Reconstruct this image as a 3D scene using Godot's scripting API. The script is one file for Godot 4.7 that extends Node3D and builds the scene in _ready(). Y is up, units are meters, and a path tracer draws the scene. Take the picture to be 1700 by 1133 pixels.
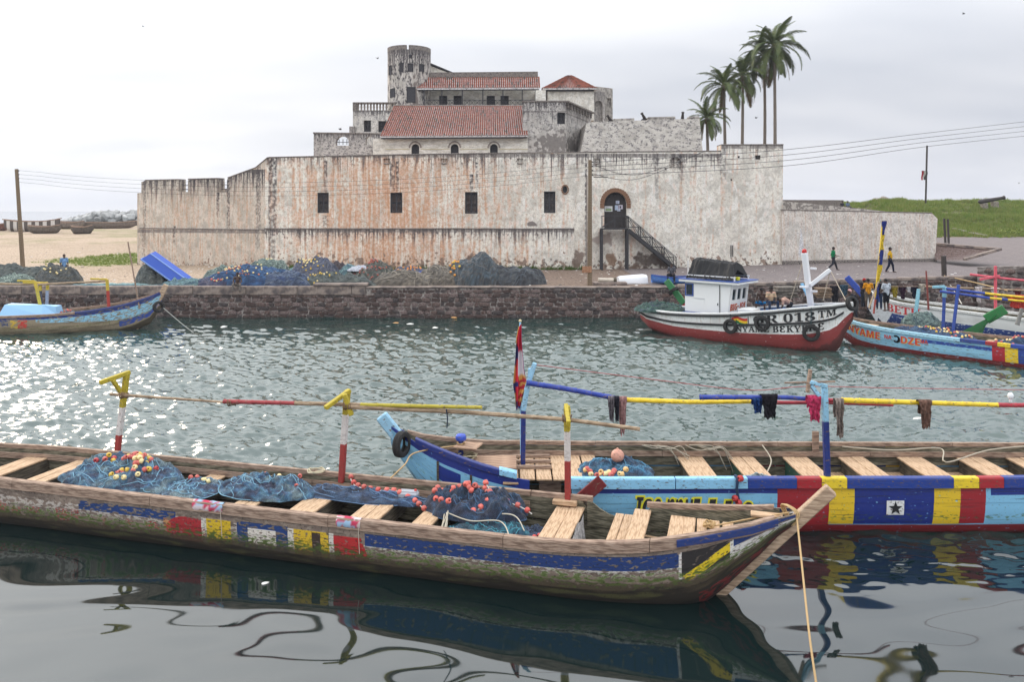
extends Node3D
# A lagoon with fishing canoes below a whitewashed coastal fort. y up, metres; the lens stands 7 m above the water and looks along -z.

const LENS := 1322.0      # focal length in photo pixels
const EYE := 7.0
var rng := RandomNumberGenerator.new()
var tex := {}
var mats := {}

# ------------------------------------------------------------------ geometry
class Geo:
	var v := PackedVector3Array()
	var n := PackedVector3Array()
	var t := PackedVector2Array()
	var c := PackedColorArray()
	var i := PackedInt32Array()
	var col := Color.WHITE
	func vert(p: Vector3, q: Vector3, uv := Vector2.ZERO) -> void:
		v.append(p); n.append(q); t.append(uv); c.append(col)
	func tri(a: Vector3, b: Vector3, d: Vector3, ua := Vector2.ZERO, ub := Vector2.ZERO, ud := Vector2.ZERO) -> void:
		var q := (d - a).cross(b - a)
		if q.length_squared() < 1e-14: return
		q = q.normalized()
		var k := v.size()
		vert(a, q, ua); vert(b, q, ub); vert(d, q, ud)
		i.append(k); i.append(k + 1); i.append(k + 2)
	func quad(a: Vector3, b: Vector3, d: Vector3, e: Vector3) -> void:
		tri(a, b, d, Vector2(0,0), Vector2(1,0), Vector2(1,1)); tri(a, d, e, Vector2(0,0), Vector2(1,1), Vector2(0,1))
	func face(p: PackedVector3Array, mid: Vector3) -> void:   # a convex face of a convex solid, turned away from its middle
		var q := (p[2] - p[0]).cross(p[1] - p[0])
		var cen := Vector3.ZERO
		for x in p: cen += x
		cen /= p.size()
		if q.dot(cen - mid) < 0.0: p.reverse()
		for k in range(1, p.size() - 1): tri(p[0], p[k], p[k + 1])
	func box(x: Transform3D, s: Vector3, b := 0.0) -> void:
		var h := s * 0.5
		b = minf(b, minf(h.x, minf(h.y, h.z)) * 0.6)
		if b <= 0.0:
			var p := []
			for k in 8: p.append(x * Vector3(h.x if k & 1 else -h.x, h.y if k & 2 else -h.y, h.z if k & 4 else -h.z))
			for f in [[0,1,3,2], [4,5,7,6], [0,1,5,4], [2,3,7,6], [0,2,6,4], [1,3,7,5]]:
				face(PackedVector3Array([p[f[0]], p[f[1]], p[f[2]], p[f[3]]]), x.origin)
			return
		var at := func(sx: int, sy: int, sz: int, axis: int) -> Vector3:
			var q := Vector3(sx * (h.x - b), sy * (h.y - b), sz * (h.z - b))
			q[axis] += b * [sx, sy, sz][axis]
			return x * q
		for axis in 3:
			var o := [(axis + 1) % 3, (axis + 2) % 3]
			for sg in [-1,1]:
				var p := PackedVector3Array()
				for w in [[-1,-1], [1,-1], [1,1], [-1,1]]:
					var g := [0,0,0]
					g[axis] = sg; g[o[0]] = w[0]; g[o[1]] = w[1]
					p.append(at.call(g[0], g[1], g[2], axis))
				face(p, x.origin)
			for w in [[-1,-1], [1,-1], [1,1], [-1,1]]:
				var p := PackedVector3Array()
				for e in [[-1, o[0]], [1, o[0]], [1, o[1]], [-1, o[1]]]:
					var g := [0,0,0]
					g[axis] = e[0]; g[o[0]] = w[0]; g[o[1]] = w[1]
					p.append(at.call(g[0], g[1], g[2], e[1]))
				face(p, x.origin)
		for k in 8:
			var g := [1 if k & 1 else -1,1 if k & 2 else -1,1 if k & 4 else -1]
			face(PackedVector3Array([at.call(g[0], g[1], g[2], 0), at.call(g[0], g[1], g[2], 1), at.call(g[0], g[1], g[2], 2)]), x.origin)
	func bx(cx: float, cy: float, cz: float, sx: float, sy: float, sz: float, b := 0.0) -> void:
		box(Transform3D(Basis(), Vector3(cx, cy, cz)), Vector3(sx, sy, sz), b)
	func beam(a: Vector3, b: Vector3, w: float, h: float, bev := 0.0, up := Vector3.UP) -> void:   # a bar of rectangular section from a to b
		var x := (b - a).normalized()
		if absf(x.dot(up)) > 0.98: up = Vector3.BACK
		var z := x.cross(up).normalized()
		var y := z.cross(x).normalized()
		box(Transform3D(Basis(x, y, z), (a + b) * 0.5), Vector3(a.distance_to(b), h, w), bev)
	func grid(rows: Array, uvs: Array = [], closed := false) -> void:   # smooth sheet through rows of points
		var m: int = rows[0].size()
		var base := v.size()
		var nn := PackedVector3Array(); nn.resize(rows.size() * m)
		for r in rows.size():
			var pr: PackedVector3Array = rows[r]
			v.append_array(pr)
			for k in m:
				c.append(col)
			if uvs.is_empty():
				for k in m: t.append(Vector2(float(k) / maxi(1, m - 1), float(r) / maxi(1, rows.size() - 1)))
			else:
				t.append_array(uvs[r])
		var across := m if closed else m - 1
		for r in rows.size() - 1:
			for k in across:
				var k2 := (k + 1) % m
				var a := r * m + k
				var b := r * m + k2
				var d := (r + 1) * m + k2
				var e := (r + 1) * m + k
				var pa := v[base + a]; var pb := v[base + b]; var pd := v[base + d]; var pe := v[base + e]
				var q := (pd - pa).cross(pb - pa)
				nn[a] += q; nn[b] += q; nn[d] += q
				i.append(base + a); i.append(base + b); i.append(base + d)
				q = (pe - pa).cross(pd - pa)
				nn[a] += q; nn[d] += q; nn[e] += q
				i.append(base + a); i.append(base + d); i.append(base + e)
		for k in nn.size():
			nn[k] = nn[k].normalized() if nn[k].length_squared() > 1e-18 else Vector3.UP
		n.append_array(nn)
	func tube(path: PackedVector3Array, rad: Variant, sides := 8, caps := true, squash := 1.0) -> void:
		var rows := []
		var up := Vector3.UP
		for k in path.size():
			var d := (path[mini(k + 1, path.size() - 1)] - path[maxi(k - 1,0)]).normalized()
			if absf(d.dot(up)) > 0.95: up = Vector3.RIGHT if absf(d.x) < 0.9 else Vector3.BACK
			var s := d.cross(up).normalized()
			up = s.cross(d).normalized()
			var r: float = rad if rad is float else rad[k]
			var row := PackedVector3Array()
			for j in sides:
				var a := -TAU * j / sides
				row.append(path[k] + s * cos(a) * r + up * sin(a) * r * squash)
			rows.append(row)
		grid(rows, [], true)
		if caps:
			for e in [0, rows.size() - 1]:
				var row: PackedVector3Array = rows[e]
				for j in range(1, sides - 1):
					if e == 0: tri(row[0], row[j], row[j + 1])
					else: tri(row[0], row[j + 1], row[j])
	func lathe(x: Transform3D, prof: Array, sides := 16) -> void:   # prof: Vector2(radius, height)
		var rows := []
		for p in prof:
			var row := PackedVector3Array()
			for j in sides:
				var a := TAU * j / sides
				row.append(x * Vector3(cos(a) * p.x, p.y, sin(a) * p.x))
			rows.append(row)
		grid(rows, [], true)
	func ball(o: Vector3, r: Vector3, seg := 10, rings := 7) -> void:
		var pr := []
		for k in rings + 1:
			var a := -PI / 2 + PI * k / rings
			pr.append(Vector2(maxf(cos(a), 0.001), sin(a)))
		lathe(Transform3D(Basis.from_scale(r), o), pr, seg)
	func prism(poly: PackedVector2Array, x: Transform3D, depth: float) -> void:   # polygon in x-y, from z = 0 back to z = -depth
		var idx := Geometry2D.triangulate_polygon(poly)
		var area := 0.0
		for k in poly.size(): area += poly[k].cross(poly[(k + 1) % poly.size()])
		for k in range(0, idx.size(), 3):
			var p := [poly[idx[k]], poly[idx[k + 1]], poly[idx[k + 2]]]
			if (p[1] - p[0]).cross(p[2] - p[0]) > 0: p = [p[0], p[2], p[1]]
			tri(x * Vector3(p[0].x, p[0].y, 0), x * Vector3(p[1].x, p[1].y, 0), x * Vector3(p[2].x, p[2].y, 0), p[0], p[1], p[2])
			tri(x * Vector3(p[0].x, p[0].y, -depth), x * Vector3(p[2].x, p[2].y, -depth), x * Vector3(p[1].x, p[1].y, -depth), p[0], p[2], p[1])
		for k in poly.size():
			var a := poly[k]
			var b := poly[(k + 1) % poly.size()]
			if area < 0:
				var s := a; a = b; b = s
			quad(x * Vector3(a.x, a.y, 0), x * Vector3(a.x, a.y, -depth), x * Vector3(b.x, b.y, -depth), x * Vector3(b.x, b.y, 0))
	func add(mesh: Array, x: Transform3D) -> void:   # surface arrays of another mesh
		var k := v.size()
		var nb := x.basis.inverse().transposed()
		for p in mesh[Mesh.ARRAY_VERTEX]: v.append(x * p); c.append(col)
		for p in mesh[Mesh.ARRAY_NORMAL]: n.append((nb * p).normalized())
		if mesh[Mesh.ARRAY_TEX_UV] != null and mesh[Mesh.ARRAY_TEX_UV].size() == mesh[Mesh.ARRAY_VERTEX].size(): t.append_array(mesh[Mesh.ARRAY_TEX_UV])
		else:
			for p in mesh[Mesh.ARRAY_VERTEX]: t.append(Vector2.ZERO)
		for p in mesh[Mesh.ARRAY_INDEX]: i.append(k + p)
	func done() -> ArrayMesh:
		var a := []
		a.resize(Mesh.ARRAY_MAX)
		a[Mesh.ARRAY_VERTEX] = v; a[Mesh.ARRAY_NORMAL] = n; a[Mesh.ARRAY_TEX_UV] = t; a[Mesh.ARRAY_COLOR] = c; a[Mesh.ARRAY_INDEX] = i
		var m := ArrayMesh.new()
		m.add_surface_from_arrays(Mesh.PRIMITIVE_TRIANGLES, a)
		return m

# ------------------------------------------------------------------ naming
func thing(called: String, label: String, category: String, where := Vector3.ZERO, turn := 0.0, group := "") -> Node3D:
	var o := Node3D.new()
	o.name = called
	tag(o, label, category, group, "thing")
	add_child(o, true)
	o.position = where
	o.rotation.y = turn
	return o

func tag(o: Node, label := "", category := "", group := "", kind := "") -> Node:
	if label: o.set_meta("label", label)
	if category: o.set_meta("category", category)
	if group: o.set_meta("group", group)
	if kind: o.set_meta("kind", kind)
	return o

var used := {}
func part(called: String, g: Variant, m: Material, parent: Node, x := Transform3D(), kind := "") -> MeshInstance3D:
	var o := MeshInstance3D.new()
	var key := str(parent.get_instance_id()) + called
	used[key] = used.get(key, -1) + 1
	o.name = called if used[key] == 0 else "%s_%03d" % [called, used[key]]
	o.mesh = g.done() if g is Geo else g
	o.material_override = m
	o.transform = x
	parent.add_child(o, true)
	if kind: o.set_meta("kind", kind)
	return o

func solo(called: String, g: Variant, m: Material, label: String, category: String, x := Transform3D(), group := "") -> MeshInstance3D:
	var o := part(called, g, m, self, x)
	tag(o, label, category, group, "thing")
	return o

func ground(called: String, g: Variant, m: Material, parent: Node = self) -> MeshInstance3D:
	var o := part(called, g, m, parent)
	if parent == self: o.set_meta("kind", "structure")
	return o

func at(px: float, py: float, d: float) -> Vector3:      # the point that stands d metres away behind a spot of the photograph
	return Vector3((px - 850.0) / LENS * d, EYE - (py - 345.0) / LENS * d, -d)

func on(px: float, py: float, y: float) -> Vector3:      # the same at a known height
	return at(px, py, LENS * (EYE - y) / (py - 345.0))

func T(p: Vector3, turn := 0.0) -> Transform3D:
	return Transform3D(Basis(Vector3.UP, turn), p)

# ------------------------------------------------------------------ textures and materials
func noise(freq: float, sd: int, oct := 4, type := FastNoiseLite.TYPE_SIMPLEX_SMOOTH) -> FastNoiseLite:
	var f := FastNoiseLite.new()
	f.noise_type = type; f.frequency = freq; f.seed = sd; f.fractal_octaves = oct
	f.fractal_type = FastNoiseLite.FRACTAL_FBM if oct > 1 else FastNoiseLite.FRACTAL_NONE
	return f

func nz(w: int, h: int, freq: float, sd: int, sx := 1.0, sy := 1.0, oct := 4, type := FastNoiseLite.TYPE_SIMPLEX_SMOOTH) -> PackedByteArray:   # noise stretched sx by sy, one byte a pixel
	var im := noise(freq, sd, oct, type).get_image(maxi(4, int(w / sx)), maxi(4, int(h / sy)))
	im.convert(Image.FORMAT_L8)
	if im.get_width() != w or im.get_height() != h: im.resize(w, h, Image.INTERPOLATE_CUBIC)
	return im.get_data()

class Paint:     # a picture of a weathered surface, built in layers
	var w: int
	var h: int
	var d := PackedByteArray()
	func _init(ww: int, hh: int, col: Color) -> void:
		w = ww; h = hh
		var im := Image.create(w, h, false, Image.FORMAT_RGB8)
		im.fill(col)
		d = im.get_data()
	func layer(mask: PackedByteArray, lo: int, hi: int, col: Color, a := 1.0, gate := PackedFloat32Array(), y0 := 0, y1 := -1, x0 := 0, x1 := -1) -> void:   # gate: bias for each row, 0..1 scale of the mask
		var r := int(col.r * 255); var g := int(col.g * 255); var b := int(col.b * 255)
		var k := 1.0 / maxi(1, hi - lo)
		if y1 < 0: y1 = h
		if x1 < 0: x1 = w
		for y in range(y0, y1):
			var add := 0.0 if gate.is_empty() else (gate[y] - 1.0) * 255.0
			if add < -254.0: continue
			var o := y * w
			for x in range(x0, x1):
				var m := (mask[o + x] + add - lo) * k
				if m > 0.0:
					m = (1.0 if m > 1.0 else m) * a
					var p := (o + x) * 3
					var dr := d[p]; var dg := d[p + 1]; var db := d[p + 2]
					d[p] = dr + int((r - dr) * m); d[p + 1] = dg + int((g - dg) * m); d[p + 2] = db + int((b - db) * m)
	func shape(poly: Array, col: Color, mask: PackedByteArray, wear: int, a := 1.0) -> void:   # polygon, left bare where the mask is under wear
		var r := int(col.r * 255); var g := int(col.g * 255); var b := int(col.b * 255)
		var ya := 1e9; var yb := -1e9
		for p in poly: ya = minf(ya, p.y); yb = maxf(yb, p.y)
		for y in range(maxi(0, int(ya)), mini(h, int(ceil(yb)))):
			var xs := []
			for k in poly.size():
				var p: Vector2 = poly[k]
				var q: Vector2 = poly[(k + 1) % poly.size()]
				if (p.y <= y + 0.5) != (q.y <= y + 0.5): xs.append(p.x + (y + 0.5 - p.y) / (q.y - p.y) * (q.x - p.x))
			xs.sort()
			for k in range(0, xs.size() - 1,2):
				for x in range(maxi(0, int(round(xs[k]))), mini(w, int(round(xs[k + 1])))):
					var m := clampf((mask[y * w + x] - wear) / 24.0,0.0,1.0) * a
					var p := (y * w + x) * 3
					d[p] += int((r - d[p]) * m); d[p + 1] += int((g - d[p + 1]) * m); d[p + 2] += int((b - d[p + 2]) * m)
	func rect(x0: float, y0: float, x1: float, y1: float, col: Color, mask: PackedByteArray, wear: int, a := 1.0) -> void:
		shape([Vector2(x0, y0), Vector2(x1, y0), Vector2(x1, y1), Vector2(x0, y1)], col, mask, wear, a)
	func texture() -> ImageTexture:
		return ImageTexture.create_from_image(Image.create_from_data(w, h, false, Image.FORMAT_RGB8, d))

func c8(r: int, g: int, b: int) -> Color: return Color8(r, g, b)

func ramp_tex(key: String, f: FastNoiseLite, cols: Array, pos: Array, size := 256, hard := false) -> NoiseTexture2D:
	if tex.has(key): return tex[key]
	var t := NoiseTexture2D.new()
	t.width = size; t.height = size; t.seamless = true; t.noise = f
	if cols.size():
		var gr := Gradient.new()
		gr.offsets = PackedFloat32Array(pos); gr.colors = PackedColorArray(cols)
		if hard: gr.interpolation_mode = Gradient.GRADIENT_INTERPOLATE_CONSTANT
		t.color_ramp = gr
	tex[key] = t
	return t

func std(col: Color, rough := 0.8, metal := 0.0, spec := 0.5) -> StandardMaterial3D:
	var m := StandardMaterial3D.new()
	m.albedo_color = col; m.roughness = rough; m.metallic = metal; m.metallic_specular = spec
	return m

func tri(m: StandardMaterial3D, scale: Vector3, world := false) -> StandardMaterial3D:
	m.uv1_triplanar = true; m.uv1_scale = scale; m.uv1_world_triplanar = world; m.uv1_triplanar_sharpness = 4.0
	return m

func relief(m: StandardMaterial3D, t: Texture2D, cm: float) -> StandardMaterial3D:
	m.heightmap_enabled = true; m.heightmap_texture = t; m.heightmap_scale = cm
	return m

func wood(key: String, dark: Color, light: Color) -> StandardMaterial3D:    # bare planks, grain along the piece's own x
	if mats.has(key): return mats[key]
	var t := ramp_tex("wood" + key, noise(0.012, key.hash() % 1000,5), [dark, dark.lerp(light, 0.55), light, light.lerp(Color(1,0.95,0.9), 0.12), dark.lerp(light, 0.35)], [0.0,0.38,0.55,0.72,1.0], 256)
	var m := tri(std(Color.WHITE, 0.85), Vector3(0.7,6.0,6.0))
	m.albedo_texture = t
	relief(m, ramp_tex("grain", noise(0.03,5,4), [], []), 0.5)
	mats[key] = m
	return m

func chips() -> ImageTexture:     # flaked paint: bare wood where it is opaque
	if tex.has("chips"): return tex.chips
	var s := 512
	var a := noise(0.02,77,5).get_seamless_image(s, s).get_data()
	var b := noise(0.012,12,4).get_seamless_image(s, s).get_data()
	var d := PackedByteArray(); d.resize(s * s * 4)
	for k in s * s:
		var m := clampi((a[k] - 180) * 9 + (b[k] - 130), 0,255)
		var u := b[k] / 255.0
		d[k * 4] = int(70 + 60 * u); d[k * 4 + 1] = int(58 + 50 * u); d[k * 4 + 2] = int(50 + 42 * u)
		d[k * 4 + 3] = m if a[k] > 174 else clampi((90 - b[k]) * 2,0,60)
	tex.chips = ImageTexture.create_from_image(Image.create_from_data(s, s, false, Image.FORMAT_RGBA8, d))
	return tex.chips

func paint(col: Color, rough := 0.6, worn := true) -> StandardMaterial3D:
	var key := "paint%s%s%s" % [col.to_html(), rough, worn]
	if mats.has(key): return mats[key]
	var m := tri(std(col, rough), Vector3(0.8,0.8,0.8))
	m.uv1_scale = Vector3(0.6,1.6,1.6)
	if worn:
		m.detail_enabled = true; m.detail_albedo = chips(); m.detail_blend_mode = BaseMaterial3D.BLEND_MODE_MIX
		relief(m, ramp_tex("grain", noise(0.03,5,4), [], []), 0.3)
	mats[key] = m
	return m

func rough_mat(key: String, cols: Array, freq := 0.02, scale := 1.0, rough := 0.9, bump := 1.0, world := false) -> StandardMaterial3D:
	if mats.has(key): return mats[key]
	var pos := []
	for k in cols.size(): pos.append(float(k) / (cols.size() - 1) * 0.7 + 0.15)
	var m := tri(std(Color.WHITE, rough), Vector3.ONE * scale, world)
	m.albedo_texture = ramp_tex("rm" + key, noise(freq, key.hash() % 997,5), cols, pos)
	if bump > 0.0: relief(m, ramp_tex("lumps", noise(0.04,9,5), [], []), bump)
	mats[key] = m
	return m

func cloth(col: Color) -> StandardMaterial3D:
	var key := "cloth" + col.to_html()
	if mats.has(key): return mats[key]
	var m := tri(std(col, 0.95,0.0,0.2), Vector3.ONE * 2.0)
	m.albedo_texture = ramp_tex("clothv", noise(0.02,3,4), [Color(0.7,0.7,0.7), Color(1,1,1)], [0.25,0.75])
	relief(m, ramp_tex("grain", noise(0.03,5,4), [], []), 0.6)
	m.rim_enabled = true; m.rim = 0.25
	mats[key] = m
	return m


# ------------------------------------------------------------------ the scene
func _ready() -> void:
	rng.seed = 11
	# lens
	var cam := Camera3D.new()
	cam.name = "camera"
	cam.keep_aspect = Camera3D.KEEP_HEIGHT
	var near := 0.1
	cam.set_frustum(near * 1133.0 / LENS, Vector2(0, -near * 221.5 / LENS), near, 20000.0)
	cam.position = Vector3(0, EYE, 0)
	add_child(cam)
	cam.current = true
	# sky, sun, exposure
	var e := Environment.new()
	e.background_mode = Environment.BG_SKY
	var sky := Sky.new()
	var pano := PanoramaSkyMaterial.new()
	pano.panorama = sky_picture()
	sky.sky_material = pano
	e.sky = sky
	e.background_energy_multiplier = 1.0
	e.tonemap_mode = Environment.TONE_MAPPER_LINEAR
	e.tonemap_exposure = 1.22
	e.sdfgi_enabled = true; e.ssao_enabled = true; e.ssil_enabled = true
	e.fog_enabled = true
	e.fog_density = 0.00035
	e.fog_light_color = Color(0.93,0.95,1.0)
	var we := WorldEnvironment.new()
	we.name = "world"
	we.environment = e
	add_child(we)
	var sun := DirectionalLight3D.new()
	sun.name = "sun"
	sun.light_color = Color(1.0,0.92,0.82)
	sun.light_energy = 0.38
	sun.light_angular_distance = 20.0
	sun.shadow_enabled = true
	add_child(sun)
	sun.look_at_from_position(Vector3.ZERO, -toward(-45.0,24.0), Vector3.UP)
	# the setting
	build_water()
	build_land()
	build_quay()
	build_castle()
	build_ramp()
	build_far()
	# the boats and what lies in them
	build_near_canoe()
	build_blue_canoe()
	build_trawler()
	build_right_boats()
	build_left_canoe()
	# on the quay
	build_nets()
	build_street()
	build_palms()
	build_people()
	build_small()

func toward(az: float, el: float) -> Vector3:     # degrees right of the view, degrees up
	var a := deg_to_rad(az); var b := deg_to_rad(el)
	return Vector3(sin(a) * cos(b), sin(b), -cos(a) * cos(b))

func sky_picture() -> ImageTexture:
	var w := 1024
	var h := 512
	var f := noise(0.9,21,5)
	var g := noise(0.35,5,4)
	var sun := toward(-45.0,24.0)
	var d := PackedFloat32Array(); d.resize(w * h * 3)
	for y in h:
		var el := PI / 2 - (y + 0.5) / h * PI
		for x in w:
			var az := (x + 0.5) / w * TAU
			var dir := Vector3(sin(az) * cos(el), sin(el), -cos(az) * cos(el))
			var up := maxf(dir.y, 0.0)
			var k := smoothstep(0.1,0.62, up)
			var r := 0.565 + 1.04 * k
			var gg := 0.585 + 1.07 * k
			var b := 0.635 + 1.1 * k
			var ang := rad_to_deg(acos(clampf(dir.dot(sun), -1,1)))
			var s := exp(-pow(ang / 48.0,2.0)) * 0.26 + exp(-pow(ang / 16.0,2.0)) * 0.5
			var low := exp(-pow(up / 0.09,2.0)) * 0.06
			r += s * 1.04 + low * 1.1; gg += s + low; b += s * 0.9 + low * 0.95
			if up > 0.0:
				var q := 1.0 / (up + 0.16)
				var px := dir.x * q; var pz := dir.z * q
				var c := f.get_noise_3d(px * 0.9,0.0, pz * 2.2) * 0.6 + g.get_noise_3d(px * 1.0,3.0, pz * 2.0) * 0.6
				c = clampf(c, -0.5,0.5)
				var m := 1.0 + c * 0.26
				r *= m; gg *= 1.0 + c * 0.23; b *= 1.0 + c * 0.18
			if el < 0.0: r = 0.86; gg = 0.86; b = 0.87
			var o := (y * w + x) * 3
			d[o] = r; d[o + 1] = gg; d[o + 2] = b
	return ImageTexture.create_from_image(Image.create_from_data(w, h, false, Image.FORMAT_RGBF, d.to_byte_array()))

# ------------------------------------------------------------------ water
var wave_a := noise(0.7,31,1)
var wave_b := noise(2.0,32,2)
var wave_c := noise(0.16,33,2)
func wave(x: float, d: float) -> float:
	var calm := smoothstep(14.6,19.0, d + minf(x, 2.0) * 0.27)        # the canoes shelter the near water
	var far := 1.0 - 0.6 * smoothstep(40.0,50.0, d)
	var y := wave_a.get_noise_2d(x * 0.6, d * 1.2) * lerpf(0.017,0.06, calm)
	if calm > 0.02:
		y += wave_b.get_noise_2d(x * 0.6, d * 1.3) * 0.1 * calm * far
	y += wave_c.get_noise_2d(x, d * 1.5) * lerpf(0.03,0.05, calm)
	return y

func build_water() -> void:
	var g := Geo.new()
	var rows := []
	var uvs := []
	var cols := PackedColorArray()
	var nr := 470
	var nc := 620
	for r in nr:
		var d := 8.6 * pow(51.6 / 8.6, float(r) / (nr - 1))
		var row := PackedVector3Array()
		var half := d * 0.68 + 5.0
		for k in nc:
			var x := (float(k) / (nc - 1) * 2.0 - 1.0) * half
			row.append(Vector3(x, wave(x, d), -d))
			# sheen painted pale green into the mid channel, shade painted dark by the canoes
			var painted_sheen := smoothstep(15.8,21.0, d + minf(x, 2.0) * 0.27 + wave_c.get_noise_2d(x, d) * 2.0) * (1.0 - 0.55 * smoothstep(38.0,49.0, d))
			cols.append(Color(0.0065,0.0125,0.0125).lerp(Color(0.033,0.066,0.057), painted_sheen))
		rows.append(row)
		var u := PackedVector2Array(); u.resize(nc)
		uvs.append(u)
	rows.reverse()
	g.grid(rows, uvs)
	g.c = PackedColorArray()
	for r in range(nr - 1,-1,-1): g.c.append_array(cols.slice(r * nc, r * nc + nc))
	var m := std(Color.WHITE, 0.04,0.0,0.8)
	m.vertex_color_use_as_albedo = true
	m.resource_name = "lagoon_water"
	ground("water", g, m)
	# the sea beyond the beach and the lagoon outside the picture
	var s := Geo.new()
	for q in [[-1100,-1500,1100,-150.0], [-3000,-150,-41,200], [41,-150,3000,200], [-41,-8.4,41,200]]:
		var a: float = q[0]; var b: float = q[1]; var c: float = q[2]; var dd: float = q[3]
		s.quad(Vector3(a, -0.09, b), Vector3(c, -0.09, b), Vector3(c, -0.09, dd), Vector3(a, -0.09, dd))
	ground("sea", s, std(Color(0.1,0.13,0.13).linear_to_srgb(), 0.06,0.0,0.6))

# ------------------------------------------------------------------ land
var lumps := noise(0.08,51,4)
func land(x: float, d: float) -> float:
	var y := 1.95 + 0.62 * smoothstep(8.0,33.0, x)
	y += smoothstep(28.0,38.0, x) * clampf(d - 66.0,0.0,20.0) * 0.055
	y += smoothstep(84.0,114.0, d) * 3.9 * smoothstep(38.0,52.0, x)
	y += clampf(d - 53.0,0.0,95.0) * 0.0175 * smoothstep(-12.0,-24.0, x)
	y += lumps.get_noise_2d(x, d) * (0.12 * smoothstep(54.0,60.0, d) * smoothstep(-14.0,-22.0, x) + 1.1 * smoothstep(88.0,100.0, d) * smoothstep(40.0,52.0, x))
	return lerpf(y, -2.5, smoothstep(150.0,190.0, d))

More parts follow.
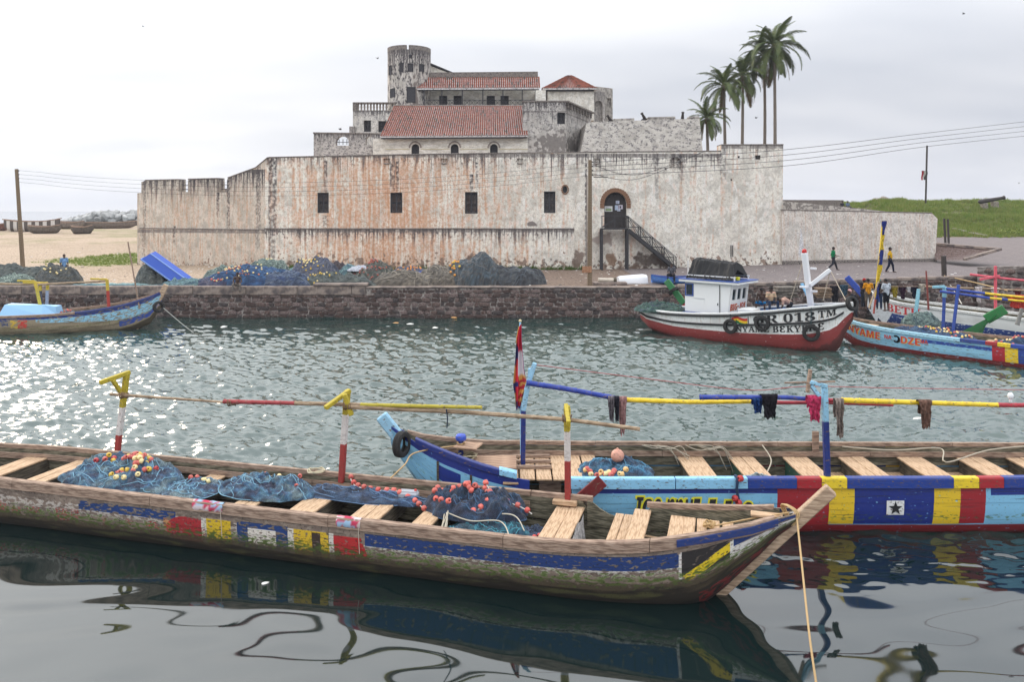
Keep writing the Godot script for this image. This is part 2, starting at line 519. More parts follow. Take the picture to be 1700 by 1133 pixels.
func build_land() -> void:
	var g := Geo.new()
	var cl := noise(0.05,61,4)
	var fine := noise(0.4,62,3)
	var rows := []
	var cols := PackedColorArray()
	var nx := 300
	var nd := 130
	for r in nd:
		var d := 50.95 * pow(200.0 / 50.95, float(r) / (nd - 1))
		var row := PackedVector3Array()
		for k in nx:
			var s := float(k) / (nx - 1) * 2.0 - 1.0
			var x := s * 60.0 + pow(absf(s), 3.0) * signf(s) * 120.0
			var y := land(x, d)
			row.append(Vector3(x, y, -d))
			var v := cl.get_noise_2d(x, d) * 0.5 + fine.get_noise_2d(x, d * 2.0) * 0.35
			var sand := Color(0.52,0.415,0.32)
			var earth := Color(0.245,0.185,0.15)
			var green := Color(0.15,0.2,0.05)
			var c := sand.lerp(earth, clampf(smoothstep(-20.0,-9.0, x + v * 10.0), 0,1))
			c = c.lerp(Color(0.34,0.27,0.2), clampf(v * 1.2 + 0.15,0.0,0.6))
			var hill := smoothstep(85.0,90.0, d + v * 8.0) * smoothstep(39.0,46.0, x + v * 8.0)
			c = c.lerp(green.lerp(Color(0.15,0.14,0.06), clampf(v + 0.25,0.0,1.0)), hill)
			c = c.lerp(Color(0.16,0.13,0.1), clampf((v - 0.22) * 5.0,0.0,1.0) * hill)
			var tuft := 1.0 - Vector2((x + 36.0) / 7.0, (d - 73.0) / 8.0).length() + v * 0.9
			c = c.lerp(Color(0.17,0.22,0.05), clampf(tuft * 3.0,0.0,0.85))
			if d > 95.0 and x < -20.0: c = c.lerp(Color(0.3,0.3,0.16), clampf(v * 3.0 + 0.1,0.0,0.6))
			cols.append(c)
		rows.append(row)
	rows.reverse()
	g.grid(rows)
	var fl := PackedColorArray()
	for r in range(nd - 1,-1,-1): fl.append_array(cols.slice(r * nx, r * nx + nx))
	g.c = fl
	var m := tri(std(Color.WHITE, 0.95,0.0,0.2), Vector3.ONE * 0.25, true)
	m.vertex_color_use_as_albedo = true
	m.albedo_texture = ramp_tex("soil", noise(0.03,71,5), [Color(0.68,0.66,0.64), Color(1,1,1), Color(0.9,0.88,0.86)], [0.25,0.55,0.8], 512)
	relief(m, ramp_tex("lumps", noise(0.04,9,5), [], []), 6.0)
	ground("ground", g, m)
	# the paved road that climbs to the right
	var road := Geo.new()
	rows = []
	var ru := []
	for r in 60:
		var d := 51.3 + r * 0.6
		var row := PackedVector3Array()
		var u := PackedVector2Array()
		for k in 60:
			var x := lerpf(9.0 if d < 66.0 else 31.0,90.0, float(k) / 59.0)
			row.append(Vector3(x, land(x, d) + 0.02, -d))
			u.append(Vector2(x * 0.5, d * 0.5))
		rows.append(row); ru.append(u)
	rows.reverse(); ru.reverse()
	road.grid(rows, ru)
	var s := 256
	var pv := Paint.new(s, s, c8(150,139,138))
	var ones := PackedByteArray(); ones.resize(s * s); ones.fill(255)
	rng.seed = 5
	for r in 16:
		for k in 8:
			var v := rng.randf_range(-16,16)
			var x0 := k * 32 + (16 if r % 2 else 0)
			pv.rect(x0 + 1, r * 16 + 1, x0 + 31, r * 16 + 15, c8(int(160 + v), int(148 + v), int(147 + v * 0.9)), ones, 0)
	for r in 16: pv.rect(0, r * 16, s, r * 16 + 1, c8(100,92,90), ones, 0)
	var rm := std(Color(0.8,0.8,0.8), 0.9)
	rm.albedo_texture = pv.texture()
	rm.detail_enabled = true; rm.detail_blend_mode = BaseMaterial3D.BLEND_MODE_MUL; rm.detail_uv_layer = BaseMaterial3D.DETAIL_UV_1
	rm.detail_albedo = ramp_tex("soil", null, [], [])
	ground("road", road, rm)
	# grass: tufts on the hill and by the fort corner
	var blade := Geo.new()
	for k in 7:
		var a := TAU * k / 7.0 + 0.3
		var o := Vector3(cos(a), 0, sin(a)) * 0.09
		var side := Vector3(-sin(a), 0, cos(a)) * 0.035
		blade.tri(o - side, o * 1.7 + Vector3(0,0.2 + 0.06 * (k % 3), 0), o + side)
	var gm := std(Color.WHITE, 0.9,0.0,0.2)
	gm.vertex_color_use_as_albedo = true
	gm.backlight_enabled = true; gm.backlight = Color(0.25,0.3,0.1)
	var spots := []
	rng.seed = 9
	for k in 26000:
		var x := rng.randf_range(41.0,100.0)
		var d := rng.randf_range(86.0,122.0)
		if absf(x / d - 0.55) > 0.2: continue
		var v := cl.get_noise_2d(x, d) * 0.5 + fine.get_noise_2d(x, d * 2.0) * 0.35
		if v > 0.2 or smoothstep(85.0,90.0, d + v * 8.0) * smoothstep(39.0,46.0, x + v * 8.0) < 0.4: continue
		spots.append([Vector3(x, land(x, d), -d), rng.randf_range(0.8,1.9), Color(0.15,0.23,0.045).lerp(Color(0.25,0.26,0.08), rng.randf())])
	grass("hill_grass", blade, gm, spots)
	spots = []
	for k in 5200:
		var x := rng.randf_range(-45.0,-27.0)
		var d := rng.randf_range(65.0,88.0)
		var v := cl.get_noise_2d(x, d) * 0.5 + fine.get_noise_2d(x, d * 2.0) * 0.35
		if (1.0 - Vector2((x + 36.0) / 7.0, (d - 73.0) / 8.0).length() + v * 0.9) < 0.12: continue
		spots.append([Vector3(x, land(x, d), -d), rng.randf_range(0.3,0.65), Color(0.19,0.27,0.06).lerp(Color(0.25,0.27,0.08), rng.randf())])
	for k in 500:       # weeds along the foot of the fort
		var x := rng.randf_range(-21.0,6.0)
		spots.append([Vector3(x, land(x, 65.0), -64.9 + rng.randf() * 0.5), rng.randf_range(0.5,1.4), Color(0.08,0.12,0.03)])
	grass("beach_grass", blade, gm, spots, "short pale grass on the sand and at the foot of the fort")
	spots = []
	for k in 1500:       # pebbles, shells and scraps trodden into the sand and the quay
		var x := rng.randf_range(-48.0,30.0)
		var d := rng.randf_range(51.5,90.0 if x < -22.0 else 64.5)
		spots.append([Vector3(x, land(x, d), -d), pow(rng.randf(), 3.0) * 0.9 + 0.25, [Color(0.2,0.17,0.14), Color(0.4,0.35,0.3), Color(0.1,0.09,0.08), Color(0.6,0.58,0.55)][rng.randi() % 4]])
	var peb := Geo.new()
	peb.ball(Vector3.ZERO, Vector3(0.13,0.05,0.1), 6,4)
	var pm := std(Color.WHITE, 0.9)
	pm.vertex_color_use_as_albedo = true
	grass("pebbles", peb, pm, spots, "pebbles and scraps scattered on the sand and the quay", "pebbles")

func grass(called: String, blade: Geo, m: Material, spots: Array, label := "short green grass on the slope", category := "grass") -> void:
	var mm := MultiMesh.new()
	mm.transform_format = MultiMesh.TRANSFORM_3D
	mm.use_colors = true
	mm.mesh = blade.done()
	mm.instance_count = spots.size()
	for k in spots.size():
		mm.set_instance_transform(k, Transform3D(Basis(Vector3.UP, rng.randf() * TAU).scaled(Vector3.ONE * spots[k][1]), spots[k][0]))
		mm.set_instance_color(k, spots[k][2])
	var o := MultiMeshInstance3D.new()
	o.name = called
	o.multimesh = mm
	o.material_override = m
	o.set_meta("kind", "stuff")
	o.set_meta("label", label)
	o.set_meta("category", category)
	add_child(o)

# ------------------------------------------------------------------ quay
func build_quay() -> void:
	var q := thing("quay_wall", "long dark stone quay wall along the far side of the lagoon", "wall", Vector3(0,0,-50.6))
	var mort := rough_mat("mortar", [c8(72,64,61), c8(106,96,91), c8(164,156,150), c8(84,74,71)], 0.012,0.5,0.95,2.0)
	var core := Geo.new()
	for k in 44:      # the wall body follows the rising road
		var x := -48.0 + k * 3.0
		var top := (land(x, 51.0) + land(x + 3.0,51.0)) * 0.5 - 0.02
		if x < -9.0: top = 1.9
		core.bx(x + 1.5, (top - 2.0) * 0.5,-0.45,3.0, top + 2.0,0.9)
	part("mortar_bed", core, mort, q)
	var stones := []
	rng.seed = 21
	var shapes := []
	for k in 8:
		var g := Geo.new()
		g.box(Transform3D(Basis(Vector3(0,0,1), rng.randf_range(-0.05,0.05)), Vector3.ZERO), Vector3(1,1,1), 0.16)
		for j in g.v.size():
			var p := g.v[j]
			g.v[j] = p + Vector3(sin(p.y * 5.0 + k * 1.7), cos(p.x * 4.0 + k * 2.3), sin(p.x * 3.0 + p.y * 4.0 + k)) * 0.07
		shapes.append(g.done())
	var tones := [rough_mat("qs0", [c8(60,47,44), c8(82,66,61), c8(72,58,55)], 0.03,0.7,0.9,1.5), rough_mat("qs1", [c8(70,53,48), c8(98,78,71), c8(130,118,116)], 0.03,0.7,0.9,1.5),
		rough_mat("qs2", [c8(54,46,46), c8(76,68,67), c8(92,84,82)], 0.03,0.7,0.9,1.5), rough_mat("qs3", [c8(84,66,62), c8(108,90,86), c8(150,140,136)], 0.03,0.7,0.9,1.5)]
	var y := -0.35
	var course := 0
	while y < 2.9:
		var hh := rng.randf_range(0.2,0.32)
		var x := -47.0 + rng.randf()
		while x < 44.0:
			var ww := rng.randf_range(0.24,0.72)
			var top := (land(x + ww, 51.0) - 0.1) if x > -9.0 else 1.45
			if y + hh * 0.6 < top and not (x > 30.5):
				var h2 := minf(hh, top - y)
				stones.append([x + ww * 0.5, y + h2 * 0.5, ww - 0.035, h2 - 0.03, rng.randi() % 8, rng.randi() % 4, rng.randf_range(-0.05,0.045)])
			x += ww
		y += hh
		course += 1
	var order := range(stones.size())
	var size := func(k: int) -> float:
		var s: Array = stones[k]
		return s[2] * s[3] if s[0] > -34.0 and s[0] < 9.5 and s[1] > 0.1 else 0.0
	order.sort_custom(func(a: int, b: int) -> bool: return size.call(a) > size.call(b))
	var rest := [Geo.new(), Geo.new(), Geo.new(), Geo.new()]
	for k in order.size():
		var s: Array = stones[order[k]]
		var tr := Transform3D(Basis.from_scale(Vector3(s[2], s[3], 0.34)), Vector3(s[0], s[1], s[6] - 0.1))
		var kind: int = s[5]
		if s[1] < 0.22: kind = 0 if kind != 2 else 2
		if k < 300: part("stone", shapes[s[4]], tones[kind], q, tr)
		else: rest[kind].add(shapes[s[4]].surface_get_arrays(0), tr)
	for k in 4: part("small_stones", rest[k], tones[k], q, Transform3D(), "stuff")
	# concrete capping on the left, a worn lip on the right
	var cap := rough_mat("capping", [c8(112,100,94), c8(150,136,126), c8(128,114,106), c8(92,84,82)], 0.01,0.5,0.9,1.5)
	var cx := -34.0
	while cx < -9.6:
		var ww := minf(rng.randf_range(2.6,4.0), -9.3 - cx)
		var g := Geo.new()
		g.bx(0,0,0, ww - 0.03,0.56,0.5,0.04)
		part("capping_stone", g, cap, q, T(Vector3(cx + ww * 0.5,1.74 + rng.randf_range(-0.02,0.02), -0.16)))
		cx += ww
	var slab := Geo.new()
	slab.bx(0,0,0,3.4,0.16,0.9,0.03)
	part("capping_slab", slab, cap, q, T(Vector3(-10.9,2.1,-0.3)))
	cx = -9.3
	while cx < 10.5:
		var ww := rng.randf_range(1.4,2.8)
		var g := Geo.new()
		g.bx(0,0,0, ww - 0.02,0.09,0.62,0.03)
		part("lip_stone", g, cap, q, T(Vector3(cx + ww * 0.5,1.93 + rng.randf_range(-0.015,0.01), -0.22)))
		cx += ww
	while cx < 31.0:
		var ww := rng.randf_range(1.2,2.0)
		var g := Geo.new()
		g.bx(0,0,0, ww - 0.02,0.2,0.5,0.03)
		part("kerb_stone", g, cap, q, T(Vector3(cx + ww * 0.5, land(cx + ww * 0.5,51.0) + 0.03,-0.18)))
		cx += ww

# ------------------------------------------------------------------ the fort
func plaster(key: String, w: int, h: int, base: Color, o: Dictionary) -> ImageTexture:    # lime-washed wall: streaks run down from the top and from ledges
	var p := Paint.new(w, h, base)
	var sd := key.hash() % 9000
	var big := nz(w, h, 0.012, sd, 1.0,1.0,4)
	var fine := nz(w, h, 0.06, sd + 1,1.0,1.0,4)
	var run := nz(w, h, 0.045, sd + 2,1.0,14.0,4)          # long vertical runs
	var run2 := nz(w, h, 0.12, sd + 3,1.0,22.0,3)
	var mid := nz(w, h, 0.022, sd + 4,1.0,1.0,5)
	var grain := nz(w, h, 0.2, sd + 5,1.0,1.0,3)
	var vast := nz(w, h, 0.004, sd + 6,1.0,1.0,3)
	p.layer(vast, 130,240, base.darkened(0.34).lerp(c8(150,130,110), 0.3), 0.3)
	p.layer(big, 100,220, base.darkened(0.2), 0.8)
	p.layer(fine, 110,210, base.darkened(0.26).lerp(c8(176,164,152), 0.5), 0.5)
	p.layer(mid, 135,190, base.lightened(0.5), o.get("white", 0.5))
	if o.has("orange"):
		var amt: float = o.orange
		var across: PackedFloat32Array = o.get("orange_in", PackedFloat32Array())
		p.layer(combine(mid, run, across, w, h), 112,180, c8(206,164,138), amt * 0.7)
		p.layer(combine(fine, run, across, w, h), 128,186, c8(204,142,102), amt * 0.62)
		p.layer(combine(grain, run2, across, w, h), 140,190, c8(190,118,78), amt * 0.6)
	p.layer(grain, 120,220, base.darkened(0.45), 0.4)
	# black runs below each ledge: [where, how far down, how strong, from, to], shares of the picture
	var ledges: Array = o.get("ledges", [[0.0,0.5,0.9]])
	var k: float = o.get("black", 0.8)
	for l in ledges:
		var gate := PackedFloat32Array(); gate.resize(h); gate.fill(0.0)
		var y0 := int(l[0] * h)
		var y1 := mini(h, int((l[0] + l[1]) * h) + 1)
		for y in range(y0, y1): gate[y] = l[2] * (1.0 - (float(y) / h - l[0]) / l[1] * 0.72)
		var xa := int((l[3] if l.size() > 3 else 0.0) * w)
		var xb := int((l[4] if l.size() > 4 else 1.0) * w)
		p.layer(run, 88,175, c8(112,106,105), 0.8 * k, gate, y0, y1, xa, xb)
		p.layer(run2,104,160, c8(84,80,81), 0.8 * k, gate, y0, y1, xa, xb)
		p.layer(combine(grain, run, PackedFloat32Array(), w, h), 112,150, c8(64,61,63), 0.8 * k, gate, y0, y1, xa, xb)
		p.layer(fine, 120,180, c8(70,67,69), 0.7 * k, gate, y0, y1, xa, xb)
		p.layer(mid, 20,140, c8(104,98,96), 0.65 * k, PackedFloat32Array(), y0, mini(h, y0 + maxi(3, int(h * 0.03))), xa, xb)
	if o.has("blotch"):
		p.layer(combine(mid, grain, PackedFloat32Array(), w, h), 136,160, c8(98,92,92), o.blotch)
		p.layer(combine(fine, mid, PackedFloat32Array(), w, h), 146,168, c8(66,63,64), o.blotch)
	if o.has("peel"):
		var g2 := PackedFloat32Array(); g2.resize(h); g2.fill(0.0)
		for y in h:
			var q := (1.0 - float(y) / h) / float(o.peel)
			if q < 1.0: g2[y] = 1.0 - q * 0.62
		p.layer(mid, 116,138, c8(136,116,102), 0.85, g2)
		p.layer(fine, 128,150, c8(84,74,68), 0.7, g2)
		p.layer(big, 150,180, c8(112,94,82), 0.8, g2)
	for q in o.get("patches", []):      # [x, y, rx, ry, colour] shares of the picture
		var c := Vector2(q[0] * w, q[1] * h)
		for y in range(maxi(0, int(c.y - q[3] * h * 1.5)), mini(h, int(c.y + q[3] * h * 1.5))):
			for x in range(maxi(0, int(c.x - q[2] * w * 1.5)), mini(w, int(c.x + q[2] * w * 1.5))):
				var r := Vector2((x - c.x) / (q[2] * w), (y - c.y) / (q[3] * h)).length()
				var m := clampf((1.0 - r) * 3.0 + (mid[y * w + x] - 128) / 60.0,0.0,1.0)
				if m > 0.0:
					var at3 := (y * w + x) * 3
					var cc: Color = q[4]
					p.d[at3] += int((cc.r * 255 - p.d[at3]) * m * 0.85); p.d[at3 + 1] += int((cc.g * 255 - p.d[at3 + 1]) * m * 0.85); p.d[at3 + 2] += int((cc.b * 255 - p.d[at3 + 2]) * m * 0.85)
	for q in o.get("drips", []):        # [x, y0, y1, half width, strength]: one long black run under a spout or sill
		for y in range(int(q[1] * h), mini(h, int(q[2] * h))):
			var hw: float = q[3] * w * (0.7 + 0.5 * run[y * w + int(q[0] * w)] / 255.0)
			for x in range(maxi(0, int(q[0] * w - hw)), mini(w, int(q[0] * w + hw))):
				var m: float = clampf((fine[y * w + x] - 60) / 120.0,0.0,1.0) * q[4] * (1.0 - (y - q[1] * h) / ((q[2] - q[1]) * h) * 0.6)
				var at3 := (y * w + x) * 3
				p.d[at3] += int((58 - p.d[at3]) * m); p.d[at3 + 1] += int((55 - p.d[at3 + 1]) * m); p.d[at3 + 2] += int((58 - p.d[at3 + 2]) * m)
	return p.texture()

func combine(a: PackedByteArray, b: PackedByteArray, across: PackedFloat32Array, w: int, h: int) -> PackedByteArray:
	var d := PackedByteArray(); d.resize(w * h)
	for y in h:
		for x in w:
			var k := y * w + x
			d[k] = clampi(int((a[k] + b[k]) * 0.5 + (0.0 if across.is_empty() else (across[x * (across.size() - 1) / w] - 0.5) * 110.0)), 0,255)
	return d

func wall_mat(t: Texture2D, x0: float, ytop: float, wm: float, hm: float, bump := 4.0) -> StandardMaterial3D:   # a picture laid once over a wall of wm by hm metres
	var m := tri(std(Color.WHITE, 0.92,0.0,0.25), Vector3(1.0 / wm, 1.0 / hm, 1.0 / wm))
	m.uv1_offset = Vector3(-x0 / wm, -ytop / hm, 0.0)
	m.uv1_triplanar_sharpness = 12.0
	m.albedo_texture = t
	m.normal_enabled = true
	m.normal_texture = t
	m.normal_enabled = false
	relief(m, t, bump)
	return m

func outline(px: Array, d: float) -> PackedVector2Array:
	var p := PackedVector2Array()
	for q in px:
		var v := at(q[0], q[1], d)
		p.append(Vector2(v.x, v.y))
	return p

func slabs(polys: Array) -> Array:      # trapezoids [x0, y0, y1, x1, y2, y3] of the area inside an odd number of the polygons
	var xs := []
	var edges := []
	for p in polys:
		for k in p.size():
			var a: Vector2 = p[k]
			var b: Vector2 = p[(k + 1) % p.size()]
			xs.append(a.x)
			if absf(a.x - b.x) > 1e-6: edges.append([a, b] if a.x < b.x else [b, a])
	xs.sort()
	var res := []
	for k in xs.size() - 1:
		var x0: float = xs[k]
		var x1: float = xs[k + 1]
		if x1 - x0 < 1e-5: continue
		var hit := []
		for e in edges:
			if e[0].x <= x0 + 1e-6 and e[1].x >= x1 - 1e-6:
				var s: float = (e[1].y - e[0].y) / (e[1].x - e[0].x)
				hit.append(Vector2(e[0].y + s * (x0 - e[0].x), e[0].y + s * (x1 - e[0].x)))
		hit.sort_custom(func(q: Vector2, r: Vector2) -> bool: return q.x + q.y < r.x + r.y)
		for j in range(0, hit.size() - 1,2): res.append([x0, hit[j].x, hit[j + 1].x, x1, hit[j].y, hit[j + 1].y])
	return res

func carve(poly: PackedVector2Array, thick: float, holes: Array) -> ArrayMesh:     # a wall of that outline, front on z = 0, holes: [outline, depth or 0 for through]
	var g := Geo.new()
	var front := [poly]
	var back := [poly]
	for hl in holes:
		front.append(hl[0])
		if hl[1] <= 0.0: back.append(hl[0])
	for q in slabs(front): g.quad(Vector3(q[0], q[1], 0), Vector3(q[0], q[2], 0), Vector3(q[3], q[5], 0), Vector3(q[3], q[4], 0))
	for q in slabs(back): g.quad(Vector3(q[0], q[1], -thick), Vector3(q[3], q[4], -thick), Vector3(q[3], q[5], -thick), Vector3(q[0], q[2], -thick))
	rim(g, poly, 0.0, -thick, false)
	for hl in holes:
		var deep: float = hl[1] if hl[1] > 0.0 else thick
		rim(g, hl[0], 0.0, -deep, true)
		if hl[1] > 0.0:
			for q in slabs([hl[0]]): g.quad(Vector3(q[0], q[1], -deep), Vector3(q[0], q[2], -deep), Vector3(q[3], q[5], -deep), Vector3(q[3], q[4], -deep))
	return g.done()

func rim(g: Geo, poly: PackedVector2Array, z0: float, z1: float, inward: bool) -> void:
	var area := 0.0
	for k in poly.size(): area += poly[k].cross(poly[(k + 1) % poly.size()])
	for k in poly.size():
		var a := poly[k]
		var b := poly[(k + 1) % poly.size()]
		if (area < 0) != inward:
			var s := a; a = b; b = s
		g.quad(Vector3(a.x, a.y, z0), Vector3(a.x, a.y, z1), Vector3(b.x, b.y, z1), Vector3(b.x, b.y, z0))

func rectp(x0: float, y0: float, x1: float, y1: float, d: float) -> PackedVector2Array:
	return outline([[x0, y1], [x1, y1], [x1, y0], [x0, y0]], d)

func archp(x0: float, y0: float, x1: float, y1: float, d: float) -> PackedVector2Array:
	var px := [[x0, y1], [x1, y1]]
	var r := (x1 - x0) * 0.5
	for k in 9:
		var a := PI * k / 8.0
		px.append([(x0 + x1) * 0.5 + cos(a) * r, y0 + r - sin(a) * r])
	return outline(px, d)

func shutter_window(parent: Node, x0: float, y0: float, x1: float, y1: float, d: float, z: float, m: Material, label := "") -> void:
	var a := at(x0, y1, d)
	var b := at(x1, y0, d)
	var w := b.x - a.x
	var h := b.y - a.y
	var fr := Geo.new()
	for s in [-1,1]:
		fr.bx(s * (w * 0.5 - 0.035), 0,0,0.07, h, 0.1,0.01)
		fr.bx(0, s * (h * 0.5 - 0.035), 0, w - 0.15,0.07,0.098,0.01)
	var win := part("window", fr, m, parent, T(Vector3((a.x + b.x) * 0.5, (a.y + b.y) * 0.5, z)))
	if label: win.set_meta("label", label)
	for s in [-1,1]:
		var g := Geo.new()
		var lw := w * 0.5 - 0.08
		for e in [-1,1]:
			g.bx(e * (lw * 0.5 - 0.03), 0,0,0.06, h - 0.16,0.045)
			g.bx(0, e * (h * 0.5 - 0.11), 0, lw - 0.122,0.06,0.044)
		g.bx(0,0,0, lw - 0.122,0.06,0.044)
		for k in int(h / 0.1) - 2:
			g.box(Transform3D(Basis(Vector3.RIGHT, 0.6), Vector3(0, -h * 0.5 + 0.2 + k * 0.1,-0.005)), Vector3(lw - 0.124,0.09,0.012))
		part("shutter", g, m, win, T(Vector3(s * (lw * 0.5 + 0.004), 0,-0.01)))

func tile_roof(parent: Node, called: String, el: Vector3, er: Vector3, rl: Vector3, rr: Vector3, pitch := 0.2, length := 0.42) -> void:   # barrel tiles from the eave (el..er) up to the ridge (rl..rr)
	var bed := Geo.new()
	bed.quad(el, rl, rr, er)
	var under := Vector3(0,-0.12,0)
	bed.quad(el + under, er + under, rr + under, rl + under)
	bed.quad(el, er, er + under, el + under)
	var tm := tile_material()
	var roof := part(called, bed, tm, parent)
	var g := Geo.new()
	var cols := int(round(maxf(el.distance_to(er), rl.distance_to(rr)) / pitch))
	var rows := int(round(((el + er) * 0.5).distance_to((rl + rr) * 0.5) / length))
	var up := (er - el).cross((rl + rr) * 0.5 - (el + er) * 0.5).normalized()
	if up.y < 0: up = -up
	for k in cols:
		var u0 := (k + 0.08) / cols
		var u1 := (k + 0.92) / cols
		for r in rows:
			var v0 := float(r) / rows - 0.012
			var v1 := (float(r) + 1.12) / rows
			if v1 > 1.0: v1 = 1.0
			var tone := rng.randf_range(0.72,1.12)
			var dark := rng.randf()
			g.col = Color(0.34 * tone, 0.12 * tone, 0.082 * tone) if dark > 0.1 else Color(0.12,0.075,0.06)
			var jit := rng.randf_range(-0.006,0.006)
			var rowa := PackedVector3Array()
			var rowb := PackedVector3Array()
			for j in 5:
				var a := PI * j / 4.0
				var du := (1.0 - cos(a)) * 0.5
				var lift := sin(a) * pitch * 0.42
				var ua := lerpf(u0, u1, du)
				rowa.append(el.lerp(er, ua).lerp(rl.lerp(rr, ua), v0) + up * (lift + 0.03 + jit))
				var ub := lerpf(lerpf(u0, u1,0.06), lerpf(u0, u1,0.94), du)
				rowb.append(el.lerp(er, ub).lerp(rl.lerp(rr, ub), v1) + up * (lift * 0.85 + 0.005))
			g.grid([rowa, rowb] if true else [])
	part("roof_tiles", g, tm, roof, Transform3D(), "stuff")

func tile_material() -> StandardMaterial3D:
	if mats.has("tile"): return mats.tile
	var m := tri(std(Color.WHITE, 0.85,0.0,0.3), Vector3.ONE * 0.6)
	m.vertex_color_use_as_albedo = true
	m.albedo_texture = ramp_tex("tilev", noise(0.03,83,5), [Color(0.55,0.53,0.52), Color(1,1,1), Color(0.85,0.8,0.78)], [0.25,0.5,0.8])
	mats.tile = m
	return m

func build_castle() -> void:
	rng.seed = 31
	var dark := rough_mat("shutter", [c8(44,44,50), c8(58,57,62), c8(72,70,72)], 0.03,1.0,0.8,0.4)
	var D := 65.4
	# --- the long curtain wall
	var oin := PackedFloat32Array()
	for k in 64:
		var px := 440.0 + 860.0 * k / 63.0
		oin.append(clampf(0.78 - absf(px - 640.0) / 560.0,0.2,0.78))
	var wx0 := at(440,0, D).x
	var wx1 := at(1300,0, D).x
	var ytop := at(0,240, D).y
	var hm := ytop - 1.7
	var fx := func(px: float) -> float: return (px - 440.0) / 860.0
	var fy := func(py: float) -> float: return (ytop - at(0, py, D).y) / hm
	var t1 := plaster("curtain", 2048,448, c8(238,232,220), {"white": 0.75, "orange": 0.75, "orange_in": oin, "black": 1.0, "peel": 0.3,
		"ledges": [[fy.call(256.0), 0.38,0.88,0.0, fx.call(1197)], [fy.call(241.0), 0.4,0.78, fx.call(1197), 1.0], [fy.call(380.0), 0.26,0.95,0.0, fx.call(953)]],
		"drips": [[fx.call(541), fy.call(265), fy.call(320), 0.004,0.7], [fx.call(652), fy.call(268), fy.call(318), 0.005,0.8], [fx.call(660), fy.call(268), fy.call(318), 0.003,0.9], [fx.call(783), fy.call(290), fy.call(318), 0.004,0.9], [fx.call(792), fy.call(270), fy.call(312), 0.003,0.8],
			[fx.call(453), fy.call(262), fy.call(440), 0.008,0.75], [fx.call(541), fy.call(358), fy.call(378), 0.006,0.5], [fx.call(973), fy.call(256), fy.call(445), 0.0022,0.85], [fx.call(1090), fy.call(256), fy.call(330), 0.004,0.5], [fx.call(1130), fy.call(256), fy.call(300), 0.005,0.6], [fx.call(1200), fy.call(246), fy.call(300), 0.006,0.5]],
		"patches": [[fx.call(1012), fy.call(430), 0.012,0.06, c8(132,108,90)], [fx.call(1085), fy.call(432), 0.035,0.07, c8(88,78,72)], [fx.call(960), fy.call(430), 0.012,0.08, c8(120,104,94)], [fx.call(885), fy.call(373), 0.012,0.02, c8(110,102,98)], [fx.call(770), fy.call(436), 0.03,0.04, c8(112,96,86)], [fx.call(1000), fy.call(398), 0.02,0.05, c8(150,136,128)]]})
	var wm := wall_mat(t1, wx0, ytop, wx1 - wx0, hm)
	var holes := []
	var wins := [[527,320,546,354], [648,320,668,354], [772,319,793,355], [903,318,922,354]]
	for q in wins: holes.append([rectp(q[0], q[1], q[2], q[3], D), 0.35])
	holes.append([archp(1003,319,1040,379, D), 0.5])
	holes.append([archp(1111,261,1132,281, D), 0.3])
	for q in [642,737,863,990]: holes.append([rectp(q - 5,263, q + 6,273, D), 0.22])
	holes.append([rectp(1253,258,1262,265, D), 0.0])
	for q in [[1226,261], [1214,299], [1105,281]]: holes.append([rectp(q[0] - 1.6, q[1] - 1.6, q[0] + 1.6, q[1] + 1.6, D), 0.4])
	var ring := []
	for k in 14: ring.append([938 + cos(TAU * k / 14) * 4.2,315 - sin(TAU * k / 14) * 6.0])
	holes.append([outline(ring, D), 0.5])
	var w := thing("curtain_wall", "long weathered whitewashed fort wall with four shuttered windows and an arched door", "fort wall", Vector3(0,0, -D))
	part("wall", carve(outline([[440,452], [1298,452], [1300,241], [1197,241.5], [1197,251.5], [1170,251], [900,254], [680,257], [452,261], [440,264]], D), 1.4, holes), wm, w)
	var low := Geo.new()       # the thicker lower wall under its ledge
	var la := at(440,380, D); var lb := at(953,381, D)
	low.prism(PackedVector2Array([Vector2(la.x, 1.6), Vector2(lb.x, 1.6), Vector2(lb.x, lb.y), Vector2(la.x, la.y)]), T(Vector3(0,0,0.16)), 0.2)
	var lm := wall_mat(t1, wx0, ytop, wx1 - wx0, hm)
	part("plinth", low, lm, w)
	var cop := Geo.new()
	var cx := la.x
	while cx < lb.x - 0.3:
		var ww := minf(rng.randf_range(1.6,3.2), lb.x - cx)
		cop.beam(Vector3(cx + 0.004, la.y + rng.randf_range(-0.02,0.02), 0.11), Vector3(cx + ww - 0.004, la.y + rng.randf_range(-0.02,0.02), 0.11), 0.2,0.09,0.02)
		cx += ww
	var sooty := rough_mat("sooty", [c8(70,66,66), c8(104,98,94), c8(150,140,132), c8(84,80,78)], 0.03,0.8,0.95,2.0)
	part("ledge", cop, sooty, w)
	cop = Geo.new()
	for q in [[446,262,680,257], [680,257,900,254], [900,254,1197,251.3], [1197,241,1300.5,240.7]]:
		var a := at(q[0], q[1], D); var b := at(q[2], q[3], D)
		cop.beam(Vector3(a.x, a.y + 0.02,-0.68), Vector3(b.x - 0.003, b.y + 0.02,-0.68), 1.46,0.1,0.025)
	part("coping", cop, sooty, w)
	for k in 4:
		shutter_window(w, wins[k][0], wins[k][1], wins[k][2], wins[k][3], D, -0.22, dark)
	var sill_m := rough_mat("sills", [c8(120,112,106), c8(160,150,142)], 0.02,1.0,0.9,0.6)
	# round window with its ring of bricks
	var brick := rough_mat("brick", [c8(92,66,52), c8(126,92,70), c8(150,116,88)], 0.05,2.0,0.9,0.8)
	var ow := Geo.new()
	var oc := at(938,315, D)
	ow.bx(oc.x, oc.y, -0.3,0.5,0.66,0.06)
	ow.bx(oc.x, oc.y, -0.25,0.04,0.66,0.04)
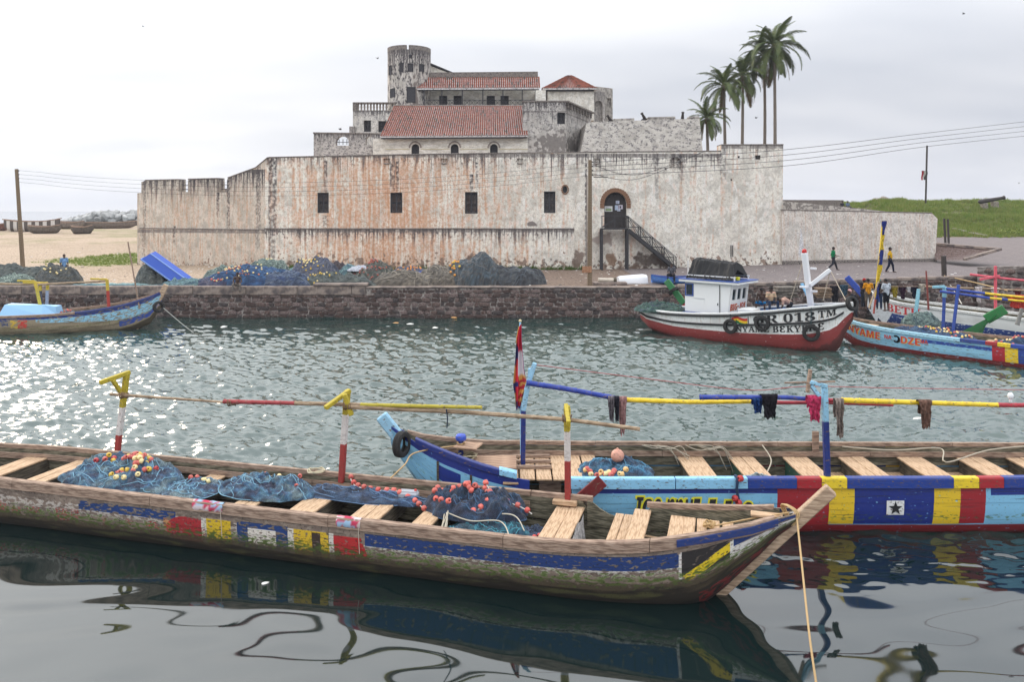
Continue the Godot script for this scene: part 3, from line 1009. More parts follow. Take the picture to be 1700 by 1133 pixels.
	ow.bx(oc.x, oc.y, -0.247,0.5,0.04,0.036)
	var rw := part("round_window", ow, dark, w)
	for k in 14:
		var a := TAU * (k + 0.5) / 14.0
		var g := Geo.new()
		g.bx(0,0,0,0.115,0.12,0.1,0.012)
		part("brick", g, brick, rw, Transform3D(Basis(Vector3(0,0,1), atan2(sin(a) * 0.36, cos(a) * 0.265)), Vector3(oc.x + cos(a) * 0.265, oc.y + sin(a) * 0.36,0.005)))
	# the arched door
	var dm := rough_mat("doorwood", [c8(38,36,38), c8(54,50,50), c8(66,60,58)], 0.03,1.2,0.8,0.6)
	var d0 := at(1003,379, D); var d1 := at(1040,319, D)
	var dw := d1.x - d0.x
	var bd := Geo.new()
	bd.prism(archp(1003.4,319.4,1039.6,379, D), T(Vector3(0,0,-0.4)), 0.06)
	var door := part("door", bd, dm, w)
	for k in 8:
		var g := Geo.new()
		var x := d0.x + dw * (k + 0.5) / 8.0
		var rr := dw * 0.5
		var top := d1.y - rr + sqrt(maxf(0.0, rr * rr - pow(absf(x - (d0.x + rr)) + 0.1,2.0)))
		g.bx(0,0,0, dw / 8.0 - 0.014, top - d0.y - 0.03,0.05,0.006)
		part("plank", g, dm, door, T(Vector3(x, (top + d0.y) * 0.5,-0.375)))
	var paper := std(c8(196,200,206), 0.85)
	for q in [[1011,347,13,9,0], [1026,336,6,5,1], [1031,344,7,7,2], [1024,345,5,8,3], [1028,349,5,4,1]]:
		var c := at(q[0], q[1], D)
		var g := Geo.new()
		g.bx(0,0,0, q[2] * 0.049, q[3] * 0.049,0.006)
		var s := 64
		var pp := Paint.new(s, s, [c8(205,206,205), c8(190,196,214), c8(205,198,210), c8(186,200,222)][q[4]])
		var ones := PackedByteArray(); ones.resize(s * s); ones.fill(255)
		for r in 7: pp.rect(6,10 + r * 7,24 + (r * 13 + q[4] * 7) % 34,13 + r * 7, c8(110,116,130), ones, 0)
		if q[4] == 0: pp.rect(8,30,56,56, c8(130,150,110), ones, 0)
		if q[4] == 2: pp.rect(20,18,40,50, c8(60,58,70), ones, 0)
		var pm := wall_mat(pp.texture(), -q[2] * 0.0245, q[3] * 0.0245, q[2] * 0.049, q[3] * 0.049,0.0)
		pm.heightmap_enabled = false
		var po := part("notice", g, pm, door, T(Vector3(c.x, c.y, -0.34 + 0.004 * q[4])))
	for k in 17:
		var a := PI * (k + 0.5) / 17.0
		var g := Geo.new()
		g.bx(0,0,0,0.19 + rng.randf() * 0.02,0.36,0.1,0.015)
		var cen := Vector3(d0.x + dw * 0.5, d1.y - dw * 0.5,0.0)
		var rr := dw * 0.5 + 0.15
		part("brick", g, brick, door, Transform3D(Basis(Vector3(0,0,1), a - PI / 2), cen + Vector3(cos(a) * rr, sin(a) * rr, 0.03)))
	for s in [-1,1]:
		for k in 2:
			var g := Geo.new()
			g.bx(0,0,0,0.34,0.2,0.1,0.015)
			part("brick", g, brick, door, T(Vector3(d0.x + dw * 0.5 + s * (dw * 0.5 + 0.17), d1.y - dw * 0.5 - 0.11 - k * 0.21,0.028)))
	# spouts with a pale lip in the little niches
	for q in [642,737,863,990]:
		var g := Geo.new()
		var c := at(q, 271, D)
		g.bx(0,0,0,0.4,0.1,0.34,0.02)
		part("spout", g, sill_m, w, T(Vector3(c.x, c.y - 0.04,-0.05)))
	var pipe := Geo.new()
	pipe.tube(PackedVector3Array([Vector3(at(974,0, D).x, 9.6,0.09), Vector3(at(974,0, D).x, 2.0,0.09)]), 0.05,8)
	part("downpipe", pipe, sill_m, w)
	for q in [1213,1216]:
		var g := Geo.new()
		g.bx(at(q, 0, D).x, at(0,417, D).y, 0.04,0.05,0.95,0.06)
		part("iron_strip", g, dark, w)
	# --- the corner bastion at the left
	var t2 := plaster("bastion", 1024,512, c8(216,206,192), {"white": 0.5, "orange": 0.5, "orange_in": PackedFloat32Array([0.4,0.5,0.45,0.5,0.6]), "black": 1.0, "peel": 0.24,
		"ledges": [[0.14,0.5,1.0,0.0,0.72], [0.1,0.5,1.0,0.72,1.0], [0.632,0.3,0.7]], "drips": [[0.72,0.1,0.62,0.012,0.95], [0.06,0.12,1.0,0.012,0.5], [0.64,0.3,0.52,0.01,0.8], [0.95,0.0,0.8,0.02,0.6], [0.3,0.6,0.75,0.008,0.8]]})
	var b := thing("corner_bastion", "stained bastion with two gun gaps at the left end of the fort", "bastion", Vector3(at(440,0, D).x, 0, -D), deg_to_rad(-9.0))
	var BX := func(px: float) -> float: return (px - 440.0) / 18.6
	var BY := func(py: float) -> float: return EYE + (345.0 - py) / 1322.0 * 66.6
	var poly := PackedVector2Array()
	for q in [[440,452], [440,267], [425,280], [380,296], [378,300], [378,320], [363,320], [363,298], [313,299], [313,319], [297,319], [297,298], [240,300], [234,302], [234,320], [227,321], [227,452]]:
		poly.append(Vector2(BX.call(q[0]), BY.call(q[1])))
	var bm := wall_mat(t2, BX.call(227), BY.call(264), 11.45, BY.call(264) - 1.7)
	var nich := PackedVector2Array([Vector2(-0.1, BY.call(320)), Vector2(-0.1, BY.call(294)), Vector2(-0.3, BY.call(292)), Vector2(-0.3, BY.call(320))])
	part("wall", carve(poly, 1.1, []), bm, b)
	var g := Geo.new()
	g.prism(PackedVector2Array([Vector2(BX.call(232), 1.6), Vector2(0.0,1.6), Vector2(0.0, BY.call(381)), Vector2(BX.call(232), BY.call(379.5))]), T(Vector3(0,0,0.14)), 0.2)
	part("plinth", g, bm, b)
	g = Geo.new()
	g.beam(Vector3(BX.call(232), BY.call(379.5), 0.09), Vector3(0, BY.call(381), 0.09), 0.18,0.08,0.02)
	part("ledge", g, sooty, b)
	g = Geo.new()
	for q in [[240,297,299.8], [313,363,298.3]]:
		g.beam(Vector3(BX.call(q[0]), BY.call(q[2]) + 0.03,-0.53), Vector3(BX.call(q[1]), BY.call(q[2] - 1) + 0.03,-0.53), 1.16,0.09,0.02)
	g.beam(Vector3(BX.call(379), BY.call(296), -0.53), Vector3(BX.call(425), BY.call(279.5), -0.53), 1.16,0.09,0.02)
	g.beam(Vector3(BX.call(425), BY.call(279.5), -0.53), Vector3(BX.call(445), BY.call(263), -0.53), 1.16,0.09,0.02)
	part("coping", g, sooty, b)
	g = Geo.new()       # the parapet of the far side seen through the gaps, and the side wall
	g.bx(-6.0, BY.call(309) - 1.3,-9.0,8.6,2.6,0.5)
	g.bx(BX.call(227) + 0.55,4.9,-5.0,1.0, BY.call(321) - 1.7,7.8)
	part("rear_parapet", g, sill_m, b)
	for k in 2:
		g = Geo.new()
		g.tube(PackedVector3Array([Vector3(BX.call(297), BY.call(307 + k * 7), -0.6), Vector3(BX.call(313), BY.call(307 + k * 7), -0.6)]), 0.03,6)
		g.tube(PackedVector3Array([Vector3(BX.call(363), BY.call(307 + k * 7), -0.6), Vector3(BX.call(378), BY.call(307 + k * 7), -0.6)]), 0.03,6)
		part("rail", g, dark, b)
	# --- what rises behind the curtain wall
	var streaked := plaster("streaked", 768,384, c8(212,206,200), {"white": 0.5, "black": 1.0, "blotch": 0.55, "ledges": [[0.0,0.95,1.0]]})
	var clean := plaster("clean", 512,256, c8(236,231,220), {"white": 0.6, "black": 0.35, "ledges": [[0.0,0.6,0.5]]})
	var mottled := plaster("mottled", 768,384, c8(190,184,176), {"white": 0.35, "black": 0.8, "blotch": 0.5, "ledges": [[0.0,0.3,0.8]], "drips": [[0.26,0.0,1.0,0.01,0.3]]})
	var towert := plaster("tower", 768,512, c8(216,209,201), {"white": 0.4, "black": 1.0, "blotch": 0.85, "ledges": [[0.0,0.5,1.0]], "patches": [[0.37,0.5,0.06,0.32, c8(122,112,106)], [0.5,0.82,0.05,0.15, c8(110,102,98)]]})
	var S := func(t: Texture2D, px0: float, py0: float, px1: float, py1: float, d: float) -> StandardMaterial3D:
		var a := at(px0, py0, d); var c := at(px1, py1, d)
		return wall_mat(t, a.x, a.y, c.x - a.x, a.y - c.y)
	# screen wall with arched openings
	var d := 72.0
	var sw := thing("arched_screen_wall", "low streaked wall pierced by arched openings left of the tiled hall", "wall", Vector3(0,0, -d))
	part("wall", carve(outline([[521,262], [640,262], [640,223], [521,221]], d), 0.6, [[archp(558,226,579,242, d), 0.0], [archp(607,226,622,241, d), 0.0]]), S.call(streaked, 521,221,640,262, d), sw)
	g = Geo.new()
	var a0 := at(520,221, d); var a1 := at(640,222.5, d)
	g.beam(Vector3(a0.x, a0.y, -0.3), Vector3(a1.x, a1.y, -0.3), 0.7,0.14,0.02)
	part("coping", g, sooty, sw)
	g = Geo.new()
	for k in 3:
		var c := at(562 + k * 6.5,240, d)
		g.bx(c.x, c.y + 0.25,-0.3,0.05,0.5,0.05)
	g.bx(at(568,0, d).x, at(0,236, d).y, -0.3,1.1,0.05,0.05)
	part("opening_rail", g, dark, sw)
	# block with the balustrade
	d = 80.0
	var bb := thing("balustrade_block", "white block topped by a row of stout balusters beside the round tower", "building", Vector3(0,0, -d))
	part("wall", carve(outline([[586,262], [660,262], [660,184], [586,184]], d), 6.0, [[rectp(604,200,616,219, d), 0.6], [rectp(628,201,642,220, d), 0.6]]), S.call(plaster("blockt", 512,384, c8(226,222,216), {"white": 0.5, "black": 0.9, "blotch": 0.3, "ledges": [[0.0,0.35,1.0]]}), 586,184,660,262, d), bb)
	part("wall", carve(outline([[580,262], [588,262], [588,210], [580,210]], d - 0.6), 2.0, []), S.call(streaked, 560,205,640,262, d), bb, T(Vector3(0,0,0.6)))
	shutter_window(bb, 604,200,616,219, d, -0.3, dark)
	shutter_window(bb, 628,201,642,219, d, -0.3, dark)
	for k in 11:
		var c := at(589 + k * 5.2,184, d)
		g = Geo.new()
		g.lathe(Transform3D(), [Vector2(0.001,0), Vector2(0.13,0), Vector2(0.13,0.1), Vector2(0.08,0.16), Vector2(0.12,0.4), Vector2(0.08,0.58), Vector2(0.12,0.64), Vector2(0.12,0.72)], 8)
		part("baluster", g, sill_m, bb, T(Vector3(c.x, c.y, -0.25)))
	g = Geo.new()
	var r0 := at(585.5,172, d); var r1 := at(660,172, d)
	g.bx((r0.x + r1.x) * 0.5, at(0,184, d).y + 0.79,-0.25, r1.x - r0.x, 0.14,0.5,0.02)
	g.bx(r0.x + 0.2, at(0,178, d).y, -0.25,0.4,0.715,0.4,0.02)
	part("balustrade_rail", g, sooty, bb)
	# round tower
	d = 82.0
	var tr := thing("round_tower", "weathered round stone tower, highest part of the fort", "tower", Vector3(at(679.5,0, d).x, 0, -d))
	var rad := 35.5 / LENS * d
	var ty := at(0,89, d).y
	g = Geo.new()
	var rows := []
	var uv := []
	var side := 72
	for r in [[rad * 1.02,8.0], [rad, 12.0], [rad, ty - 2.0], [rad, ty], [rad - 0.3, ty], [rad - 0.3, ty - 1.5]]:
		var row := PackedVector3Array(); var u := PackedVector2Array()
		for k in side + 1:
			var a := PI * 1.5 - TAU * k / side
			var rr: float = r[0]
			# dents of the arrow slits
			row.append(Vector3(cos(a) * rr, r[1], -sin(a) * rr * 1.0))
			u.append(Vector2(0.5 + 2.0 * (float(k) / side - 0.5), (ty - r[1]) / (ty - 12.0)))
		rows.append(row); uv.append(u)
	rows.reverse(); uv.reverse()
	# the crown: a slot at the middle is left open above ty - 0.45
	var tm := std(Color.WHITE, 0.92,0.0,0.25)
	tm.albedo_texture = towert
	relief(tm, towert, 5.0)
	g.grid(rows, uv)
	part("tower_wall", g, tm, tr)
	var crown := Geo.new()
	for k in 56:
		var a := PI * 0.5 - TAU * (k + 0.5) / 56.0
		if k == 0: continue
		crown.box(Transform3D(Basis(Vector3.UP, -a + PI / 2), Vector3(cos(a) * (rad - 0.15), ty + 0.22, sin(a) * (rad - 0.15))), Vector3(TAU * rad / 56.0 + 0.003,0.45,0.32))
	part("crown_parapet", crown, sooty, tr)
	for q in [[687,163,12,24], [656,159,7,13], [671.5,119,5,14], [686,119,7,12], [703,118,6,11], [651.5,121,4,14], [686,101,3,4]]:
		var x: float = (q[0] - 679.5) / LENS * d
		var a := asin(clampf(x / rad, -0.98,0.98))
		g = Geo.new()
		var hh: float = q[3] / LENS * d
		var ww: float = q[2] / LENS * d / maxf(0.35, cos(a))
		g.bx(0,0,-0.1, ww, hh, 0.24,0.01)
		for s in [-1,1]: g.bx(s * (ww * 0.5 + 0.03), 0,0.0,0.06, hh + 0.1,0.12,0.015)
		g.bx(0, hh * 0.5 + 0.04,0.0, ww + 0.12,0.08,0.13,0.015)
		part("opening", g, dark, tr, Transform3D(Basis(Vector3.UP, a), Vector3(sin(a) * rad, at(0, q[1], d).y, cos(a) * rad)))
	# stair gable behind the tower
	d = 84.0
	var sg := thing("stair_roof", "small sloping lean-to running down behind the round tower", "building", Vector3(0,0, -d))
	part("wall", carve(outline([[700,135], [762,135], [757,126], [714,109], [700,109]], d), 2.5, [[rectp(728,121,733,126, d), 0.3]]), S.call(clean, 700,105,762,135, d), sg)
	g = Geo.new()
	a0 = at(712,105, d); a1 = at(760,125, d)
	g.beam(Vector3(a0.x, a0.y, -1.2), Vector3(a1.x, a1.y, -1.2), 2.8,0.14,0.02)
	part("roof_slab", g, dark, sg)
	# gallery building
	d = 80.0
	var gb := thing("gallery_building", "long upper house with a veranda, crossed railing and a narrow tiled roof", "building", Vector3(0,0, -d))
	var gm: StandardMaterial3D = S.call(clean, 690,120,900,180, d)
	var back := 2.4
	var doors := []
	for q in [729,753,808,831]: doors.append([rectp(q, 159, q + 13.5,178, d + back), 0.3])
	part("wall", carve(outline([[690,182], [893,182], [893,128], [690,128]], d + back), 5.0, doors), gm, gb, T(Vector3(0,0, -back)))
	for q in [729,753,808,831]: shutter_window(gb, q, 159, q + 13.5,178, d + back, -back - 0.15, dark)
	g = Geo.new()
	a0 = at(714,126, d + 1.2); a1 = at(893,124.5, d + 1.2)
	g.beam(Vector3(a0.x, a0.y, -1.4), Vector3(a1.x, a1.y, -1.4), 0.4,0.7,0.02)
	part("roof_parapet", g, sooty, gb)
	var e0 := at(692,147, d); var e1 := at(897,146, d)
	var q0 := at(693,129, d + 1.3); var q1 := at(896,128, d + 1.3)
	tile_roof(gb, "roof", Vector3(e0.x, e0.y, 0), Vector3(e1.x, e1.y, 0), Vector3(q0.x, q0.y, -1.3), Vector3(q1.x, q1.y, -1.3), 0.21,0.42)
	g = Geo.new()
	a0 = at(694,149, d); a1 = at(895,148.4, d)
	g.beam(Vector3(a0.x, a0.y, -0.12), Vector3(a1.x, a1.y, -0.12), 0.14,0.16,0.01)
	part("eave_beam", g, dark, gb)
	g = Geo.new()
	a0 = at(694,177, d); a1 = at(895,177, d)
	g.bx((a0.x + a1.x) * 0.5, a0.y - 0.02,-1.1, a1.x - a0.x, 0.2,2.3,0.02)
	part("veranda_floor", g, sooty, gb)
	for q in [704,733.5,767.5,801.5,835,867,889]:
		g = Geo.new()
		a0 = at(q, 149.5, d); a1 = at(q, 175.8, d)
		g.bx(a0.x, (a0.y + a1.y) * 0.5,-0.12,0.1, a0.y - a1.y, 0.1,0.01)
		part("veranda_post", g, dark, gb)
	var yb := at(0,174.6, d).y; var yt := at(0,166, d).y
	g = Geo.new()
	a0 = at(704,0, d); a1 = at(889,0, d)
	g.bx((a0.x + a1.x) * 0.5, yt, -0.13, a1.x - a0.x, 0.05,0.05)
	g.bx((a0.x + a1.x) * 0.5, yb, -0.13, a1.x - a0.x, 0.05,0.05)
	part("railing", g, dark, gb)
	for k in 22:
		var x0 := lerpf(a0.x, a1.x, k / 22.0); var x1 := lerpf(a0.x, a1.x, (k + 1) / 22.0)
		g = Geo.new()
		g.beam(Vector3(x0, yb, -0.13), Vector3(x1, yt, -0.13), 0.03,0.035)
		g.beam(Vector3(x0, yt, -0.17), Vector3(x1, yb, -0.17), 0.03,0.035)
		g.beam(Vector3(x1, yb, -0.1), Vector3(x1, yt, -0.1), 0.03,0.035)
		part("railing_cross", g, dark, gb)
	part("end_wall", carve(outline([[889,182], [906,182], [906,150], [889,150]], d), 3.5, []), gm, gb, T(Vector3(0,0,0.1)))
	# the tiled hall
	d = 71.0
	var hall := thing("tiled_hall", "white hall with three arched windows under a broad red tiled roof", "building", Vector3(0,0, -d))
	var hh2 := []
	var arches := [[683,239,696,259], [748,239,761.5,259], [813.5,239,826.5,259]]
	for q in arches: hh2.append([archp(q[0], q[1], q[2], q[3], d), 0.5])
	part("wall", carve(outline([[640,270], [876,270], [876,225], [640,227]], d), 6.0, hh2), S.call(clean, 618,224,876,262, d), hall)
	part("side_wall", carve(outline([[618,270], [640,270], [640,229], [630,229], [618,231]], d), 2.0, []), S.call(clean, 618,224,700,262, d), hall, T(Vector3(0,0,-0.4)))
	for q in arches:
		g = Geo.new()
		g.prism(archp(q[0] + 0.3, q[1] + 0.3, q[2] - 0.3, q[3], d), T(Vector3(0,0,-0.36)), 0.05)
		var win := part("window", g, dark, hall)
		for s in 3:
			var c := at(lerpf(q[0], q[2], (s + 1) / 4.0), 249, d)
			var bar := Geo.new()
			bar.bx(c.x, c.y, -0.32,0.03,1.0,0.03)
			part("window_bar", bar, dark, win)
		var hood := Geo.new()
		var rowi := PackedVector3Array(); var rowo := PackedVector3Array(); var rowf := PackedVector3Array(); var rowg := PackedVector3Array()
		var cc := at((q[0] + q[2]) * 0.5, q[1] + 6.5, d)
		var rr: float = (q[2] - q[0]) * 0.5 / LENS * d + 0.1
		for k in 13:
			var a := PI * k / 12.0
			var v := Vector3(cos(a), sin(a), 0)
			rowi.append(Vector3(cc.x, cc.y, -0.01) + v * rr); rowf.append(Vector3(cc.x, cc.y, 0.07) + v * rr)
			rowg.append(Vector3(cc.x, cc.y, 0.07) + v * (rr + 0.13)); rowo.append(Vector3(cc.x, cc.y, -0.01) + v * (rr + 0.13))
		hood.grid([rowo, rowg, rowf, rowi])
		part("hood_moulding", hood, sill_m, win)
	g = Geo.new()
	a0 = at(640,246, d); a1 = at(876,245.5, d)
	for q in [[640,680], [699,745.5], [764,811], [829,876]]:
		g.bx((at(q[0], 0, d).x + at(q[1], 0, d).x) * 0.5, a0.y - 0.1,0.02, at(q[1], 0, d).x - at(q[0], 0, d).x, 0.06,0.05,0.01)
	part("string_moulding", g, rough_mat("ochre", [c8(196,182,142), c8(208,198,170)], 0.02,1.0,0.9,0.4), hall)
	e0 = at(631,226.5, d - 0.6); e1 = at(877,225, d - 0.6)
	q0 = at(654,176.5, d + 6); q1 = at(869,176.5, d + 6)
	tile_roof(hall, "roof", Vector3(e0.x, e0.y, 0.6), Vector3(e1.x, e1.y, 0.6), Vector3(q0.x, q0.y, -6), Vector3(q1.x, q1.y, -6), 0.2,0.42)
	g = Geo.new()
	g.beam(Vector3(e0.x + 0.1, e0.y - 0.19,0.5), Vector3(e1.x - 0.1, e1.y - 0.19,0.5), 0.1,0.12,0.01)
	part("eave_beam", g, dark, hall)
	g = Geo.new()
	g.tube(PackedVector3Array([Vector3(q0.x, q0.y, -6), Vector3(q1.x, q1.y, -6)]), 0.13,8)
	part("ridge", g, sooty, hall)
	g = Geo.new()   # gables
	for x in [e0.x + 0.5, e1.x - 0.5]:
		g.prism(PackedVector2Array([Vector2(-0.1, e0.y - 0.2), Vector2(6.0, q0.y - 0.15), Vector2(6.0, e0.y - 0.2)]), Transform3D(Basis(Vector3(0,0,-1), Vector3.UP, Vector3(1,0,0)), Vector3(x, 0,0.0)), 0.3)
	part("gable", g, S.call(clean, 618,170,876,262, d), hall)
	# streaked block with the small window
	d = 71.2
	var kb := thing("streaked_block", "black streaked block with one small dark window right of the tiled hall", "building", Vector3(0,0, -d))
	var km: StandardMaterial3D = S.call(plaster("blackrun", 512,384, c8(206,200,194), {"white": 0.4, "black": 1.0, "blotch": 0.35, "ledges": [[0.0,0.6,1.0], [0.2,0.8,0.8]], "patches": [[0.45,0.8,0.3,0.25, c8(120,114,110)]]}), 866,166,985,258, d)
	part("wall", carve(outline([[868,262], [939.5,262], [939.5,169], [868,169.5]], d), 5.0, [[rectp(925,187,938,206, d), 0.5]]), km, kb)
	shutter_window(kb, 925.4,187.4,937.6,205.6, d, -0.3, dark)
	var p0 := at(939.5,0, d).x
	var wy := at(0,169, d).y
	var run := Vector2(at(983,0,80).x - p0, -(80.0 - d))
	var bas := Basis(Vector3.UP, atan2(-run.y, run.x))
	g = Geo.new()
	g.prism(PackedVector2Array([Vector2(0,10), Vector2(run.length(), 10), Vector2(run.length(), wy), Vector2(0, wy)]), Transform3D(bas, Vector3(p0 - 0.02,0,-0.9)), 0.6)
	g.bx(p0 - 0.3,13.0,-0.75,0.55,2.0 * (wy - 13.0) - 0.1,0.4)
	part("receding_wall", g, km, kb)
	g = Geo.new()
	g.bx((at(867,0, d).x + p0) * 0.5, wy + 0.02,-0.3, p0 - at(867,0, d).x, 0.16,0.7,0.02)
	g.box(Transform3D(bas, Vector3(p0 + run.x * 0.5, wy + 0.022, run.y * 0.5)), Vector3(run.length(), 0.16,0.5), 0.02)
	part("coping", g, sooty, kb)
	for k in 9:
		g = Geo.new()
		g.bx(0,0,0,0.16,0.5,0.2,0.02)
		part("corbel", g, sooty, kb, Transform3D(bas, Vector3(p0 + run.x * (k + 0.5) / 9.0, wy - 0.3, run.y * (k + 0.5) / 9.0 + 0.12)))
	# pavilion with the hipped roof
	d = 84.0
	var pv := thing("hipped_pavilion", "white upper room under a small hipped red tiled roof", "building", Vector3(0,0, -d))
	part("wall", carve(outline([[909,200], [986,200], [986,147], [909,147]], d), 4.6, []), S.call(clean, 905,146,990,200, d), pv)
	e0 = at(901,147, d - 0.5); e1 = at(990,146.5, d - 0.5)
	var ap := at(945.5,126, d + 2.3)
	var apex := Vector3(ap.x, ap.y, -2.3)
	var c0 := Vector3(e0.x, e0.y, 0.5); var c1 := Vector3(e1.x, e1.y, 0.5)
	var c2 := Vector3(e1.x, e1.y, -5.1); var c3 := Vector3(e0.x, e0.y, -5.1)
	tile_roof(pv, "roof", c0, c1, apex - Vector3(0.15,0,0), apex + Vector3(0.15,0,0), 0.21,0.42)
	tile_roof(pv, "roof", c1, c2, apex + Vector3(0.15,0,0.1), apex + Vector3(0.15,0,-0.1), 0.21,0.42)
	tile_roof(pv, "roof", c3, c0, apex + Vector3(-0.15,0,-0.1), apex + Vector3(-0.15,0,0.1), 0.21,0.42)
	tile_roof(pv, "roof", c2, c3, apex + Vector3(0.15,0,-0.1), apex + Vector3(-0.15,0,-0.1), 0.21,0.42)
	g = Geo.new()
	g.bx((e0.x + e1.x) * 0.5, e0.y - 0.18,-2.3, e1.x - e0.x - 0.5,0.12,5.2,0.01)
	part("eave_board", g, dark, pv)
	part("side_wall", carve(outline([[895,185], [911,185], [911,149], [902,149], [895,158]], d), 2.0, [[archp(898,155,908,172, d), 0.4]]), S.call(streaked, 890,146,920,190, d), pv, T(Vector3(0,0,-0.6)))
	# pale block at the right of the pavilion
	d = 87.0
	var pb := thing("pale_corner_block", "tall bluish white block with a ruined arch behind the pavilion", "building", Vector3(0,0, -d))
	part("wall", carve(outline([[984,215], [1017,215], [1017,147], [984,143]], d), 4.0, [[rectp(1008,163,1014,178, d), 0.3]]), S.call(mottled, 980,140,1020,215, d), pb)
	part("arch_wall", carve(outline([[984,215], [1004,215], [1004,153], [984,153]], d - 1.5), 1.2, [[archp(987,167,1000,205, d - 1.5), 0.5]]), S.call(streaked, 980,150,1010,215, d), pb, T(Vector3(0,0,1.5)))
	# gun battery with the sloping face
	d = 70.0
	var gy := thing("gun_battery", "broad mottled battery with a sloping face and low gun openings", "bastion", Vector3(0,0, -d))
	var mm: StandardMaterial3D = S.call(mottled, 960,192,1168,262, d)
	var Y0 := at(0,262, d).y
	g = Geo.new()
	var topz := -1.7
	var xs := [at(974,0, d + 1.7).x, at(1161,0, d + 1.7).x, at(962,0, d).x, at(1167.5,0, d).x]
	var yl := at(0,203, d + 1.7).y; var yr := at(0,197, d + 1.7).y
	var face := []
	for r in 8:
		var row := PackedVector3Array()
		for k in 21:
			var f := k / 20.0
			row.append(Vector3(lerpf(lerpf(xs[2], xs[3], f), lerpf(xs[0], xs[1], f), r / 7.0), lerpf(Y0, lerpf(yl, yr, f), r / 7.0), topz * r / 7.0))
		face.append(row)
	g.grid(face)
	g.quad(Vector3(xs[2], Y0,0), Vector3(xs[0], yl, topz), Vector3(xs[0], yl, -9), Vector3(xs[2], Y0,-9))
	g.quad(Vector3(xs[1], yr, topz), Vector3(xs[3], Y0,0), Vector3(xs[3], Y0,-9), Vector3(xs[1], yr, -9))
	g.quad(Vector3(xs[0], yl, topz), Vector3(xs[1], yr, topz), Vector3(xs[1], yr, -9), Vector3(xs[0], yl, -9))
	part("sloping_wall", g, mm, gy)
	for q in [[1018,1053,197.5], [1076,1121,194.5], [1144,1161,193.5]]:
		g = Geo.new()
		a0 = at(q[0], q[2], d + 1.7); a1 = at(q[1], q[2] - 1, d + 1.7)
		g.prism(PackedVector2Array([Vector2(a0.x, yl - 0.1), Vector2(a1.x, yl - 0.1), Vector2(a1.x, a1.y), Vector2(a0.x, a0.y)]), T(Vector3(0,0, topz - 0.01)), 1.0)
		part("merlon", g, mm, gy)
	g = Geo.new()
	var prev := at(974,202, d + 1.7)
	for q in [1018,1053,1076,1121,1144,1161]:
		var f: float = (q - 974.0) / 187.0
		pass
	# cannons on the battery
	var iron := rough_mat("iron", [c8(30,28,28), c8(52,46,44), c8(72,58,50)], 0.04,2.0,0.7,0.3)
	for q in [[1012,196,130.0, "slim black cannon at the left gun opening of the battery"], [1068.5,192.5,125.0, "black cannon at the middle gun opening of the battery"], [1133,192,92.0, "black cannon at the right gun opening of the battery, muzzle up"]]:
		var c := at(q[0], q[1], d + 1.9)
		var can := thing("cannon", q[3], "cannon", Vector3(c.x, c.y - 0.15, -d - 1.9), 0.0, "cannons on the battery")
		g = Geo.new()
		var prof := [Vector2(0.001,-0.75), Vector2(0.1,-0.7), Vector2(0.24,-0.6), Vector2(0.24,-0.2), Vector2(0.2,0.1), Vector2(0.16,0.5), Vector2(0.22,0.56), Vector2(0.22,0.68), Vector2(0.1,0.7), Vector2(0.09,0.4)]
		g.lathe(Transform3D(Basis(Vector3(0,0,1), deg_to_rad(q[2] - 90.0)) * Basis(Vector3.RIGHT, 0.5), Vector3(0,0.1,0)), prof, 12)
		part("barrel", g, iron, can)
		g = Geo.new()
		g.bx(0,-0.35,-0.4,0.5,0.3,0.9,0.03)
		part("carriage", g, dark, can)
		can.scale = Vector3.ONE * 0.62

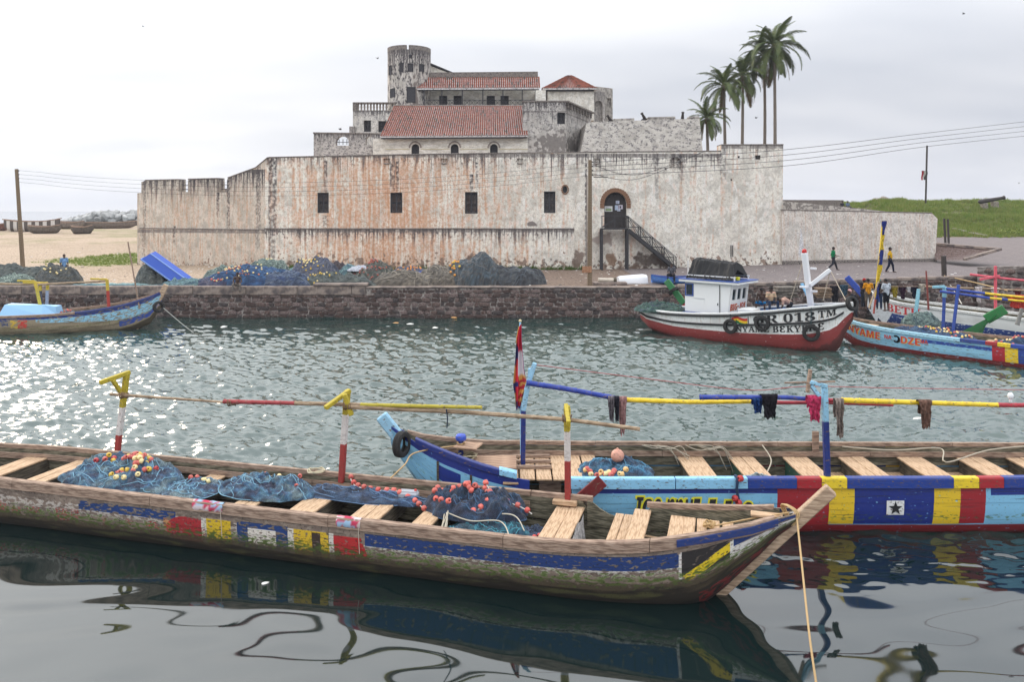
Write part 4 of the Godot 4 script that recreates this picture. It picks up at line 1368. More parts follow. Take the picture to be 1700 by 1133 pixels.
func build_street_stairs() -> void:
	var D := 65.4
	var steel := rough_mat("steel", [c8(34,34,38), c8(50,50,54), c8(62,58,58)], 0.03,1.0,0.6,0.3)
	var o := at(1020,380, D)
	var st := thing("steel_staircase", "dark steel landing and stairs with crossed railing up to the arched door", "staircase", Vector3(0,0, -D))
	var x0 := at(998,0, D - 1.2).x; var x1 := at(1043,0, D - 1.2).x
	var yf := at(0,379, D - 0.6).y
	var g := Geo.new()
	g.bx((x0 + x1) * 0.5, yf - 0.05,0.72, x1 - x0,0.1,1.16,0.01)
	part("landing", g, steel, st)
	for x in [x0 + 0.06, x1 - 0.06]:
		for z in [0.28,1.2]:
			g = Geo.new()
			g.bx(x, (yf + 1.95) * 0.5 - 0.05, z, 0.16, yf - 2.06,0.14,0.01)
			part("leg", g, steel, st)
	g = Geo.new()
	for x in [x0 + 0.05, (x0 + x1) * 0.5, x1 - 0.05]: g.bx(x, yf + 0.5,1.25,0.06,1.0,0.06)
	g.bx((x0 + x1) * 0.5, yf + 1.0,1.25, x1 - x0,0.06,0.05)
	g.beam(Vector3(x0 + 0.1, yf + 0.1,1.25), Vector3((x0 + x1) * 0.5, yf + 0.72,1.25), 0.05,0.12)
	part("landing_railing", g, steel, st)
	var bx := at(1122,0, D - 1.2).x
	var by := land(bx, D) + 0.05
	for z in [0.2,1.25]:
		g = Geo.new()
		g.beam(Vector3(x1, yf - 0.12, z), Vector3(bx, by, z), 0.06,0.28)
		part("stringer", g, steel, st)
		g = Geo.new()
		g.beam(Vector3(x1, yf + 0.95, z), Vector3(bx, by + 0.95, z), 0.05,0.05)
		for k in 5:
			var p := Vector3(x1, yf, z).lerp(Vector3(bx, by, z), k / 4.0)
			g.bx(p.x, p.y + 0.48, z, 0.06,0.96,0.06)
			if k < 4:
				var p2 := Vector3(x1, yf, z).lerp(Vector3(bx, by, z), (k + 1) / 4.0)
				g.beam(p + Vector3(0,0.1,0), p2 + Vector3(0,0.9,0), 0.035,0.04)
				g.beam(p + Vector3(0,0.9,0.04), p2 + Vector3(0,0.1,0.04), 0.035,0.04)
		part("stair_railing", g, steel, st)
	for k in 17:
		var p := Vector3(x1, yf - 0.05,0.72).lerp(Vector3(bx, by, 0.72), (k + 0.5) / 17.0)
		g = Geo.new()
		g.bx(p.x, p.y, 0.725,0.27,0.03,0.985)
		part("tread", g, steel, st)

# ------------------------------------------------------------------ boats
class Hull:
	var st := []          # x, half beam +z, half beam -z, sheer +z, sheer -z, keel
	var bq := [0.0,0.2,0.4,0.55,0.7,0.82,0.92,0.97,1.0]
	var bb := [1.0,1.01,1.0,0.965,0.87,0.72,0.46,0.25,0.0]
	func val(x: float, k: int) -> float:
		var n := st.size()
		if x <= st[0][0]: return st[0][k]
		if x >= st[n - 1][0]: return st[n - 1][k]
		var i := 0
		while x > st[i + 1][0]: i += 1
		var f: float = (x - st[i][0]) / (st[i + 1][0] - st[i][0])
		var a: float = st[maxi(i - 1,0)][k]
		var d: float = st[mini(i + 2, n - 1)][k]
		var lo := minf(st[i][k], st[i + 1][k]) - 0.06
		var hi := maxf(st[i][k], st[i + 1][k]) + 0.06
		return clampf(cubic_interpolate(st[i][k], st[i + 1][k], a, d, f), lo, hi)
	func beam(q: float) -> float:
		for k in bq.size() - 1:
			if q <= bq[k + 1]:
				return lerpf(bb[k], bb[k + 1], (q - bq[k]) / (bq[k + 1] - bq[k]))
		return 0.0
	func sheer(x: float, side: int) -> float: return val(x, 3 if side > 0 else 4)
	func pt(x: float, q: float, side: int, out := 0.0) -> Vector3:
		var h := val(x, 1 if side > 0 else 2)
		var s := sheer(x, side)
		var keel := val(x, 5)
		var b := h * beam(q) + out * (1.0 if q < 0.85 else 0.4)
		return Vector3(x, s + (keel - s) * q - (out * 0.9 if q > 0.8 else 0.0), side * maxf(b, 0.0))
	func qy(x: float, y: float, side: int) -> float:
		var s := sheer(x, side)
		return (y - s) / (val(x, 5) - s)
	func lo() -> float: return st[0][0]
	func hi() -> float: return st[st.size() - 1][0]

func px_of(t: Transform3D, p: Vector3) -> float:
	var w := t * p
	return 850.0 + LENS * w.x / -w.z

func hull_x(h: Hull, t: Transform3D, px: float, q := 0.0, side := 1) -> float:    # where along the hull a spot of the photograph lies
	var a := h.lo() - 2.0
	var b := h.hi() + 2.0
	for k in 40:
		var m := (a + b) * 0.5
		if px_of(t, Vector3(m, h.pt(m, q, side).y, h.pt(m, q, side).z)) < px: a = m
		else: b = m
	return (a + b) * 0.5

func strake(h: Hull, side: int, q0: float, q1: float, x0: float, x1: float, m: Material, parent: Node, called := "strake", out := 0.0, step := 0.3, thick := 0.04) -> MeshInstance3D:
	var g := Geo.new()
	var n := maxi(2, int((x1 - x0) / step))
	var nq := maxi(2, int((q1 - q0) / 0.06) + 1)
	var rows := []
	var uvs := []
	for r in nq + 1:
		var q := lerpf(q0, q1, float(r) / nq)
		var row := PackedVector3Array()
		var u := PackedVector2Array()
		for k in n + 1:
			var x := lerpf(x0, x1, float(k) / n)
			row.append(h.pt(x, q, side, out))
			u.append(Vector2((x - h.lo()) / (h.hi() - h.lo()), q))
		rows.append(row); uvs.append(u)
	if side < 0:
		rows.reverse(); uvs.reverse()
	g.grid(rows, uvs)
	for e in [0,1]:       # the plank's edges
		var q: float = q0 if e == 0 else q1
		var r2 := []
		var u2 := []
		for o in [out, out - thick]:
			var row := PackedVector3Array()
			var u := PackedVector2Array()
			for k in n + 1:
				var x := lerpf(x0, x1, float(k) / n)
				row.append(h.pt(x, q, side, o)); u.append(Vector2((x - h.lo()) / (h.hi() - h.lo()), q))
			r2.append(row); u2.append(u)
		if (e == 0) == (side > 0):
			r2.reverse(); u2.reverse()
		g.grid(r2, u2)
	return part(called, g, m, parent)

func rail(h: Hull, side: int, x0: float, x1: float, w: float, hh: float, drop: float, m: Material, parent: Node, called := "gunwale_rail", shift := 0.0, q := 0.0) -> MeshInstance3D:   # a plank along the edge
	var g := Geo.new()
	var n := maxi(1, int((x1 - x0) / 0.35))
	var sec := [Vector2(-0.5,0.5), Vector2(0.42,0.5), Vector2(0.5,0.36), Vector2(0.5,-0.5), Vector2(-0.5,-0.5)]
	for e in sec.size():
		var a: Vector2 = sec[e]
		var b: Vector2 = sec[(e + 1) % sec.size()]
		var ra := PackedVector3Array()
		var rb := PackedVector3Array()
		var ua := PackedVector2Array()
		var ub := PackedVector2Array()
		for k in n + 1:
			var x := lerpf(x0, x1, float(k) / n)
			var p := h.pt(x, q, side)
			var y := p.y - drop
			ra.append(Vector3(x, y + a.y * hh, p.z + side * (a.x * w + shift)))
			rb.append(Vector3(x, y + b.y * hh, p.z + side * (b.x * w + shift)))
			ua.append(Vector2(x, e * 0.3)); ub.append(Vector2(x, e * 0.3 + 0.3))
		g.grid([ra, rb] if side < 0 else [rb, ra], [ua, ub] if side < 0 else [ub, ua])
	for x in [x0, x1]:
		var p := h.pt(x, q, side)
		var poly := PackedVector3Array()
		for e in sec: poly.append(Vector3(x, p.y - drop + e.y * hh, p.z + side * (e.x * w + shift)))
		g.face(poly, Vector3((x0 + x1) * 0.5, p.y, p.z))
	return part(called, g, m, parent)

func plank(called: String, parent: Node, c: Vector3, size: Vector3, m: Material, turn := 0.0, roll := 0.0) -> MeshInstance3D:    # size.x along the grain
	var g := Geo.new()
	g.box(Transform3D(), size, 0.012)
	return part(called, g, m, parent, Transform3D(Basis(Vector3.UP, turn) * Basis(Vector3.RIGHT, roll), c))

func thwart(parent: Node, h: Hull, x: float, w: float, y: float, n: int, m: Material, gap := 0.012) -> void:
	var zn := h.pt(x, h.qy(x, y, 1), 1).z - 0.05
	var zf := h.pt(x, h.qy(x, y, -1), -1).z + 0.05
	for k in n:
		var ww := w / n
		plank("thwart", parent, Vector3(x - w * 0.5 + ww * (k + 0.5), y + rng.randf_range(-0.008,0.008), (zn + zf) * 0.5), Vector3(zn - zf, 0.05, ww - gap), m, PI / 2 + rng.randf_range(-0.02,0.02))

func lettering(parent: Node, called: String, text: String, h: Hull, t: Transform3D, px0: float, px1: float, qtop: float, qbot: float, m: Material, lift := 0.012, grow := 0.0, font := "Droid Serif", bold := true, skew := 0.0, mirror := false) -> MeshInstance3D:
	var tm := TextMesh.new()
	var f := SystemFont.new()
	f.font_names = PackedStringArray([font])
	if bold: f.font_weight = 700
	tm.font = f
	tm.text = text
	tm.font_size = 64
	tm.pixel_size = 0.01
	tm.depth = 0.02
	tm.curve_step = 4.0
	var a := tm.surface_get_arrays(0)
	var v: PackedVector3Array = a[Mesh.ARRAY_VERTEX]
	var lo := Vector2(1e9,1e9)
	var hi := Vector2(-1e9,-1e9)
	for p in v:
		lo = lo.min(Vector2(p.x, p.y)); hi = hi.max(Vector2(p.x, p.y))
	var x0 := hull_x(h, t, px0, qtop) - grow
	var x1 := hull_x(h, t, px1, qtop) + grow
	var g := Geo.new()
	var nn: PackedVector3Array = a[Mesh.ARRAY_NORMAL]
	for k in v.size():
		var fx := (v[k].x - lo.x) / (hi.x - lo.x)
		var fy := (v[k].y - lo.y) / (hi.y - lo.y)
		if mirror: fx = 1.0 - fx
		var x := lerpf(x0, x1, fx) + (fy - 0.5) * skew
		var dep := h.sheer(x, 1) - h.val(x, 5)
		var q := lerpf(qbot + grow / dep, qtop - grow / dep, fy)
		g.v.append(h.pt(x, q, 1, lift + (0.004 if v[k].z > 0 else -0.004)))
		g.n.append(Vector3(0,0.1,1).normalized() if nn[k].z > 0.5 else nn[k])
		g.t.append(Vector2.ZERO); g.c.append(Color.WHITE)
	g.i = a[Mesh.ARRAY_INDEX]
	return part(called, g, m, parent)

func pole(called: String, label: String, category: String, pts: Array, rad: float, cols: Array, group := "") -> Node3D:    # bamboo: painted lengths joined end to end, knuckles every 35 cm
	var o := thing(called, label, category, pts[0], 0.0, group)
	var total := 0.0
	for k in pts.size() - 1: total += pts[k].distance_to(pts[k + 1])
	var along := func(s: float) -> Vector3:
		for k in pts.size() - 1:
			var l: float = pts[k].distance_to(pts[k + 1])
			if s <= l or k == pts.size() - 2: return pts[k].lerp(pts[k + 1], s / l)
			s -= l
		return pts[0]
	var s0 := 0.0
	for c in cols:      # [share of the length, material]
		var s1: float = s0 + c[0] * total
		var path := PackedVector3Array()
		var rr := []
		var s := s0
		while s < s1 - 0.02:
			for e in [[0.0,1.0], [0.02,1.16], [0.04,1.0]]:
				if s + e[0] < s1:
					path.append(along.call(s + e[0]) - pts[0]); rr.append(rad * e[1] * lerpf(1.0,0.75, s / total))
			s += 0.37
		path.append(along.call(s1) - pts[0]); rr.append(rad * lerpf(1.0,0.75, s1 / total))
		var g := Geo.new()
		g.tube(path, rr, 8)
		part("pole_length", g, c[1], o)
		s0 = s1
	return o

func rope(called: String, label: String, pts: Array, rad: float, m: Material, cat := "rope", group := "", sag := 0.0) -> MeshInstance3D:
	var c := Curve3D.new()
	for k in pts.size():
		var a: Vector3 = pts[maxi(k - 1,0)]
		var b: Vector3 = pts[mini(k + 1, pts.size() - 1)]
		var tn := (b - a) / 6.0
		c.add_point(pts[k], -tn, tn)
	c.bake_interval = 0.12
	var bp := c.get_baked_points()
	if sag > 0.0:
		for k in bp.size():
			var f := float(k) / (bp.size() - 1)
			bp[k].y -= sag * 4.0 * f * (1.0 - f)
	var g := Geo.new()
	g.tube(bp, rad, 6)
	return solo(called, g, m, label, cat, Transform3D(), group)

func rope_part(called: String, parent: Node, pts: Array, rad: float, m: Material, x := Transform3D()) -> MeshInstance3D:
	var c := Curve3D.new()
	for k in pts.size():
		var a: Vector3 = pts[maxi(k - 1,0)]
		var b: Vector3 = pts[mini(k + 1, pts.size() - 1)]
		var tn := (b - a) / 6.0
		c.add_point(pts[k], -tn, tn)
	c.bake_interval = 0.06
	var g := Geo.new()
	g.tube(c.get_baked_points(), rad, 6)
	return part(called, g, m, parent, x)

func coil(c: Vector3, r: float, turns: float, sd: int, flat := 0.05) -> Array:
	var pts := []
	var rg := RandomNumberGenerator.new()
	rg.seed = sd
	for k in int(turns * 9):
		var a := TAU * k / 9.0
		var rr := r * (0.7 + 0.45 * rg.randf())
		pts.append(c + Vector3(cos(a) * rr, rg.randf() * flat, sin(a) * rr * 0.8))
	return pts

func tyre(called: String, label: String, x: Transform3D, r: float, w: float, group := "") -> Node3D:    # axis along z
	var o := thing(called, label, "tyre", Vector3.ZERO, 0.0, group)
	o.transform = x
	var g := Geo.new()
	var prof := []
	for p in [[0.56,-0.36], [0.6,-0.46], [0.75,-0.5], [0.93,-0.47], [0.99,-0.36], [1.0,-0.12], [0.975,-0.1], [0.975,-0.06], [1.0,-0.04], [1.0,0.04], [0.975,0.06], [0.975,0.1], [1.0,0.12], [0.99,0.36], [0.93,0.47], [0.75,0.5], [0.6,0.46], [0.56,0.36], [0.64,0.3], [0.86,0.3], [0.9,0.0], [0.86,-0.3], [0.64,-0.3], [0.56,-0.36]]:
		prof.append(Vector2(p[0] * r, p[1] * w))
	g.lathe(Transform3D(Basis(Vector3.RIGHT, PI / 2), Vector3.ZERO), prof, 28)
	part("tread", g, rough_mat("rubber", [c8(24,24,25), c8(38,37,37), c8(58,55,52)], 0.04,3.0,0.85,0.4), o)
	return o

func float_mesh(r: float, l: float) -> ArrayMesh:
	var g := Geo.new()
	g.lathe(Transform3D(Basis(Vector3(0,0,1), PI / 2), Vector3.ZERO), [Vector2(r * 0.3, -l * 0.5), Vector2(r * 0.75, -l * 0.5), Vector2(r, -l * 0.25), Vector2(r, l * 0.25), Vector2(r * 0.75, l * 0.5), Vector2(r * 0.3, l * 0.5), Vector2(r * 0.3, -l * 0.5)], 10)
	return g.done()

func netting() -> StandardMaterial3D:
	if mats.has("net"): return mats.net
	var s := 512
	var a := noise(0.03,8,4).get_seamless_image(s, s)
	# strands: thin threads in a few directions over loose folds
	var d := PackedByteArray(); d.resize(s * s * 3)
	var ad := a.get_data()
	var b := noise(0.09,18,3).get_seamless_image(s, s).get_data()
	for y in s:
		for x in s:
			var k := y * s + x
			var wob := (ad[k] - 128) * 0.22
			var t1 := absf(fposmod(x + y * 0.35 + wob, 9.0) - 4.5) / 4.5
			var t2 := absf(fposmod(x * 0.4 - y + wob * 1.4,10.0) - 5.0) / 5.0
			var v := 0.56 + 0.44 * maxf(smoothstep(0.45,0.95, t1), smoothstep(0.5,0.95, t2)) + (b[k] - 128) / 256.0 * 0.5
			var c := int(clampf(v, 0.25,1.0) * 255)
			d[k * 3] = c; d[k * 3 + 1] = c; d[k * 3 + 2] = c
	var t := ImageTexture.create_from_image(Image.create_from_data(s, s, false, Image.FORMAT_RGB8, d))
	var m := tri(std(Color.WHITE, 0.9,0.0,0.25), Vector3.ONE * 0.8)
	m.vertex_color_use_as_albedo = true
	m.albedo_texture = t
	relief(m, t, 2.5)
	m.rim_enabled = true; m.rim = 0.3
	mats.net = m
	return m

var net_noise := noise(1.0,91,5)
func net_geo(rx: float, rz: float, h: float, cols: Array, sd: int, rough := 0.3, lean := 0.0) -> Array:     # a heap of netting; gives [geometry, height function]
	var g := Geo.new()
	var rings := 40
	var seg := 104
	var y0 := sd * 1.37
	var hf := func(u: float, a: float) -> Vector3:
		var edge := 1.0 + 0.22 * net_noise.get_noise_3d(cos(a) * 1.3, sin(a) * 1.3, sd * 7.3)
		var x := cos(a) * u * rx * edge
		var z := sin(a) * u * rz * edge
		var lump := net_noise.get_noise_3d(x * 0.8 / maxf(h, 0.3), z * 0.8 / maxf(h, 0.3), sd * 3.1)
		var fold := absf(net_noise.get_noise_3d(cos(a) * 3.2, sin(a) * 3.2 + u * 0.5, sd * 1.7))
		var rid := 1.0 - 2.4 * absf(net_noise.get_noise_3d(x * 2.3, z * 2.3 + y0, sd * 5.1)) - 1.2 * absf(net_noise.get_noise_3d(x * 6.0, z * 6.0, sd * 2.3))
		var y := rid * minf(0.09, h * 0.2) * (1.0 - u * u * u) + h * pow(maxf(0.0,1.0 - u * u), 0.55) * (1.0 + lump * rough * 2.0) * (1.0 - 0.5 * rough + rough * smoothstep(0.3,1.0, u) * (0.5 - fold * 2.2))
		y -= lean * clampf(z, -1.0,1.0)
		return Vector3(x, maxf(y, -0.3), z)
	var rows := []
	var fl := PackedColorArray()
	for r in rings + 1:
		var row := PackedVector3Array()
		for k in seg:
			var p: Vector3 = hf.call(maxf(float(r) / rings, 0.004), TAU * k / seg)
			row.append(p)
			var v := clampf(net_noise.get_noise_3d(p.x * 1.6, p.y * 4.5, p.z * 1.6 + sd) * 1.7 + 0.5,0.0,0.999) * (cols.size() - 1)
			var c: Color = cols[int(v)].lerp(cols[int(v) + 1], v - int(v))
			fl.append((c.lightened(0.2) * (1.0 + 0.5 * net_noise.get_noise_3d(p.x * 5.0, p.y * 9.0, p.z * 5.0))).srgb_to_linear())
		rows.append(row)
	g.grid(rows, [], true)
	g.c = fl
	return [g, hf]

func net_heap(called: String, label: String, x: Transform3D, rx: float, rz: float, h: float, cols: Array, sd: int, floats: Array = [], rough := 0.3, lean := 0.0, group := "") -> Node3D:   # floats: [count, radius, colours, u0, u1, a0, a1]
	var o := thing(called, label, "fishing net", Vector3.ZERO, 0.0, group)
	o.transform = x
	var r := net_geo(rx, rz, h, cols, sd, rough, lean)
	part("netting", r[0], netting(), o)
	var hf: Callable = r[1]
	var rg := RandomNumberGenerator.new()
	rg.seed = sd * 31 + 5
	var cords := Geo.new()
	for k in 22:       # loose cords wandering over the heap
		var path := PackedVector3Array()
		var u := rg.randf_range(0.15,0.95)
		var a := rg.randf() * TAU
		var da := rg.randf_range(-0.16,0.16)
		var du := rg.randf_range(-0.04,0.06)
		for j in 12:
			path.append(hf.call(clampf(u, 0.02,1.0), a) + Vector3(0,0.012,0))
			u += du + rg.randf_range(-0.02,0.02); a += da + rg.randf_range(-0.05,0.05)
		cords.tube(path, 0.009 if h < 0.6 and rx < 1.9 else 0.016,5)
	var mid: Color = cols[cols.size() / 2]
	part("loose_cords", cords, paint(mid.lightened(0.22), 0.9, false), o, Transform3D(), "stuff")
	for f in floats:
		var fm := float_mesh(f[1], f[1] * 1.5)
		var many: bool = f[1] < 0.05 or f[0] > 60
		var mm := {}
		var u: float = rg.randf_range(f[3], f[4])
		var a: float = f[5]
		for k in f[0]:
			# strings of floats: short runs along the heap, then a jump
			if k % 5 == 0:
				u = rg.randf_range(f[3], f[4]); a = rg.randf_range(f[5], f[6])
			a += rg.randf_range(0.09,0.26) * (1.0 if sd % 2 else -1.0) / maxf(0.3, u)
			u = clampf(u + rg.randf_range(-0.05,0.05), f[3], f[4])
			var p: Vector3 = hf.call(u, a) + Vector3(0, f[1] * 0.55,0)
			var tr := Transform3D(Basis.from_euler(Vector3(rg.randf_range(-0.6,0.6), rg.randf() * TAU, rg.randf_range(-0.6,0.6))), p)
			var col: Color = f[2][rg.randi() % f[2].size()]
			if many:
				if not mm.has(col): mm[col] = []
				mm[col].append(tr)
			else: part("net_float", fm, paint(col, 0.55, false), o, tr)
		for col in mm:
			var g := Geo.new()
			for tr in mm[col]: g.add(fm.surface_get_arrays(0), tr)
			part("net_floats", g, paint(col, 0.55, false), o, Transform3D(), "stuff")
	return o

const CORAL := Color8(190,96,86)
const CREAM := Color8(226,206,150)
const YELLOW := Color8(206,172,66)
const NAVY := Color8(28,44,78)

func hull_tex(w: int, h: int, base: Color) -> Array:     # [picture, four noises]
	var p := Paint.new(w, h, base)
	return [p, nz(w, h, 0.03,301,4.0,1.0,4), nz(w, h, 0.1,302,2.0,1.0,5), nz(w, h, 0.012,303,2.0,1.0,4), nz(w, h, 0.14,304,1.0,1.0,3)]

func hull_mat(p: Paint, rough := 0.75, bump := 0.8) -> StandardMaterial3D:
	var m := std(Color.WHITE, rough)
	m.albedo_texture = p.texture()
	relief(m, m.albedo_texture, bump)
	return m

func bench_wood() -> StandardMaterial3D: return wood("bench", c8(150,120,92), c8(192,162,130))
func old_wood() -> StandardMaterial3D: return wood("old", c8(98,78,66), c8(158,134,116))
func dark_wood() -> StandardMaterial3D: return wood("damp", c8(48,42,36), c8(84,76,62))
func inner_wood() -> StandardMaterial3D: return wood("inner", c8(58,56,44), c8(112,106,88))

func build_near_canoe() -> void:
	rng.seed = 41
	var B := Transform3D(Basis(Vector3.UP, deg_to_rad(-15.35)), Vector3(0,0,-15.49))
	var h := Hull.new()
	h.st = [[-15.5,0.1,0.1,1.45,1.45,0.3], [-14.0,0.7,0.7,1.12,1.12,-0.2], [-12.0,1.04,1.04,1.04,1.06,-0.38], [-9.0,1.08,1.1,1.03,1.06,-0.4], [-4.0,1.1,1.12,1.03,1.06,-0.4], [0.6,1.1,1.12,1.04,1.07,-0.4], [1.5,1.07,1.1,1.07,1.08,-0.4], [2.6,0.98,1.04,1.16,1.1,-0.38], [3.6,0.72,0.84,1.3,1.23,-0.22], [4.5,0.42,0.5,1.46,1.42,0.66], [5.2,0.14,0.18,1.62,1.62,1.38]]
	var boat := thing("long_canoe", "long weathered wooden canoe with mossy flaking hull and painted patches, nearest of all the boats", "canoe", B.origin, deg_to_rad(-15.35))
	# painted side
	var W := 2048
	var Hh := 192
	var r := hull_tex(W, Hh, c8(128,112,100))
	var p: Paint = r[0]
	var n1: PackedByteArray = r[1]; var n2: PackedByteArray = r[2]; var n3: PackedByteArray = r[3]; var n4: PackedByteArray = r[4]
	var U := func(px: float, q := 0.25) -> float: return (hull_x(h, B, px, q) - h.lo()) / (h.hi() - h.lo()) * W
	var V := func(q: float) -> float: return q * Hh
	p.layer(n1,90,190, c8(92,80,72), 0.8)
	p.layer(n2,120,200, c8(158,146,132), 0.6)
	p.rect(0, V.call(0.22), U.call(560), V.call(0.54), c8(190,182,174), n2,112,0.8)      # old whitewash
	p.rect(U.call(600), V.call(0.3), U.call(1300), V.call(0.5), c8(196,190,182), n2,116,0.85)
	for k in 14:
		var x: float = U.call(rng.randf_range(-10,275))
		p.rect(x, V.call(rng.randf_range(0.3,0.4)), x + rng.randf_range(8,34), V.call(rng.randf_range(0.42,0.54)), c8(186,62,58), n4,135,0.85)
	p.rect(U.call(132), V.call(0.16), U.call(292), V.call(0.29), c8(26,56,112), n2,92)
	var circ := []
	for k in 20: circ.append(Vector2(U.call(308) + cos(TAU * k / 20) * 46, V.call(0.41) + sin(TAU * k / 20) * Hh * 0.2))
	p.shape(circ, c8(158,34,40), n2,52)
	p.rect(U.call(310), V.call(0.22), U.call(335), V.call(0.56), c8(158,34,40), n2,56)
	p.rect(U.call(272), V.call(0.26), U.call(284), V.call(0.5), c8(196,120,60), n2,88,0.7)
	p.rect(U.call(335), V.call(0.2), U.call(343), V.call(0.6), c8(206,200,190), n2,74)
	p.rect(U.call(343), V.call(0.2), U.call(384), V.call(0.56), c8(206,172,34), n2,60)
	p.rect(U.call(394), V.call(0.18), U.call(478), V.call(0.56), c8(26,56,112), n2,88)
	p.rect(U.call(412), V.call(0.26), U.call(458), V.call(0.5), c8(214,206,196), n2,60)
	p.rect(U.call(478), V.call(0.2), U.call(488), V.call(0.6), c8(206,200,190), n2,60)
	p.rect(U.call(488), V.call(0.2), U.call(546), V.call(0.55), c8(206,170,38), n2,60)
	p.rect(U.call(518), V.call(0.22), U.call(532), V.call(0.8), c8(58,44,36), n2,50)
	p.shape([Vector2(U.call(554), V.call(0.22)), Vector2(U.call(600), V.call(0.22)), Vector2(U.call(614), V.call(0.56)), Vector2(U.call(556), V.call(0.56))], c8(172,36,38), n2,52)
	p.rect(U.call(546), V.call(0.2), U.call(554), V.call(0.6), c8(206,200,190), n2,60)
	p.rect(U.call(606), V.call(0.15), U.call(1128), V.call(0.31), c8(25,52,108), n2,62)
	p.rect(U.call(1127), V.call(0.15), U.call(1133), V.call(0.46), c8(214,208,204), n2,52)
	p.rect(U.call(1132), V.call(0.15), U.call(1213), V.call(0.42), c8(40,36,36), n2,52)
	p.shape([Vector2(U.call(1133), V.call(0.42)), Vector2(U.call(1213), V.call(0.18)), Vector2(U.call(1213), V.call(0.32)), Vector2(U.call(1140), V.call(0.5))], c8(220,190,32), n2,62)
	p.rect(U.call(1212), V.call(0.13), U.call(1218), V.call(0.46), c8(216,212,206), n2,52)
	p.shape([Vector2(U.call(1218), V.call(0.12)), Vector2(W, V.call(0.06)), Vector2(W, V.call(0.2)), Vector2(U.call(1218), V.call(0.27))], c8(27,52,110), n2,56)
	p.rect(U.call(1218), V.call(0.27), W, V.call(0.5), c8(206,202,198), n2,56)
	# damp foot, moss, scratches
	var gate := PackedFloat32Array(); gate.resize(Hh)
	for y in Hh: gate[y] = clampf((float(y) / Hh - 0.31) * 6.5,0.0,1.6)
	p.layer(n2,76,150, c8(66,56,40), 0.9, gate)
	for y in Hh: gate[y] = clampf((float(y) / Hh - 0.43) * 6.0,0.0,1.7)
	p.layer(n1,50,130, c8(40,34,27), 0.92, gate)
	for y in Hh: gate[y] = 1.0 - absf(float(y) / Hh - 0.43) * 3.0
	p.layer(n2,84,140, c8(72,90,34), 0.85, gate)
	for y in Hh: gate[y] = 1.0 - absf(float(y) / Hh - 0.63) * 5.0
	p.layer(n1,96,170, c8(92,92,52), 0.7, gate)
	for y in Hh: gate[y] = clampf((float(y) / Hh - 0.7) * 12.0,0.0,2.0)
	p.layer(n2,20,120, c8(28,25,21), 0.9, gate)
	p.rect(U.call(1160,0.6), V.call(0.68), W, V.call(0.9), c8(120,34,34), n2,112,0.9)
	p.layer(n4,178,220, c8(34,30,27), 0.8)
	p.layer(nz(W, Hh, 0.4,311,40.0,1.0,2), 196,230, c8(30,27,24), 0.7)
	var side := hull_mat(p, 0.8,1.5)
	for s in [1,-1]:
		var joint: float = [-8.2,-4.4,0.2][rng.randi() % 3]
		if s > 0:
			for e in [[h.lo(), -3.35], [-3.34, h.hi()]]: strake(h, s, 0.02,0.34, e[0], e[1], side, boat, "strake", 0.012)
		else:      # the far top plank stops short of the bow, then starts again
			strake(h, s, 0.02,0.34, h.lo(), 1.35, side, boat, "strake", 0.012)
			strake(h, s, 0.02,0.34,2.55, h.hi(), side, boat, "strake", 0.012)
		for e in [[h.lo(), joint], [joint + 0.01, h.hi()]]: strake(h, s, 0.345,0.56, e[0], e[1], side, boat, "strake", 0.0)
		strake(h, s, 0.565,1.0, h.lo(), h.hi(), side, boat, "hull_bottom", -0.012)
		# inside
		var g := Geo.new()
		for band in [[0.03,0.33], [0.35,0.54], [0.56,0.95]]:
			var rows := []
			for k in 6:
				var row := PackedVector3Array()
				for j in 60:
					var x := lerpf(h.lo() + 0.3, h.hi() - 0.25, j / 59.0)
					var q: float = lerpf(band[0], band[1], k / 5.0)
					if s < 0 and band[0] < 0.1 and x > 1.35 and x < 2.55: q = 0.34
					row.append(h.pt(x, q, s, -0.06 - 0.01 * int(band[0] > 0.3)))
				rows.append(row)
			if s > 0: rows.reverse()
			g.grid(rows)
		part("inner_planking", g, inner_wood(), boat)
	var gf := Geo.new()
	var rows := []
	for z in [-0.8,0.8]:
		var row := PackedVector3Array()
		for j in 40:
			var x := lerpf(-14.5,4.2, j / 39.0)
			row.append(Vector3(x, -0.12, z * minf(1.0, h.val(x, 1))))
		rows.append(row)
	rows.reverse()
	gf.grid(rows)
	part("bottom_boards", gf, dark_wood(), boat)
	# rails
	var railw := old_wood()
	var cuts := [-15.2,-10.95,-7.4,-3.34,0.15,2.75,4.85]
	for k in cuts.size() - 1: rail(h, 1, cuts[k], cuts[k + 1] - 0.012,0.13,0.2,0.06, railw, boat, "gunwale_rail", -0.02)
	var blue := paint(c8(28,52,112), 0.65)
	rail(h, 1,3.2,4.9,0.03,0.12,0.06, blue, boat, "painted_edge", 0.062)
	for e in [[-15.2,-9.6], [-9.58,-4.9], [-4.88,0.1], [0.12,1.4], [2.5,4.86]]: rail(h, -1, e[0], e[1], 0.1,0.1,0.0, railw, boat, "gunwale_rail", 0.0)
	for e in [[-15.2,-9.6], [-9.58,-4.9], [-4.88,0.1]]: rail(h, -1, e[0], e[1], 0.05,0.13,0.2, railw, boat, "inner_rail", -0.1)
	# the swept edge left of the gap in the far side
	var g := Geo.new()
	var poly := PackedVector2Array([Vector2(1.3,0.55), Vector2(1.3,1.05), Vector2(1.42,1.03), Vector2(1.55,0.93), Vector2(1.75,0.83), Vector2(2.05,0.77), Vector2(2.5,0.74), Vector2(2.5,0.55)])
	g.prism(poly, T(Vector3(0,0,-1.0)), 0.05)
	part("side_board", g, inner_wood(), boat)
	# stem timber
	g = Geo.new()
	var a := Vector3(3.62,-0.27,0.0)
	var b := Vector3(5.8,2.06,0.0)
